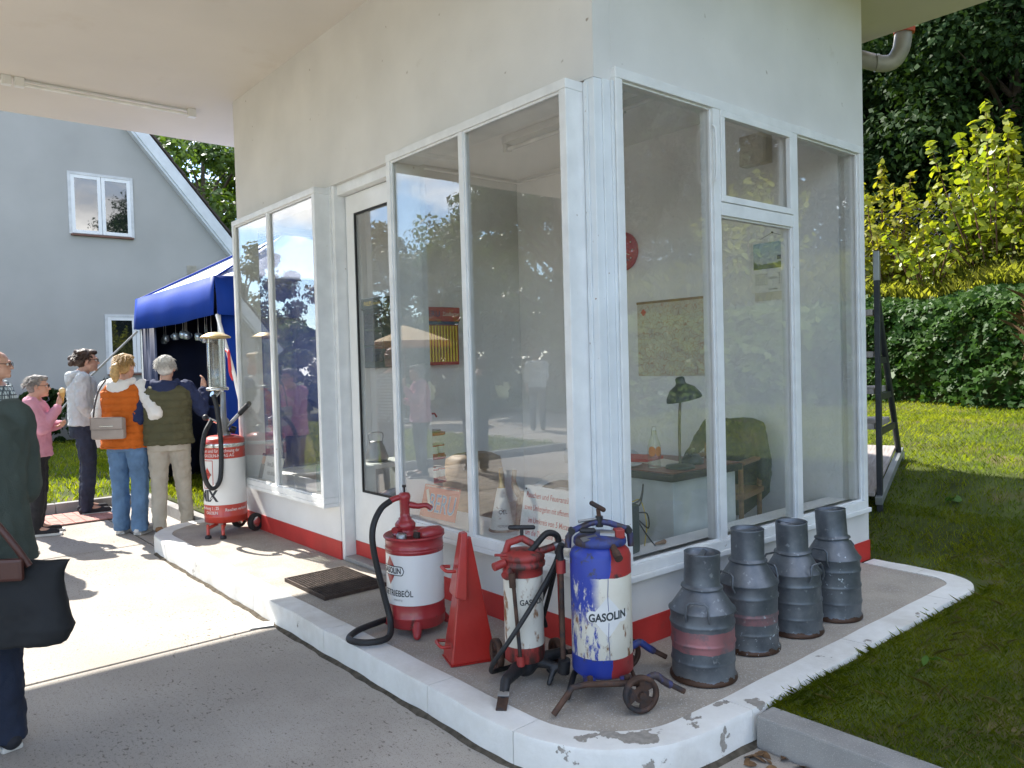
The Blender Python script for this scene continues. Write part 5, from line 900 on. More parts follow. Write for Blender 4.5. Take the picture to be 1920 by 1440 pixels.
MB().cyl((0, 0, 0.70), (0, 0, 0.745), 0.016, n=14).build('screw_boss', iron, t); MB().cyl((0, 0, 0.74), (-0.004, 0, 0.775), 0.009).build('spindle', rusty, t); MB().caps((-0.03, 0.0, 0.800), 0.0105, (0.018, -0.005, 0.772), 0.0105).build('tee_handle', rusty, t)
MB().cyl((0.0, -0.035, 0.672), (0.06, -0.05, 0.672), 0.020, n=14).build('valve_body', MATS['dull_steel'], t); MB().cbox((0.075, -0.045, 0.68), (0.04, 0.045, 0.04), (0, 0, 0.2), 0.006).build('valve_block', wr_red, t); MB().cyl((0.035, -0.06, 0.655), (0.055, -0.15, 0.61), 0.013, n=14).build('outlet_neck', rusty, t); MB().cyl((0.05, -0.13, 0.62), (0.058, -0.165, 0.602), 0.017, n=14).build('outlet_nozzle', rusty, t); MB().tube([(-0.09, -0.03, 0.73), (0.0, 0.0, 0.735)], 0.006).build('pin', MATS['dull_steel'], t); MB().caps((-0.075, -0.02, 0.69), 0.012, (-0.03, -0.03, 0.69), 0.012).build('release_knob', ink, t)
q = MB(); wrappatch(q, [(-0.072, 0), (0, -0.085), (0.072, 0), (0, 0.085)], r, 0.355, R(-84), 0.0008); q.build('diamond_patch', wr_white if False else mat('diamond_white', (0.70, 0.70, 0.69), 0.45, col2=(0.40, 0.30, 0.20), thr=(0.68, 0.74), wscale=14), t)
q = MB(); wrappatch(q, [(x*1.12, y*1.15) for x, y in pill], r, 0.355, R(-84), 0.0012); q.build('name_plate', MATS['diamond_white'], t)
q = MB(); wraptext(q, 'GASOLIN', 0.046, r, 0.355, R(-84), 0.84, 0.034, 0.0022, 0.10); q.build('lettering', mat('worn_black_print', (0.03, 0.04, 0.045), 0.5, col2=(0.55, 0.53, 0.48), thr=(0.66, 0.70), wscale=60), t)
q = MB(); q.add([((r+.001)*math.cos(R(-84)+0.012*math.sin(z*40)+k_*0.02), (r+.001)*math.sin(R(-84)+0.012*math.sin(z*40)+k_*0.02), z) for z in np.linspace(0.17, 0.52, 16) for k_ in (0, 1)], [(2*i, 2*i+1, 2*i+3, 2*i+2) for i in range(15)], True); q.build('paint_run', mat('run_blue', (0.04, 0.06, 0.22), 0.5), t)
MB().tube([(-0.165, 0.03, 0.08), (-0.165, 0.03, 0.56)], 0.0115, 10).build('gauge_pipe', rusty, t); MB().cyl((-0.165, 0.03, 0.50), (-0.165, 0.03, 0.555), 0.021, n=12).build('pipe_union', wr_red, t); MB().tube([(-0.165, 0.03, 0.555), (-0.17, 0.03, 0.60), (-0.16, 0.02, 0.625)], 0.015, 10).build('pipe_elbow', iron, t); MB().cyl((-0.165, 0.03, 0.07), (-0.16, 0.02, 0.13), 0.026, n=12).build('pipe_foot', iron, t)
for s_ in (-1, 1):
    v = s_*0.185
    MB().tube([(-0.225, v-0.06 if s_ < 0 else v, 0.013), (-0.145, v-0.01 if s_ < 0 else v, 0.098), (-0.09, v, 0.105), (0.16, v, 0.105)], 0.0125, 10).build('frame_rail', rusty, t)
    hk = MB().tube(bez([(0.15, v, 0.115), (0.19, v+0.01, 0.130), (0.225, v+0.015, 0.105), (0.255, v+0.02, 0.085)], 4), 0.016, 10).build('rail_hook', wr_blue, t); MB().tube([(0.24, v+0.018, 0.095), (0.31, v+0.025, 0.055)], 0.0115, 10).build('handle_end', rusty, t)
    wheel(t, (0.125, v-0.035*1 if s_ < 0 else v+0.035, 0.075), 0.073, (0.28, -1, 0), rusty)
    MB().cbox((-0.07, v*0.75, 0.10), (0.05, 0.09, 0.012), (0, 0, 0), 0.003).build('bracket', wr_blue, t); MB().cbox((0.08, v*0.75, 0.10), (0.05, 0.09, 0.012), (0, 0, 0), 0.003).build('bracket', wr_blue, t)
    for x in (-0.07, 0.08): MB().cyl((x, v*0.88, 0.10), (x, v*0.88, 0.128), 0.012, n=8).build('bolt', rusty, t)
MB().tube([(0.125, -0.20, 0.075), (0.125, 0.20, 0.075)], 0.009).build('axle', rusty, t); MB().tube([(-0.03, 0.14, 0.085), (-0.12, 0.02, 0.07), (-0.16, -0.11, 0.02)], 0.013).build('prop_leg', iron, t)
# ---- two-stroke mixing pump with a glass cylinder
t = thing('fuel_mixing_pump', 'red and white portable fuel mixing pump with a glass measuring cylinder and brass cap', 'fuel pump', (-0.28, 4.22, 0.0)); r = 0.175
pred = mat('pump_red', (0.50, 0.05, 0.03), 0.32, var=0.06, coat=0.3); pwhite = mat('pump_white', (0.74, 0.73, 0.70), 0.3, var=0.03, coat=0.3)
MB().lathe([(r-0.01, 0.115), (r, 0.12), (r, 0.165), (r+0.003, 0.17), (r, 0.175), (r, 0.27)], 44).build('lower_band', pred, t); MB().lathe([(r, 0.2705), (r, 0.66)], 44).build('white_band', pwhite, t); MB().lathe([(r, 0.6605), (r, 0.755)], 44).build('upper_band', pred, t); MB().lathe([(r+0.001, 0.7555), (r+0.004, 0.765), (r+0.001, 0.785)], 44).build('clamp_ring', mat('bright_steel', (0.62, 0.62, 0.60), 0.25, 1.0), t); MB().lathe([(r, 0.7855), (r-0.005, 0.82), (r-0.06, 0.845), (0.0005, 0.85)], 44).build('cover', pred, t)
steel = MATS['bright_steel']
MB().lathe([(0.055, 0.84), (0.055, 0.87), (0.04, 0.88), (0.042, 0.98), (0.024, 1.0), (0.022, 1.22)], 20, (0.01, 0, 0)).build('standpipe', MATS['dull_steel'], t)
MB().tube([(0.03, -0.02, 0.92), (0.13, -0.06, 1.03), ], 0.017).build('pump_lever', MATS['dull_steel'], t); MB().caps((0.13, -0.06, 1.03), 0.022, (0.20, -0.09, 1.11), 0.022).build('lever_grip', hose_m, t); MB().cyl((-0.02, 0, 0.95), (-0.13, -0.02, 1.00), 0.013).build('crank', steel, t); MB().ball((-0.15, -0.02, 1.01), 0.026).build('crank_knob', ink, t); MB().cyl((0.05, -0.04, 0.90), (0.09, -0.05, 0.885), 0.03).build('filler_cap', iron, t)
cyl_g = glassmat('measuring_glass', (0.93, 0.95, 0.94), 0.07, dirt=0.05)
MB().lathe([(0.073, 1.262), (0.075, 1.27), (0.075, 1.675), (0.073, 1.675), (0.073, 1.266)], 32, (-0.035, 0, 0), cap=False).build('measuring_cylinder', cyl_g, t); MB().lathe([(0.028, 1.265), (0.028, 1.62), (0.0005, 1.625)], 20, (-0.035, 0, 0)).build('inner_glass', cyl_g, t)
for a in range(4): MB().cyl((-0.035+0.083*math.cos(a*1.571+.5), 0.083*math.sin(a*1.571+.5), 1.25), (-0.035+0.083*math.cos(a*1.571+.5), 0.083*math.sin(a*1.571+.5), 1.69), 0.004, n=6).build('tie_rod', steel, t)
MB().lathe([(0.09, 1.235), (0.095, 1.245), (0.09, 1.262), (0.03, 1.263)], 28, (-0.035, 0, 0)).build('cylinder_base', steel, t); MB().lathe([(0.08, 1.676), (0.122, 1.682), (0.126, 1.69), (0.118, 1.698), (0.06, 1.728), (0.0005, 1.735)], 36, (-0.035, 0, 0)).build('cap', brass if False else mat('brass_cap', (0.62, 0.46, 0.22), 0.38, 0.7), t)
MB().tube(bez([(-0.035, -0.03, 1.235), (-0.08, -0.07, 1.20), (-0.11, -0.08, 1.21)], 4), 0.024, 12).build('tap', steel, t)
MB().tube(bez([(-0.10, -0.09, 1.20), (-0.085, -0.12, 1.08), (-0.075, -0.15, 0.85), (-0.085, -0.17, 0.60), (-0.115, -0.19, 0.47), (-0.18, -0.19, 0.43), (-0.225, -0.18, 0.52), (-0.235, -0.16, 0.70), (-0.20, -0.14, 0.88), (-0.13, -0.10, 0.985)], 8), 0.0195, 12).build('hose', hose_m, t)
pq = mat('pump_print', (0.76, 0.75, 0.72), 0.4)
for sz, z, tx, sx_ in ((0.040, 0.728, 'im Namen und für Rechnung der', 0.78), (0.036, 0.688, 'DEUTSCHEN GASOLIN-NITAG AG', 0.80)): q = MB(); wraptext(q, tx, sz, r, z, R(228 if sz > .038 else 206), sx_, 0.004, 0.0016); q.build('lettering', pq, t)
q = MB(); wraptext(q, 'MIX', 0.13, r, 0.345, R(198), 0.85, 0.04, 0.0016); q.build('lettering', ink, t); q = MB(); wraptext(q, 'Mischung 1 : 25', 0.036, r, 0.245, R(203), 0.8, 0.004, 0.0016); wraptext(q, 'GASOLIN', 0.036, r, 0.205, R(210), 0.8, 0.004, 0.0016); wraptext(q, 'Rauchen verboten', 0.036, r, 0.228, R(284), 0.8, 0.004, 0.0016); q.build('lettering', pq, t)
q = MB()
for a, b in (((-0.06, -0.12), (0.06, -0.114)), ((-0.06, 0.114), (0.06, 0.12)), ((-0.06, -0.114), (-0.054, 0.114)), ((0.054, -0.114), (0.06, 0.114))): wrappatch(q, [a, (b[0], a[1]), b, (a[0], b[1])], r, 0.53, R(200), 0.0012)
q.build('emblem_frame', pred, t); q = MB(); wrappatch(q, [(-0.04, 0), (0, -0.06), (0.04, 0), (0, 0.06)], r, 0.53, R(200), 0.0010); q.build('diamond_emblem', pred, t); q = MB(); wraptext(q, 'GASOLIN', 0.03, r, 0.53, R(200), 0.7, 0.006, 0.0022); q.build('lettering', ink, t)
for a, b in (((-0.19, -0.10, 0.045), 'l'), ((-0.10, -0.20, 0.045), 'r')):
    MB().tube([(a[0]*0.5, a[1]*0.5, 0.10), (a[0]*0.95, a[1]*0.95, 0.085), (a[0], a[1], 0.08), (a[0], a[1], 0.03)], 0.014).build('leg', pred, t); MB().lathe([(0.026, 0.0), (0.028, 0.008), (0.024, 0.022), (0.008, 0.026), (0.008, 0.05)], 16, (a[0], a[1], 0)).build('foot_pad', ink, t); MB().cyl((a[0], a[1], 0.085), (a[0], a[1], 0.115), 0.012).build('jack_screw', pred, t)
for a, yy in ((0.22, -0.09), (0.17, 0.16)):
    M = Matrix.Translation((a, yy, 0.078)) @ Vector((0.45, -1, 0)).to_track_quat('Z', 'Y').to_matrix().to_4x4(); wl = MB().lathe([(0.045, -0.02), (0.06, -0.026), (0.074, -0.02), (0.078, 0.0), (0.074, 0.02), (0.06, 0.026), (0.045, 0.02)], 28, M=M).build('wheel', tyre, t); MB().lathe([(0.048, 0.018), (0.040, 0.022), (0.02, 0.030), (0.0005, 0.032)], 24, M=M).build('hub_cap', steel, wl)
MB().tube([(0.19, 0.14, 0.078), (0.21, -0.07, 0.078)], 0.011).build('axle', pred, t); MB().tube([(0.08, 0.02, 0.12), (0.20, 0.03, 0.085)], 0.014).build('wheel_arm', pred, t)
# ---- door mat of steel grating, joined: its cells are far past picking apart
t = thing('door_grating', 'dark rusty steel foot grating set in front of the kiosk door', 'grating', (-0.335, 2.10, -0.003)); gm = mat('grating_steel', (0.07, 0.05, 0.04), 0.65, 0.4, var=0.3, scale=20)
q = MB(); [q.box((-0.205, y-0.0025, 0.004), (0.205, y+0.0025, 0.020)) for y in np.linspace(-0.28, 0.28, 25)]; stuff(q.build('bearing_bars', gm, t))
q = MB(); [q.box((x-0.002, -0.285, 0.006), (x+0.002, 0.285, 0.0185)) for x in np.linspace(-0.20, 0.20, 18)]; stuff(q.build('cross_bars', gm, t))
for lo, hi in (((-0.215, -0.292, 0), (-0.208, 0.292, 0.024)), ((0.208, -0.292, 0), (0.215, 0.292, 0.024)), ((-0.2075, -0.292, 0), (0.2075, -0.286, 0.0235)), ((-0.2075, 0.286, 0), (0.2075, 0.292, 0.0235))): MB().box(lo, hi).build('frame_bar', gm, t)
MB().box((-0.206, -0.285, 0.0), (0.206, 0.285, 0.0035)).build('pit', pave_m, t)
q = MB(); q.add([(-0.95, 1.99, -0.122), (-0.82, 1.93, -0.118), (-0.80, 2.00, -0.112), (-0.90, 2.06, -0.116), (-0.87, 2.0, -0.104)], [(0, 1, 4), (1, 2, 4), (2, 3, 4), (3, 0, 4)]); o = q.build('paper_scrap', paper); so = o.modifiers.new('s', 'SOLIDIFY'); so.thickness = 0.0015; tag(o, 'crumpled white paper scrap lying on the drive against the kerb', 'paper')
# ---- dark stepped rack at the rear corner
rk = mat('rack_steel', (0.045, 0.05, 0.055), 0.5, 0.5, var=0.2); plank = mat('rack_board', (0.34, 0.30, 0.275), 0.7, var=0.2, scale=8, stretch=(1, 8, 1)); galv = mat('rack_galvanised', (0.34, 0.36, 0.36), 0.45, 0.6)
t = thing('stepped_rack', 'dark steel stepped display rack standing on the grass behind the kiosk', 'rack', (3.28, 0.24, 0.17), R(16))
ZB = 0.13
for y in (0.0, 1.5):
    MB().box((-0.025, y-0.02, -0.02), (0.025, y+0.02, 1.78), bev=0.003).build('post', rk, t); MB().tube([(0.02, y, 1.62), (1.02, y, 0.30)], 0.024, 6).build('stay', rk, t); MB().box((-0.03, y-0.025, ZB-0.04), (1.14, y+0.025, ZB+0.02), Matrix.Rotation(R(-13), 4, 'Y'), bev=0.003).build('base_rail', galv, t); MB().box((1.04, y-0.03, -0.05 if False else 0.16), (1.10, y+0.03, 0.36), bev=0.003).build('end_socket', galv, t)
    MB().box((-0.03, y-0.021, 1.78), (0.03, y+0.021, 2.0), bev=0.003).build('post_sleeve', galv, t)
for z, d in ((1.52, 0.20), (1.20, 0.34), (0.92, 0.55), (0.65, 0.72)):
    MB().box((-0.02, 0.03, z), (d, 1.47, z+0.045), bev=0.003).build('shelf', plank, t); MB().box((-0.03, -0.01, z-0.05), (d+0.02, 0.015, z+0.0), bev=0.002).build('shelf_bracket', rk, t)
MB().box((-0.02, 0.03, ZB+0.022), (1.09, 1.47, ZB+0.05), Matrix.Rotation(R(-13), 4, 'Y'), bev=0.003).build('shelf', plank, t)
for x, y in ((0.03, 0.0), (0.03, 1.5), (1.0, 0.0), (1.0, 1.5)): MB().cyl((x, y-0.02, -0.03 if x < .5 else 0.22), (x, y+0.02, -0.03 if x < .5 else 0.22), 0.05, n=16).build('castor', rk, t)
# ------------------------------------------------------------------ grey house
house_w = mat('house_render', (0.41, 0.405, 0.39), 0.9, var=0.07, scale=0.7, bump=0.3, bscale=110, spec=0.2); upvc = mat('white_upvc', (0.78, 0.79, 0.80), 0.35, var=0.02); barge_m = mat('barge_paint', (0.66, 0.70, 0.74), 0.55, var=0.06); tile_m = mat('dark_roof_tile', (0.06, 0.045, 0.04), 0.8, var=0.25, scale=4)
def darkglass():
    m = bpy.data.materials.new('house_glass'); t_, b = nodes_of(m); b.inputs['Base Color'].default_value = (0.012, 0.014, 0.016, 1); b.inputs['Roughness'].default_value = 0.015; b.inputs['IOR'].default_value = 2.1
    n, l = t_.nodes.new, t_.links.new; co = n('ShaderNodeTexCoord'); nn = n('ShaderNodeTexNoise'); nn.inputs['Scale'].default_value = 1.6; l(co.outputs['Object'], nn.inputs['Vector']); bp = n('ShaderNodeBump'); bp.inputs['Strength'].default_value = 0.05; bp.inputs['Distance'].default_value = 0.02; l(nn.outputs['Fac'], bp.inputs['Height']); l(bp.outputs[0], b.inputs['Normal']); return m
hglass = darkglass()
H = thing('house', 'grey rendered half-hipped house with white windows behind the visitors', 'house', (0, 17.0, 0)); ev, dp, zt = 2.35, 9.0, 7.60; xr, xl, k_s = 2.02, -1.2, 1.229; er, el = xr+(zt-ev)/k_s, xl-(zt-ev)/k_s
M = Matrix.Rotation(R(90), 4, 'X'); MB().prism([(el, -0.2), (er, -0.2), (er, ev), (xr, zt), (xl, zt), (el, ev)], -dp, 0, M).build('wall', house_w, H)
an = math.atan(k_s); L_ = math.hypot(er-xr, zt-ev)+0.75
for s in (1, -1):
    M2 = Matrix.Translation((xr if s > 0 else xl, 0, zt)) @ (Matrix.Rotation(an, 4, 'Y') if s > 0 else Matrix.Rotation(math.pi-an, 4, 'Y')) @ Matrix.Translation((-0.12, 0, 0))
    z0, z1 = (0.03, 0.12) if s > 0 else (-0.12, -0.03)
    rf = MB().box((0.0, -0.20, z0), (L_, dp+0.1, z1), M2).build('roof', tile_m, H)
    MB().box((0.0, -0.24, z0-0.20 if s > 0 else z1-0.04), (L_, -0.20, z0+0.04 if s > 0 else z1+0.20), M2).build('bargeboard', barge_m, rf); MB().box((0.0, -0.20, z0-0.25 if s > 0 else z1), (L_, -0.01, z0-0.13 if s > 0 else z1+0.25), M2).build('verge_soffit', barge_m, rf)
    for i in range(int(L_/0.42)):
        a0 = 0.03+i*0.42; f = 1 if s > 0 else -1; zz = z1 if s > 0 else z0
        MB().add([(a0, -0.26, zz+0.006*f), (a0+0.45, -0.26, zz+0.045*f), (a0+0.45, dp, zz+0.045*f), (a0, dp, zz+0.006*f), (a0, -0.26, zz-0.02*f), (a0+0.45, -0.26, zz-0.01*f), (a0+0.45, dp, zz-0.01*f), (a0, dp, zz-0.02*f)], [(0, 1, 2, 3), (4, 7, 6, 5), (0, 4, 5, 1), (1, 5, 6, 2), (2, 6, 7, 3), (3, 7, 4, 0)], False, M2).build('tile_course', tile_m, rf)
MB().add([(xl-0.1, -0.2, zt+0.05), (xr+0.1, -0.2, zt+0.05), ((xl+xr)/2, 2.0, zt+1.9), ((xl+xr)/2, dp, zt+1.9), (xr+0.1, dp, zt+0.05), (xl-0.1, dp, zt+0.05)], [(0, 1, 2), (1, 4, 3, 2), (0, 2, 3, 5), (0, 5, 4, 1), (3, 4, 5)]).build('hip_roof', tile_m, H)
def hwindow(x0, x1, z0, z1):
    W = MB(); t_ = 0.075
    for lo, hi in (((x0-0.06, -0.03, z0-0.02), (x0, 0.02, z1+0.06)), ((x1, -0.03, z0-0.02), (x1+0.06, 0.02, z1+0.06)), ((x0, -0.03, z1), (x1, 0.02, z1+0.059))): W.box(lo, hi, bev=0.003)
    W = W.build('window', house_w if False else mat('window_surround', (0.62, 0.63, 0.64), 0.8), H)
    MB().box((x0-0.03, -0.07, z0-0.06), (x1+0.03, 0.01, z0-0.021), bev=0.004).build('sill', mat('brown_sill', (0.16, 0.07, 0.05), 0.6), W)
    xm = (x0+x1)/2
    for a, b in ((x0, xm-0.005), (xm+0.005, x1)):
        f = MB(); y0, y1 = -0.022, 0.0
        for lo, hi in (((a, y0, z0), (a+t_, y1, z1)), ((b-t_, y0, z0), (b, y1, z1)), ((a+t_, y0, z0), (b-t_, y1, z0+t_)), ((a+t_, y0, z1-t_), (b-t_, y1, z1))): f.box(lo, hi, bev=0.004)
        f.build('frame', upvc, W); MB().box((a+t_-0.005, -0.012, z0+t_-0.005), (b-t_+0.005, -0.006, z1-t_+0.005)).build('pane', hglass, W)
hwindow(1.02, 2.24, 4.56, 5.86); hwindow(1.66, 2.84, 1.42, 2.70)
vg = MB().box((3.45, -0.03, 3.77), (3.67, -0.001, 3.98), bev=0.004).build('vent', mat('vent_beige', (0.40, 0.37, 0.31), 0.7), H)
for i in range(6): MB().box((3.47, -0.036, 3.785+i*0.032), (3.65, -0.0305, 3.80+i*0.032)).build('vent_slat', MATS['vent_beige'], vg)

# ------------------------------------------------------------------ vegetation
bark = mat('bark', (0.10, 0.075, 0.05), 0.9, var=0.3, scale=9, bump=0.6, bscale=40, stretch=(1, 1, 0.3))
lf_mid = leafmat('leaf_mid', (0.035, 0.075, 0.012), (0.11, 0.17, 0.025), 0.42, 0.45, 0.9); lf_dark = leafmat('leaf_dark', (0.012, 0.030, 0.008), (0.035, 0.065, 0.016), 0.20, 0.6, 0.8, 0.1); lf_yel = leafmat('leaf_yellow', (0.15, 0.22, 0.015), (0.38, 0.37, 0.03), 0.5, 0.4, 1.6); lf_con = leafmat('leaf_olive', (0.06, 0.075, 0.02), (0.15, 0.15, 0.04), 0.3, 0.55, 0.9); lf_ivy = leafmat('leaf_ivy', (0.012, 0.045, 0.004), (0.052, 0.105, 0.012), 0.28, 0.45, 2.5, 0.14)
def crown_pts(n, rx, ry, z0, z1, clumps, seed, hollow=0.4):
    rg = np.random.default_rng(seed); u = rg.normal(size=(clumps, 3)); u /= np.linalg.norm(u, axis=1, keepdims=True); rad = rg.uniform(hollow, 1.0, clumps)[:, None]**0.6
    c = u*rad*np.array([rx, ry, (z1-z0)/2]); c[:, 2] += (z0+z1)/2
    cs = rg.uniform(0.10, 0.24, clumps)*max(rx, (z1-z0)/2); k_ = rg.integers(0, clumps, n)
    d = rg.normal(size=(n, 3)); d /= np.linalg.norm(d, axis=1, keepdims=True); d *= (rg.uniform(0.25, 1.0, n)**0.5)[:, None]; d[:, 2] *= 0.7
    P = c[k_]+d*cs[k_][:, None]; nr = d+np.array([0, 0, 0.5]); return P, nr/np.linalg.norm(nr, axis=1, keepdims=True), c
def tree(name, label, loc, ht, rx, z0, n, size, m, seed, clumps=90, ry=None, group=None, shape=0, hollow=0.4):
    t = thing(name, label, 'tree', loc, 0, group); P, nr, c = crown_pts(n, rx, ry or rx, z0, ht, clumps, seed, hollow)
    q, k_ = leaves(P, np.full(n, size), nr, 0.8, shape=shape); npmesh('crown', q, k_, m, t)
    b = MB(); zc = (z0+ht)/2; b.tube([(0, 0, -0.3), (0.05, 0.03, z0*0.6), (0.0, 0.05, zc), (0.06, 0, ht*0.85)], [0.045*rx+0.06, 0.04*rx+0.04, 0.03*rx, 0.01], 8); tr = b.build('trunk', bark, t)
    for i in range(0, len(c), max(1, len(c)//26)): b = MB(); s0 = Vector((0, 0.03, max(z0*0.7, min(c[i][2]*0.75, ht*0.8)))); e0 = Vector(c[i]); b.tube([s0, s0.lerp(e0, 0.5)+Vector((0, 0, 0.08*rx)), e0], [0.016*rx+0.01, 0.010*rx+0.006, 0.004], 5); b.build('limb', bark, t)
    return t
# behind the house, sunlit
tree('broadleaf_tree', 'sunlit green broadleaf tree behind the gable roof', (8.6, 31, 0), 13.5, 5.0, 1.2, 30000, 0.26, lf_mid, 21, 150)
tree('broadleaf_tree', 'tall green broadleaf tree farther behind the grey house', (15.5, 35, 0), 16.0, 6.0, 1.5, 20000, 0.34, lf_mid, 22, 130)
# across the drive (seen in the panes)
A_ = tree('broadleaf_tree', 'large dark green tree across the drive', (-14.6, 15.5, 0), 9.4, 4.0, 0.6, 26000, 0.20, lf_mid, 31, 130, group='trees across the drive')
dup(A_, None, (-18.5, 17.5, 0), 2.0, 'tall green tree behind the others across the drive', 1.1); dup(A_, None, (-19.5, 10.0, 0), 4.0, 'broad green tree at the far edge of the drive', 0.95)
B_ = tree('conifer_tree', 'olive green conifer across the drive behind the parasol', (-12.2, 22, 0), 6.6, 2.6, 0.3, 16000, 0.2, lf_con, 33, 110, group='conifers across the drive')
dup(B_, None, (-8.0, 25, 0), 1.0, 'olive green conifer standing beyond the grey house corner', 0.95); dup(B_, None, (-4.2, 28, 0), 2.2, 'shorter olive conifer behind the grey house', 0.9); dup(B_, None, (-16.2, 24, 0), 3.0, 'olive conifer farthest along the drive', 1.15)
# hedge and shrubs in front of the house
def shrub(label, loc, rx, ry, z1, n, size, m, seed, name='shrub', z0=-0.1, group=None):
    t = thing(name, label, 'shrub', loc, 0, group); P, nr, c = crown_pts(n, rx, ry, z0, z1, 40, seed, 0.3); q, k_ = leaves(P, np.full(n, size), nr, 0.8); npmesh('foliage', q, k_, m, t)
    for i in range(0, len(c), 5): MB().tube([(c[i][0]*0.2, c[i][1]*0.2, -0.05), tuple(c[i])], [0.014, 0.005], 5).build('stem', bark, t)
    return t
for i, (x, z) in enumerate(((-3.2, 1.45), (-2.1, 1.3), (-1.0, 1.5), (0.1, 1.3), (1.2, 1.4), (2.3, 1.2), (3.4, 1.2))): shrub('dark clipped shrub against the grey house wall', (x, 16.2, -0.03), 0.8, 0.6, z, 3600, 0.10, lf_dark, 50+i, group='shrubs along the house wall')
hb = shrub('tall hedge shrub across the drive', (-12.0, 17.5, -0.05), 2.2, 1.3, 3.0, 9000, 0.17, lf_mid, 91, name='hedge_shrub', group='hedge shrubs across the drive')
for i, (x, y, s_) in enumerate(((-8.8, 20.0, 1.0), (-5.6, 27.5, 1.1), (-14.8, 14.0, 1.0), (-16.4, 10.2, 1.05), (-17.0, 6.5, 1.0), (-10.6, 19.0, 0.9), (-7.2, 22.5, 1.0), (-13.6, 15.6, 1.1))): dup(hb, None, (x, y, -0.05), i*0.9, None, s_)
# the bank: one strip round the lawn, ivy on its face, grass and bushes above
line = [(9.8, 13.0), (8.9, 7.0), (8.25, 3.0), (7.85, 0.0), (7.6, -3.0), (6.9, -6.0), (5.2, -9.0), (2.2, -11.2), (-2.0, -12.6), (-8, -13.5)]
BL = bez([(x, y, 0) for x, y in line], 6)
sec = [(0.0, -0.25), (0.05, 0.85), (0.16, 1.55), (0.38, 2.0), (0.9, 2.2), (2.0, 2.55), (4.0, 3.1), (8.0, 4.0), (18.0, 5.2)]
bk = MB(); nrm = []
for i, q in enumerate(BL):
    a, b = BL[max(i-1, 0)], BL[min(i+1, len(BL)-1)]; d = (b-a).normalized(); nn = Vector((-d.y, d.x, 0)); nrm.append(nn)
    for o_, z in sec: bk.v.append((q.x+nn.x*o_+0.03*math.sin(i*2.1+z*3), q.y+nn.y*o_, z+0.05*math.sin(i*1.7+o_)))
ns = len(sec)
for i in range(len(BL)-1):
    for j in range(ns-1): bk.f.append((i*ns+j, i*ns+j+1, (i+1)*ns+j+1, (i+1)*ns+j)); bk.sm.append(True)
struct(bk.build('bank', soil_m))
def onbank(n, s0, s1, i0, i1):
    """points on the strip: s = position across the section, i = along the line"""
    fi = RNG.uniform(i0, i1, n); fs = RNG.uniform(s0, s1, n); I = fi.astype(int); S_ = fs.astype(int); V = np.array(bk.v).reshape(len(BL), ns, 3); I = np.clip(I, 0, len(BL)-2); S_ = np.clip(S_, 0, ns-2); a = (fi-I)[:, None]; b = (fs-S_)[:, None]
    P = (V[I, S_]*(1-a)+V[I+1, S_]*a)*(1-b)+(V[I, S_+1]*(1-a)+V[I+1, S_+1]*a)*b; N_ = -np.array([[q.x, q.y, q.z] for q in nrm])[I]; return P, N_
P, N_ = onbank(21000, 0.6, 4.0, 8, 24); P += N_*(RNG.uniform(0.0, 0.24, len(P))+0.09*np.sin(P[:, 1]*4.1)*np.sin(P[:, 2]*5)+0.05*np.sin(P[:, 1]*11+P[:, 2]*9))[:, None]; nn = N_*0.9+np.array([0, 0, 0.75])
q, c = leaves(P, RNG.choice([0.045, 0.06, 0.08, 0.10], len(P)), nn, 0.8, shape=1, up=-1.2); tag(stuff(npmesh('ivy', q, c, lf_ivy)), 'glossy dark green ivy covering the low bank beyond the lawn', 'ivy')
P, N_ = onbank(9000, 0.6, 4.0, 24, 50); P += N_*RNG.uniform(0.0, 0.16, len(P))[:, None]; q, c = leaves(P, np.full(len(P), 0.15), N_*0.9+np.array([0, 0, 0.75]), 0.8, shape=1, up=-1.2); tag(stuff(npmesh('ivy', q, c, leafmat('leaf_bramble', (0.06, 0.12, 0.02), (0.17, 0.23, 0.05), 0.35, 0.45, 2))), 'pale green climbers covering the bank round the front lawn', 'climbers')
bgrass = leafmat('bank_grass', (0.13, 0.17, 0.02), (0.33, 0.33, 0.06), 0.5, 0.5, 1.2)
P, N_ = onbank(17000, 3.6, 6.2, 6, 26); tag(blades('grass', P, 0.22, 0.006, bgrass, 0.9), 'long yellow-green grass on top of the ivy bank', 'grass')
P, N_ = onbank(9000, 3.4, 6.5, 26, 50); tag(blades('grass', P, 0.30, 0.012, bgrass, 0.9), 'long grass on the bank round the front lawn', 'grass')
P, N_ = onbank(7000, 4.2, 6.4, 8, 24); P[:, 2] += RNG.uniform(0.05, 0.45, len(P)); q, c = leaves(P, np.full(len(P), 0.06), None, 1, shape=0); tag(stuff(npmesh('undergrowth', q, c, leafmat('herb_leaf', (0.10, 0.13, 0.02), (0.24, 0.22, 0.05), 0.45, 0.5, 2))), 'low weedy undergrowth in front of the yellow bushes', 'undergrowth')
P, N_ = onbank(260, 1.6, 3.6, 16.6, 17.6); P += N_*RNG.uniform(0.1, 0.3, len(P))[:, None]; tag(blades('dry_stems', P, 0.16, 0.003, mat('brown_stems', (0.22, 0.12, 0.05), 0.8), 1.5), 'brown withered stems hanging over the ivy bank', 'dry stems')
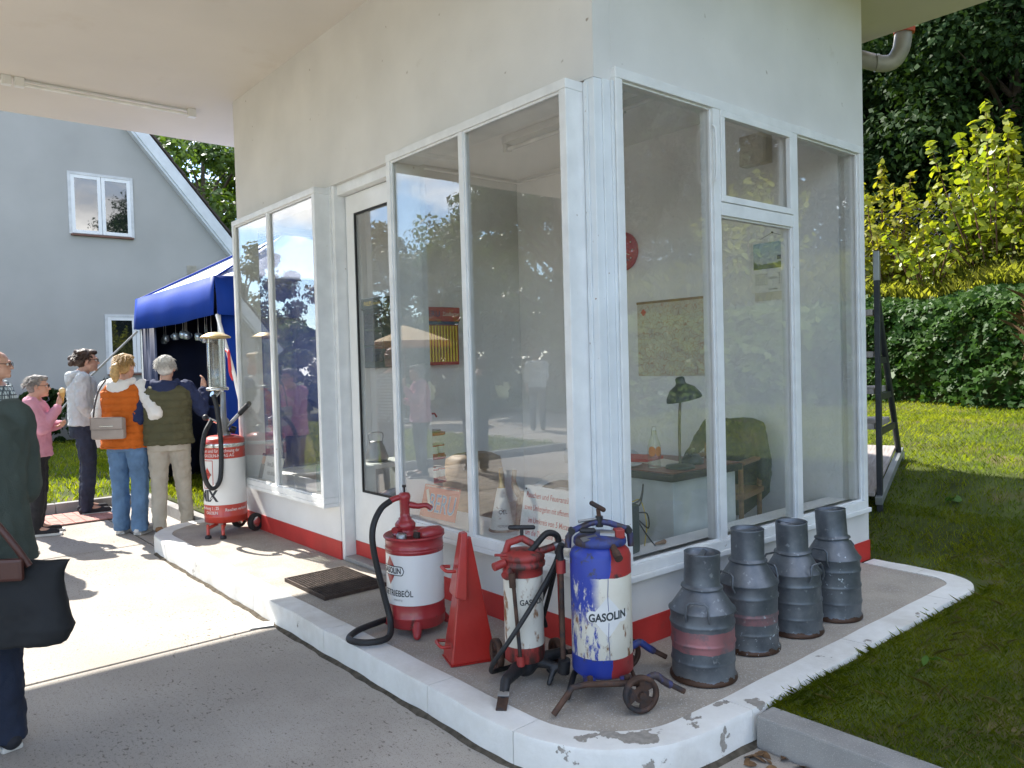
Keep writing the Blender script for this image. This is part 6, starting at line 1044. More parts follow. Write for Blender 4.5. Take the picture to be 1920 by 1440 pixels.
def leafbush(label, loc, stems, ht, spread, m, seed, size=0.085, name='bush'):
    t = thing(name, label, 'bush', loc); rg = random.Random(seed); P = []; Nn = []
    for i in range(stems):
        a = rg.uniform(0, 6.28); rr = rg.uniform(0.1, spread*1.25); hh = ht*rg.uniform(0.35, 1.0)*(1-0.25*rr/spread); top = Vector((math.cos(a)*rr, math.sin(a)*rr, hh)); b0 = Vector((math.cos(a)*rr*0.25, math.sin(a)*rr*0.25, -0.1)); mid = b0.lerp(top, 0.5)+Vector((math.cos(a)*0.05, math.sin(a)*0.05, 0.1))
        pts = bez([b0, mid, top], 6); MB().tube(pts, [0.014-0.010*k_/(len(pts)-1) for k_ in range(len(pts))], 5).build('stem', mat('red_stem', (0.14, 0.07, 0.04), 0.7), t)
        nl = int(hh*38)
        for k_ in range(nl):
            f = 0.18+0.82*k_/nl; s_ = b0.lerp(mid, f*2) if f < .5 else mid.lerp(top, f*2-1); aa = k_*2.4+rg.random(); out_ = (0.26*(1-f)+0.055)*rg.uniform(0.3, 1.0)
            P.append((s_.x+math.cos(aa)*out_, s_.y+math.sin(aa)*out_, s_.z+rg.uniform(-0.05, 0.06))); Nn.append((math.cos(aa)*0.5-0.2, math.sin(aa)*0.5, 0.7))
    P = np.array(P); q, c = leaves(P, np.full(len(P), size), np.array(Nn), 0.7, shape=2, up=0.7); npmesh('foliage', q, c, m, t); return t
leafbush('bright yellow-green leafy bush, the tallest on top of the ivy bank', (10.0, 1.62, 2.45), 36, 2.75, 1.1, lf_yel, 3, 0.125); leafbush('yellowing leafy bush on the ivy bank beside the kiosk edge', (9.7, 3.1, 2.4), 24, 2.2, 0.8, leafmat('leaf_yellow_red', (0.16, 0.20, 0.02), (0.37, 0.33, 0.03), 0.5, 0.4, 2), 5, 0.11); leafbush('low yellow-green bush at the foot of the tall one', (9.4, 2.35, 2.3), 16, 1.2, 0.7, lf_yel, 8, 0.11); leafbush('green leafy bush at the outer end of the bank', (9.6, 0.55, 2.4), 18, 1.7, 0.8, leafmat('leaf_lime', (0.14, 0.20, 0.02), (0.32, 0.32, 0.03), 0.5, 0.4, 2), 9, 0.11)
leafbush('yellow-green bush on the bank facing the lawn-side window', (9.6, -5.5, 2.4), 24, 2.6, 0.95, lf_yel, 13, 0.14); leafbush('tall yellow bush on the bank round the front lawn', (7.6, -9.6, 2.3), 24, 2.8, 1.0, lf_yel, 14, 0.15)
# dark wood behind
for i, (x, y, s_) in enumerate(((14.5, 4.6, 1.0), (15.5, 0.4, 1.1), (13.8, 8.6, 0.95), (18.5, 3.0, 1.3), (17.0, 7.2, 1.25), (15.0, -4.0, 1.05), (13.0, -9.0, 1.0), (10.9, -15.6, 0.9), (15.5, -7.0, 1.1), (11.0, -10.5, 0.9), (19.5, -1.5, 1.3), (22.5, 6.0, 1.5), (23.5, 0.5, 1.5), (20.0, 11.0, 1.4), (13.2, 2.4, 0.8))):
    if i == 0: T0 = tree('woodland_tree', 'dark dense woodland tree standing behind the yellow bushes', (x, y, 2.6), 10.5, 3.6, -0.6, 48000, 0.15, lf_dark, 71, 220, group='trees of the dark wood', hollow=0.25)
    else: dup(T0, None, (x, y, 2.6), i*1.1, None, s_)
fence = thing('chain_link_fence', 'grey chain-link fence behind the bushes on the bank', 'fence', (11.2, 3.2, 2.75)); wm = mat('fence_wire', (0.16, 0.17, 0.17), 0.6, 0.5)
for y in (-3.0, -0.5, 2.0, 4.5): MB().cyl((0, y, -0.4), (0, y, 1.25), 0.03, n=10).build('post', wm, fence)
q = MB()
for i in range(95):
    y = -3+i*0.08
    for s_ in (-1, 1):
        y2 = y+s_*1.1
        if -3.1 < y2 < 4.6: q.tube([(0, y, 0.08), (0, y2, 1.18)], 0.0035, 3, cap=False)
stuff(q.build('wire_mesh', wm, fence))

# ------------------------------------------------------------------ blue market tent
blue = mat('tent_blue', (0.008, 0.045, 0.31), 0.6, var=0.08, scale=3, bump=0.25, bscale=25, spec=0.15); pale = mat('tent_blue_sunlit', (0.50, 0.54, 0.72), 0.45, var=0.05, scale=2, bump=0.15, bscale=12); navy = mat('tent_navy', (0.012, 0.02, 0.06), 0.7, var=0.15, scale=5, bump=0.3, bscale=15); alu = mat('tent_aluminium', (0.70, 0.71, 0.72), 0.35, 0.6)  # roof colour: sunlit sheen of the blue fabric painted in as pale lavender
T = thing('market_tent', 'blue pop-up market tent with a pyramid roof coloured pale for its sunlit sheen beside the kiosk', 'tent', (1.64, 7.0, -0.03)); hw = 1.5; ze = 2.39; za = 3.22
for i in range(4):
    a = [(-hw, -hw), (hw, -hw), (hw, hw), (-hw, hw)][i]; b = [(hw, -hw), (hw, hw), (-hw, hw), (-hw, -hw)][i]; r_ = MB(); N = 8; vs = []
    for j in range(N+1):
        f = j/N; zz = ze+(za-ze)*(f**1.08)
        for k_ in range(N+1): g_ = k_/N; x = (a[0]*(1-g_)+b[0]*g_)*(1-f); y = (a[1]*(1-g_)+b[1]*g_)*(1-f); vs.append((x, y, zz-0.05*math.sin(math.pi*g_)*(1-f)*f*4))
    r_.add(vs, [(j*(N+1)+k_, j*(N+1)+k_+1, (j+1)*(N+1)+k_+1, (j+1)*(N+1)+k_) for j in range(N) for k_ in range(N)], True); o = r_.build('roof_panel', pale, T); so = o.modifiers.new('s', 'SOLIDIFY'); so.thickness = 0.004
    v_ = MB(); vs = []; N = 24
    for k_ in range(N+1):
        g_ = k_/N; x = a[0]*(1-g_)+b[0]*g_; y = a[1]*(1-g_)+b[1]*g_; nx, ny = (b[1]-a[1])/3, -(b[0]-a[0])/3; w_ = 0.015*math.sin(g_*17)+0.012
        vs += [(x*1.003, y*1.003, ze+0.015), (x+nx*(0.02+w_*0.5), y+ny*(0.02+w_*0.5), ze-0.18), (x+nx*(0.03+w_), y+ny*(0.03+w_), ze-0.385-0.03*math.sin(math.pi*g_))]
    v_.add(vs, [(3*k_+j, 3*k_+j+1, 3*k_+4+j, 3*k_+3+j) for k_ in range(N) for j in range(2)], True); o = v_.build('valance', blue, T); so = o.modifiers.new('s', 'SOLIDIFY'); so.thickness = 0.004
    MB().tube([(a[0]*0.97, a[1]*0.97, 0.0), (a[0]*0.97, a[1]*0.97, ze-0.02)], 0.02, 8).build('leg', alu, T)
    MB().tube([(a[0]*0.985, a[1]*0.985, ze+0.008), (0, 0, za+0.008)], 0.012, 6).build('roof_seam', blue, T)
def curtain(p0, p1, m, name='side_wall'):
    c_ = MB(); N = 30; vs = []; d = Vector(p1)-Vector(p0); n_ = Vector((-d.y, d.x)).normalized()
    for k_ in range(N+1):
        g_ = k_/N; w_ = 0.02*math.sin(g_*d.length*14)+0.01*math.sin(g_*d.length*31); x = p0[0]+d.x*g_+n_.x*w_; y = p0[1]+d.y*g_+n_.y*w_; vs += [(x, y, 0.01), (x-n_.x*w_*0.5, y-n_.y*w_*0.5, ze-0.05)]
    c_.add(vs, [(2*k_, 2*k_+2, 2*k_+3, 2*k_+1) for k_ in range(N)], True); o = c_.build(name, m, T); so = o.modifiers.new('s', 'SOLIDIFY'); so.thickness = 0.006
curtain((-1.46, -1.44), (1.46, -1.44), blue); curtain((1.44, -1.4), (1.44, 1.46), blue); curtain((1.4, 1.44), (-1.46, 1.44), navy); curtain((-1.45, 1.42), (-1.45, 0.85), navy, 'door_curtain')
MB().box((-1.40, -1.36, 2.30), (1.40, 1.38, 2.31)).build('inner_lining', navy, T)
gs = MB(); gs.tube([(-1.50, -1.53, 2.0), (-1.54, -2.05, 1.40), (-1.56, -2.45, 0.75)], 0.019, 8); gs.build('guy_pole', white_paint, T)
MB().tube(bez([(-1.54, -1.86, 1.63), (-1.56, -1.98, 1.60), (-1.565, -2.02, 1.42), (-1.55, -2.06, 1.34)], 5), 0.016, 6).build('red_strap', mat('red_webbing', (0.55, 0.03, 0.04), 0.6), T)
MB().tube([(-1.50, 1.50, 1.98), (-1.95, 2.05, 1.42), (-2.9, 3.3, 0.0)], 0.014, 6).build('guy_strap', mat('grey_webbing', (0.35, 0.35, 0.36), 0.7), T)
# mugs hanging under the tent edge, and the stall inside
silv = mat('blown_glass', (0.42, 0.50, 0.60), 0.12, 0.6, var=0.3, scale=30)
for i in range(15):
    y = 5.85+i*0.165; x = 0.42+0.07*math.sin(i*1.3); z = 1.83-0.05*math.sin(i*0.45)
    c = thing('hanging_mug', 'shiny blue-grey mug hung under the tent edge', 'mug', (x, y, z), i*0.8, 'mugs hung in a row under the tent edge'); MB().lathe([(0.0005, -0.06), (0.035, -0.058), (0.046, -0.02), (0.040, 0.02), (0.036, 0.03)], 14).build('body', silv, c); MB().tube(bez([(0.036, 0, 0.015), (0.06, 0, 0.0), (0.058, 0, -0.03), (0.044, 0, -0.035)], 4), 0.005, 6).build('handle', silv, c); MB().cyl((0, 0, 0.02), (0, 0, 0.42), 0.0025, n=5).build('cord', alu, c)
st = thing('stall_table', 'dark-clothed stall table inside the blue tent', 'table', (1.2, 7.3, -0.03)); MB().box((-0.3, -0.9, 0.0), (0.3, 0.9, 0.95), bev=0.02).build('cloth', navy, st); MB().box((-0.32, -0.92, 0.951), (0.32, 0.92, 0.97), bev=0.004).build('table_top', mat('blue_cloth', (0.03, 0.06, 0.20), 0.8), st)
ds = thing('display_stand', 'small metal stand with silver balls on the stall table', 'stand', (1.0, 7.75, 0.94)); MB().lathe([(0.14, 0), (0.14, 0.015), (0.015, 0.03), (0.012, 0.45)], 16).build('stand', brass, ds)
for i in range(12): MB().ball((0.09*math.cos(i*2.1)*(1-i*.03), 0.09*math.sin(i*2.1), 0.30+i*0.022), 0.038, 10).build('ball', silv, ds)
# parasol across the drive
U = thing('parasol', 'cream and orange garden parasol standing across the drive', 'parasol', (-8.6, 15.2, -0.1)); um = mat('parasol_cream', (0.70, 0.50, 0.28), 0.8); ue = mat('parasol_orange', (0.65, 0.24, 0.05), 0.8)
for i in range(8): p_ = MB().lathe([(1.25, 2.15), (0.65, 2.38), (0.02, 2.58)], 3, a0=i*math.pi/4, a1=(i+1)*math.pi/4).build('panel', um, U); q = MB().lathe([(1.25, 2.149), (1.27, 2.0)], 3, a0=i*math.pi/4, a1=(i+1)*math.pi/4).build('edge_panel', ue, U)
MB().cyl((0, 0, 0), (0, 0, 2.62), 0.022, n=10).build('pole', wood, U); MB().lathe([(0.3, 0), (0.3, 0.08), (0.04, 0.12)], 20).build('base', grey_conc, U)
# ------------------------------------------------------------------ people
skin = mat('skin', (0.55, 0.32, 0.23), 0.5, var=0.08, scale=20, sss=0.12); jeans = mat('blue_jeans', (0.10, 0.19, 0.33), 0.85, var=0.22, scale=7, bump=0.4, bscale=160); jeans_d = mat('dark_jeans', (0.015, 0.022, 0.045), 0.85, var=0.25, scale=7, bump=0.4, bscale=160); blackc = mat('black_cloth', (0.012, 0.012, 0.015), 0.85, var=0.2, bump=0.3, bscale=120)
def cloth(name, c, v=0.10, b=0.35): return mat(name, c, 0.85, var=v, scale=6, bump=b, bscale=140, spec=0.25)
def quilt(name, c, k_=70):
    m = cloth(name, c); t, b = nodes_of(m); n, l = t.nodes.new, t.links.new; co = n('ShaderNodeTexCoord'); wv = n('ShaderNodeTexWave'); wv.wave_type = 'BANDS'; wv.bands_direction = 'Z'; wv.inputs['Scale'].default_value = k_/20.0*1.2; wv.inputs['Distortion'].default_value = 0.5; l(co.outputs['Object'], wv.inputs['Vector'])
    pw = n('ShaderNodeMath'); pw.operation = 'POWER'; pw.inputs[1].default_value = 0.4; l(wv.outputs['Fac'], pw.inputs[0]); bp = n('ShaderNodeBump'); bp.inputs['Strength'].default_value = 0.9; bp.inputs['Distance'].default_value = 0.012; l(pw.outputs[0], bp.inputs['Height']); l(bp.outputs[0], b.inputs['Normal']); return m
def plaidmat():
    m = bpy.data.materials.new('plaid_cotton'); t, b = nodes_of(m); n, l = t.nodes.new, t.links.new; co = n('ShaderNodeTexCoord'); C = None
    base = (0.55, 0.66, 0.68)
    f = None
    for d, s in (('X', 9), ('Y', 9), ('Z', 9)):
        wv = n('ShaderNodeTexWave'); wv.wave_type = 'BANDS'; wv.bands_direction = d; wv.inputs['Scale'].default_value = s; wv.inputs['Distortion'].default_value = 0.4; l(co.outputs['Object'], wv.inputs['Vector']); r = n('ShaderNodeValToRGB'); r.color_ramp.elements[0].position = 0.80; r.color_ramp.elements[1].position = 0.86; l(wv.outputs['Fac'], r.inputs[0])
        if f is None: f = r.outputs[0]
        else: mx_ = n('ShaderNodeMath'); mx_.operation = 'MAXIMUM'; l(f, mx_.inputs[0]); l(r.outputs[0], mx_.inputs[1]); f = mx_.outputs[0]
    mm = n('ShaderNodeMixRGB'); l(f, mm.inputs[0]); mm.inputs[1].default_value = (*base, 1); mm.inputs[2].default_value = (0.07, 0.10, 0.12, 1); l(mm.outputs[0], b.inputs['Base Color']); b.inputs['Roughness'].default_value = 0.85; return m
def hand(mb, wrist, direction, palm, s, curl=0.6, side=1):
    """palm and five fingers rooted in it"""
    d = Vector(direction).normalized(); pn = Vector(palm); pn = (pn-d*pn.dot(d)).normalized(); sd_ = d.cross(pn)*side; w0 = Vector(wrist)
    mb.caps(w0, 0.024*s, w0+d*0.045*s, 0.030*s); mb.caps(w0+d*0.05*s+sd_*0.018*s, 0.020*s, w0+d*0.085*s+sd_*0.024*s, 0.017*s); mb.caps(w0+d*0.05*s-sd_*0.018*s, 0.020*s, w0+d*0.085*s-sd_*0.024*s, 0.016*s); mb.caps(w0+d*0.04*s, 0.024*s, w0+d*0.088*s, 0.018*s)
    for k_, (o, L_) in enumerate(((0.030, 0.070), (0.010, 0.080), (-0.010, 0.075), (-0.030, 0.058))):
        a = w0+d*0.088*s+sd_*o*s; b = a+(d*math.cos(curl*0.5)+pn*math.sin(curl*0.5))*L_*0.5*s; c = b+(d*math.cos(curl*1.5)+pn*math.sin(curl*1.5))*L_*0.5*s; mb.caps(a, 0.0092*s, b, 0.0085*s, 8); mb.caps(b, 0.0085*s, c, 0.0075*s, 8)
    a = w0+d*0.03*s+sd_*0.028*s; b = a+(d*0.6+sd_*0.7+pn*0.3).normalized()*0.045*s; c = b+(d*0.9+sd_*0.25+pn*0.35).normalized()*0.03*s; mb.caps(a, 0.013*s, b, 0.011*s, 8); mb.caps(b, 0.011*s, c, 0.009*s, 8)
BASE = dict(shL=(-0.175, -0.01, 1.40), elL=(-0.215, -0.05, 1.12), wrL=(-0.225, 0.03, 0.88), shR=(0.175, -0.01, 1.40), elR=(0.215, -0.05, 1.12), wrR=(0.225, 0.03, 0.88), hdL=(0, 0.15, -1), hdR=(0, 0.15, -1), plL=(0.9, 0.3, 0), plR=(-0.9, 0.3, 0),
            hipL=(-0.09, 0, 0.92), knL=(-0.10, 0.02, 0.50), anL=(-0.105, -0.02, 0.085), hipR=(0.09, 0, 0.92), knR=(0.10, 0.02, 0.50), anR=(0.105, -0.02, 0.085), toeL=(-0.12, 0.17, 0.03), toeR=(0.12, 0.17, 0.03), head=(0, 0.02, 1.595), neck=(0, -0.015, 1.45), look=0.0, curl=0.5)
def person(label, loc, face, s=1.0, pose=None, top=None, topcov=1.0, hem=0.86, sleeve='long', sleeve_m=None, trous=None, shoe=None, hair=None, hairf=None, bulk=1.0, vest=None, hood=None, glasses=False, flare=0.0, group=None, hips=1.0, fold=0.030, fsc=0.055):
    J = dict(BASE); J.update(pose or {}); J = {k_: (Vector(v)*s if isinstance(v, tuple) and k_[:2] not in ('hd', 'pl') else v) for k_, v in J.items()}
    t = thing('person', label, 'person', loc, face, group); Z = lambda z: z*s; B = bulk
    rings = [(0.80, 0.145, 0.105), (0.88, 0.165*hips, 0.118*hips), (0.95, 0.160*hips, 0.115*hips), (1.05, 0.140, 0.102), (1.15, 0.148, 0.108), (1.28, 0.168, 0.115), (1.37, 0.168, 0.10), (1.425, 0.115, 0.075), (1.46, 0.06, 0.058)]
    hx, hy, hz = J['head']; b = MB()
    b.loft([(0, -0.005*s, Z(z), rx*s*B, ry*s*B) for z, rx, ry in rings]); b.caps(J['neck'], 0.056*s, (hx, hy-0.012*s, hz-0.07*s), 0.054*s)
    c_, s_ = math.cos(J['look']), math.sin(J['look'])
    def hp(x, y, z): return (hx+(x*c_-y*s_)*s, hy+(x*s_+y*c_)*s, hz+z*s)
    b.ball(hp(0, -0.008, 0.022), (0.076*s, 0.092*s, 0.094*s)); b.ball(hp(0, 0.022, -0.045), (0.060*s, 0.068*s, 0.070*s)); b.ball(hp(0, 0.075, -0.088), (0.024*s, 0.02*s, 0.02*s), 10)
    b.caps(hp(0, 0.086, 0.012), 0.008*s, hp(0, 0.106, -0.026), 0.013*s, 8); b.ball(hp(0, 0.084, 0.028), (0.05*s, 0.014*s, 0.012*s), 10); b.ball(hp(0, 0.086, -0.056), (0.022*s, 0.011*s, 0.009*s), 10)
    for sx_ in (-1, 1): b.ball(hp(0.076*sx_, -0.005, -0.008), (0.010*s, 0.018*s, 0.030*s), 10)
    for a in 'LR':
        b.caps(J['sh'+a], 0.050*s*B, J['el'+a], 0.038*s*B); b.caps(J['el'+a], 0.040*s*B, J['wr'+a], 0.026*s); b.caps(J['hip'+a], 0.088*s*B, J['kn'+a], 0.056*s*B); b.caps(J['kn'+a], 0.055*s, J['an'+a], 0.036*s); b.caps(J['an'+a], 0.034*s, J['toe'+a], 0.026*s); hand(b, J['wr'+a], J['hd'+a], J['pl'+a], s, J['curl'], 1 if a == 'L' else -1)
    remesh(b, 'body', 0.0075, skin, t, 0, 0, 3)
    for sx_ in (-1, 1): MB().ball(hp(0.030*sx_, 0.078, 0.006), 0.0105*s, 8).build('eye', mat('eye_white', (0.7, 0.68, 0.65), 0.2), t)
    # trousers
    q = MB(); q.loft([(0, -0.005*s, Z(z), (rx*B+0.012)*s, (ry*B+0.012)*s) for z, rx, ry in ((0.80, 0.15, 0.11), (0.88, 0.170*hips, 0.122*hips), (0.95, 0.162*hips, 0.116*hips), (1.00, 0.150, 0.108))])
    for a in 'LR': q.caps(J['hip'+a], 0.100*s*B*hips**.5, J['kn'+a], (0.068+flare*0.3)*s*B); q.caps(J['kn'+a], (0.068+flare*0.3)*s*B, J['an'+a]+Vector((0, 0.0, -0.025*s)), (0.056+flare)*s)
    o = remesh(q, 'trousers', 0.010, trous, t, 0.026*s, 0.055)
    for v in o.data.vertices: v.co.z = max(v.co.z, 0.038)
    for a in 'LR':
        q = MB(); an, to = J['an'+a], J['toe'+a]; d = (to-an); d.z = 0; d.normalize(); q.caps(an+Vector((0, 0, -0.04*s))-d*0.035*s, 0.040*s, to+Vector((0, 0, 0.008*s)), 0.036*s); q.caps(an+Vector((0, 0, -0.01*s)), 0.043*s, an+Vector((0, 0, -0.03*s))+d*0.03*s, 0.042*s)
        o = remesh(q, 'shoe', 0.009, shoe, t, 0, 0, 2); z0_ = min(v.co.z for v in o.data.vertices)
        for v in o.data.vertices: v.co.z = max(v.co.z, 0.004)
        sp_ = an-d*0.05*s; MB().cbox(((an+to)/2+d*0.008*s).to_tuple()[:2]+(0.012,), (0.082*s, (to-an).length+0.10*s, 0.024), (0, 0, math.atan2(-d.x, d.y)), 0.008).build('shoe_sole', mat('pale_sole', (0.62, 0.60, 0.56), 0.7), o)
    # top
    g = 0.020*topcov
    def torso(q, g, hem, cut=1.46):
        rr = [(z, rx, ry) for z, rx, ry in rings if hem+0.02 < z < cut]; z0 = rings[0]
        q.loft([(0, -0.005*s, Z(hem), (0.172*B*hips+g)*s, (0.124*B*hips+g)*s)]+[(0, -0.005*s, Z(z), (max(rx, 0.155 if z < 1.3 else 0)*B+g)*s, (max(ry, 0.112 if z < 1.3 else 0)*B+g)*s) for z, rx, ry in rr])
    q = MB(); torso(q, g, hem)
    if sleeve != 'none':
        for a in 'LR':
            q.caps(J['sh'+a], (0.060+g*0.6)*s*B, J['el'+a], (0.050+g*0.6)*s*B)
            if sleeve == 'long': q.caps(J['el'+a], (0.050+g*0.6)*s*B, J['el'+a].lerp(J['wr'+a], 0.93), (0.037+g*0.4)*s)
            if sleeve == 'pushed': q.caps(J['el'+a], (0.052+g*0.6)*s*B, J['el'+a].lerp(J['wr'+a], 0.35), (0.046+g*0.4)*s)
    remesh(q, 'top', 0.0095, sleeve_m or top, t, fold*s, fsc)
    if vest is not None:
        q = MB(); torso(q, g+0.022, hem-0.01, 1.44); q.ball((0, -0.015*s, 1.435*s), (0.10*s, 0.085*s, 0.045*s)); remesh(q, 'vest', 0.0095, vest, t, 0.024*s, 0.05)
    if hood is not None:
        q = MB(); q.tube([(0.105*s*math.cos(u_), -0.045*s+0.085*s*math.sin(u_), (1.455-0.02*math.sin(u_)*-1)*s) for u_ in np.linspace(R(-15)+math.pi, 2*math.pi+R(15), 10)], 0.038*s, 10); q.ball((0, -0.115*s, 1.40*s), (0.115*s, 0.05*s, 0.085*s)); remesh(q, 'hood', 0.010, hood, t, 0.012*s, 0.05)
    if hair is not None:
        q = MB(); hairf(q, hp, s); remesh(q, 'hair', 0.0085, hair, t, 0.018*s, 0.03, 2); rg = random.Random(int(abs(loc[0])*1000)); q = MB()
        for _ in range(420):
            a_ = rg.uniform(0, 6.283); ze_ = rg.uniform(-0.25, 1.0); rr_ = math.sqrt(max(0, 1-ze_*ze_)); dx_, dy_ = math.cos(a_)*rr_, math.sin(a_)*rr_
            if dy_ > 0.55 and ze_ < 0.55 or (hairf is h_bald and ze_ > 0.3): continue
            p0_ = Vector((dx_*0.082, -0.02+dy_*0.094, 0.035+ze_*0.092)); fl = Vector((dx_*0.25+rg.uniform(-.3, .3), -0.55+rg.uniform(-.3, .3), -0.55+rg.uniform(-.25, .25))).normalized(); L0 = rg.uniform(0.03, 0.065); p1_ = p0_*1.05+fl*L0*0.5; p2_ = p0_*1.06+fl*L0
            q.tube([hp(*p0_), hp(*p1_), hp(*p2_)], [0.003*s, 0.0026*s, 0.0008*s], 3, cap=False)
        stuff(q.build('hair_strands', hair, t))
    if glasses:
        q = MB()
        for sx_ in (-1, 1): q.tube([hp(sx_*0.032+0.022*math.cos(k_*0.52), 0.098, 0.005+0.017*math.sin(k_*0.52)) for k_ in range(12)], 0.0022*s, 5, closed=True); q.tube([hp(sx_*0.055, 0.098, 0.008), hp(sx_*0.082, 0.0, 0.012)], 0.0022*s, 5)
        q.build('glasses', blackc, t)
    return t
def h_short(q, hp, s): q.ball(hp(0, -0.022, 0.040), (0.083*s, 0.092*s, 0.090*s)); q.ball(hp(0, -0.055, 0.0), (0.076*s, 0.055*s, 0.075*s)); q.ball(hp(0, 0.035, 0.088), (0.062*s, 0.06*s, 0.034*s))
def h_curly(q, hp, s):
    h_short(q, hp, s)
    for i in range(26): a = i*2.4; q.ball(hp(0.06*math.cos(a), -0.055+0.05*math.sin(a), 0.04+0.055*math.sin(i*1.7)), 0.024*s, 8)
    for i in range(8): q.ball(hp(0.03*math.cos(i*2.4), -0.135+0.02*math.sin(i), 0.0+0.03*math.sin(i*2.1)), 0.03*s, 8)
def h_pony(q, hp, s): h_short(q, hp, s); q.ball(hp(0, -0.105, 0.03), 0.028*s, 8); q.tube([hp(0, -0.10, 0.03), hp(0, -0.165, 0.0), hp(0, -0.175, -0.08), hp(0, -0.15, -0.18)], [0.022*s, 0.036*s, 0.042*s, 0.012*s], 10)
def h_bald(q, hp, s): q.ball(hp(0, -0.05, 0.0), (0.080*s, 0.058*s, 0.065*s)); q.ball(hp(0, -0.03, 0.055), (0.074*s, 0.07*s, 0.05*s))
grey_h = mat('grey_hair', (0.24, 0.22, 0.20), 0.7, var=0.3, scale=40, bump=0.8, bscale=120); white_h = mat('white_hair', (0.58, 0.56, 0.52), 0.7, var=0.2, scale=40, bump=0.8, bscale=120); brown_h = mat('brown_hair', (0.055, 0.03, 0.018), 0.6, var=0.3, scale=40, bump=0.8, bscale=120); blond_h = mat('blond_hair', (0.46, 0.29, 0.11), 0.55, var=0.25, scale=40, bump=0.8, bscale=120)
GZ = -0.129
def facing(dx, dy): return math.atan2(-dx, dy)
sneaker = cloth('white_trainer', (0.62, 0.61, 0.60)); darkshoe = cloth('dark_shoe', (0.03, 0.03, 0.035)); brownshoe = cloth('brown_shoe', (0.22, 0.12, 0.06)); sandal = cloth('dark_sandal', (0.03, 0.028, 0.03))
pinkw = person('person in a pink jacket and dark trousers eating an ice cream', (-1.40, 6.15, GZ), facing(0.90, -0.25), 0.905, dict(elR=(0.22, 0.10, 1.14), wrR=(0.09, 0.235, 1.36), hdR=(-0.3, 0.25, 1), plR=(-0.5, -0.8, 0.2), elL=(-0.21, 0.05, 1.13), wrL=(-0.06, 0.24, 1.16), hdL=(0.9, 0.3, 0.1), plL=(0, -0.6, 0.8), head=(0, 0.05, 1.575)), cloth('pink_jacket', (0.62, 0.30, 0.38)), 1.3, 0.84, 'long', None, blackc, sandal, grey_h, h_short, 1.10, glasses=True, hips=1.06)
hood_m = cloth('grey_marl', (0.46, 0.49, 0.50)); greym = person('person in a grey hooded sweatshirt and dark jeans with curly tied-back hair', (-0.80, 7.05, GZ), facing(0.93, -0.10), 1.06, dict(elR=(0.225, -0.02, 1.13), wrR=(0.20, 0.12, 0.92), elL=(-0.2, 0.0, 1.13), wrL=(-0.14, 0.16, 0.98), head=(0, 0.05, 1.585)), hood_m, 1.15, 0.92, 'pushed', None, jeans_d, darkshoe, brown_h, h_curly, 1.04, hood=hood_m, glasses=True, flare=0.004)
whitek = cloth('white_knit', (0.72, 0.71, 0.68)); oran = quilt('orange_quilted', (0.52, 0.12, 0.015), 80)
orangew = person('person in an orange quilted vest, white sleeves and blue jeans with a blond ponytail', (-0.74, 5.50, GZ), facing(0.62, 0.62), 1.0, dict(elR=(0.36, -0.10, 1.16), wrR=(0.19, 0.05, 0.97), hdR=(-0.5, 0.6, -0.5), plR=(-0.8, 0.1, 0.3), elL=(-0.26, -0.02, 1.13), wrL=(-0.16, 0.18, 0.98), anL=(-0.10, 0.02, 0.085)), whitek, 1.05, 0.84, 'pushed', whitek, jeans, sneaker, blond_h, h_pony, 1.07, vest=oran, hood=whitek, flare=0.020, hips=1.08)
navyc = cloth('navy_sweat', (0.022, 0.032, 0.085)); oliv = quilt('olive_quilted', (0.085, 0.082, 0.045), 70); beige = cloth('beige_trousers', (0.42, 0.39, 0.33))
olivem = person('person in an olive quilted vest over navy sleeves with white hair', (-0.43, 5.28, GZ), facing(0.45, 0.9), 0.985, dict(elR=(0.30, 0.08, 1.18), wrR=(0.30, 0.24, 1.38), hdR=(0, 0.5, 1), elL=(-0.255, -0.05, 1.13), wrL=(-0.25, 0.03, 0.90), anR=(0.12, 0.16, 0.085), toeR=(0.13, 0.34, 0.03), knR=(0.10, 0.10, 0.50)), navyc, 1.2, 0.87, 'long', navyc, beige, brownshoe, white_h, h_short, 1.12, vest=oliv, hood=navyc, flare=0.008)
plaidm = person('person in a checked short-sleeved shirt behind the person with the black bag', (-1.80, 5.2, GZ), facing(0.8, -0.3), 1.02, dict(elR=(0.235, -0.02, 1.12)), plaidmat(), 1.3, 0.88, 'pushed' if False else 'short', None, jeans_d, darkshoe, brown_h, h_bald, 1.1, glasses=True)
gks = mat('dark_green_knit', (0.080, 0.098, 0.085), 0.9, var=0.12, scale=5, bump=0.8, bscale=260, spec=0.2)
nearp = person('person in a dark green knitted jumper and dark jeans carrying a black shoulder bag', (-2.335, 1.25, GZ), facing(-0.30, 0.95), 0.965, dict(head=(-0.13, 0.08, 1.565), neck=(-0.06, 0.02, 1.44), elR=(0.225, 0.03, 1.10), wrR=(0.08, 0.24, 1.02), hdR=(-0.8, 0.5, 0.1), elL=(-0.26, 0.02, 1.12), wrL=(-0.12, 0.22, 1.02), hdL=(0.8, 0.5, 0.1)), gks, 1.6, 0.80, 'long', None, jeans_d, darkshoe, brown_h, h_short, 1.18, hips=1.05, flare=0.014, fold=0.026, fsc=0.10)
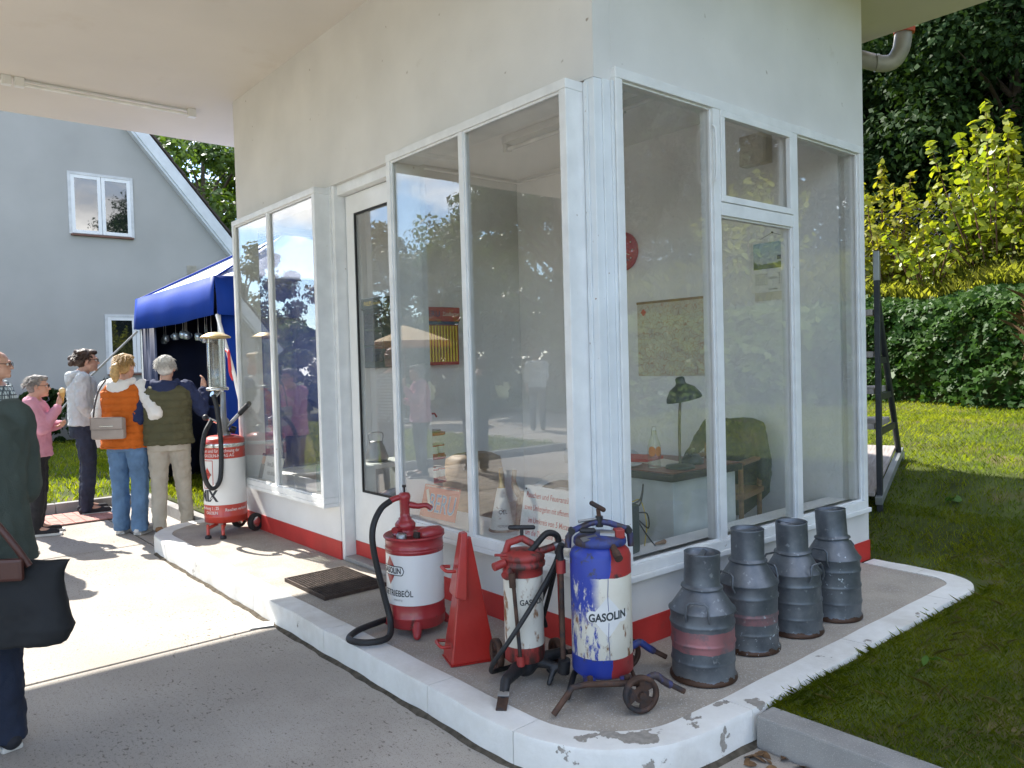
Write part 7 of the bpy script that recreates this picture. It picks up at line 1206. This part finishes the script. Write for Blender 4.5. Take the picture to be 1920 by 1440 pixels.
# what they carry
taupe = mat('taupe_leather', (0.34, 0.29, 0.26), 0.5, bump=0.2); leather = mat('brown_leather', (0.075, 0.025, 0.018), 0.45, bump=0.2)
def bag_at(pers, lx, ly): f = pers.rotation_euler[2]; c, s_ = math.cos(f), math.sin(f); return (pers.location.x+lx*c-ly*s_, pers.location.y+lx*s_+ly*c)
x, y = bag_at(orangew, -0.03, -0.235); t = thing('crossbody_bag', 'taupe leather crossbody bag hanging on the orange vest', 'bag', (x, y, 0.80), orangew.rotation_euler[2]+R(8))
MB().box((-0.15, -0.035, 0), (0.15, 0.035, 0.20), bev=0.025).build('body', taupe, t); MB().box((-0.145, -0.043, 0.09), (0.145, -0.0345, 0.205), bev=0.012).build('flap', taupe, t); MB().tube(bez([(-0.14, 0.01, 0.19), (-0.125, 0.02, 0.32), (-0.09, 0.035, 0.45), (-0.06, 0.11, 0.545)], 6), 0.008, 6).build('strap', mat('dark_strap', (0.06, 0.05, 0.05), 0.6), t); MB().box((-0.06, -0.046, 0.12), (0.06, -0.0435, 0.125)).build('zip', steel, t)
t = thing('shoulder_bag', 'black fabric shoulder bag with a brown leather flap on a gingham strap', 'bag', (-2.235, 1.00, 0.375), VIEW+R(6))
nyl = mat('black_nylon', (0.010, 0.011, 0.013), 0.8, var=0.2, bump=0.3, bscale=20); bb = MB(); bb.loft([(0.0, 0, 0.0, 0.20, 0.06), (0.0, 0, 0.06, 0.225, 0.075), (-0.0, 0, 0.20, 0.20, 0.06), (0.0, 0, 0.28, 0.20, 0.04), (0, 0, 0.32, 0.235, 0.015)], p=3.5); remesh(bb, 'body', 0.010, nyl, t, 0.02, 0.1)
MB().box((-0.09, -0.085, 0.26), (0.09, -0.06, 0.345), bev=0.012).build('flap', leather, t); MB().cyl((0.0, -0.09, 0.285), (0.0, -0.084, 0.285), 0.009, n=12).build('stud', brass, t)
for sx_ in (-1, 1): MB().tube(bez([(sx_*0.10, -0.05, 0.31), (sx_*0.07-0.02, -0.06, 0.40), (sx_*0.04-0.07, -0.05, 0.50), (-0.13, -0.02, 0.58)], 6), [0.013]*19, 6).build('strap', leather, t)
def gingham():
    m = bpy.data.materials.new('gingham'); t_, b = nodes_of(m); n, l = t_.nodes.new, t_.links.new; co = n('ShaderNodeTexCoord'); ck = n('ShaderNodeTexChecker'); ck.inputs['Scale'].default_value = 90; ck.inputs[1].default_value = (0.45, 0.03, 0.05, 1); ck.inputs[2].default_value = (0.65, 0.45, 0.45, 1); l(co.outputs['Object'], ck.inputs['Vector']); l(ck.outputs[0], b.inputs['Base Color']); b.inputs['Roughness'].default_value = 0.8; return m
gm_ = gingham(); rb = MB(); rb.cbox((-0.13, -0.085, 0.45), (0.035, 0.008, 0.28), (0, R(22), 0), 0.002); rb.build('gingham_ribbon', gm_, t); rb = MB(); rb.cbox((-0.13, -0.088, 0.315), (0.13, 0.008, 0.032), (0, R(8), 0), 0.002); rb.build('gingham_ribbon', gm_, t)
x, y = bag_at(pinkw, 0.05, 0.25); t = thing('ice_cream_cone', 'ice cream cone held to the mouth of the person in pink', 'ice cream', (x, y, GZ+1.36)); MB().lathe([(0.004, -0.10), (0.026, 0.0)], 12).build('cone', mat('wafer', (0.55, 0.32, 0.10), 0.8), t); MB().ball((0, 0, 0.02), 0.03, 12).build('scoop', mat('ice_cream', (0.75, 0.55, 0.25), 0.5), t)
x, y = bag_at(greym, 0.20, 0.17); t = MB(); t.cbox((0, 0, 0), (0.002, 0.17, 0.11), (R(10), 0, 0)); t = t.build('leaflet', paper); t.location = (x, y, GZ+0.80); t.rotation_euler = (0, 0, greym.rotation_euler[2]); tag(t, 'white leaflet held by the person in the grey sweatshirt', 'leaflet')
# visitors farther along the drive (seen in the panes)
for src, lo, fz, lb in ((greym, (-9.2, 10.6), 0.6, 'visitor in grey standing far along the drive'), (olivem, (-9.9, 10.2), 2.0, 'visitor in an olive vest far along the drive'), (orangew, (-10.6, 9.4), 2.6, 'visitor in orange far along the drive'), (nearp, (-4.2, 6.3), 0.4, 'visitor in dark clothes standing across the drive'), (pinkw, (-3.4, 6.5), -1.2, 'visitor in pink standing across the drive')): dup(src, None, (lo[0], lo[1], GZ), fz, lb)
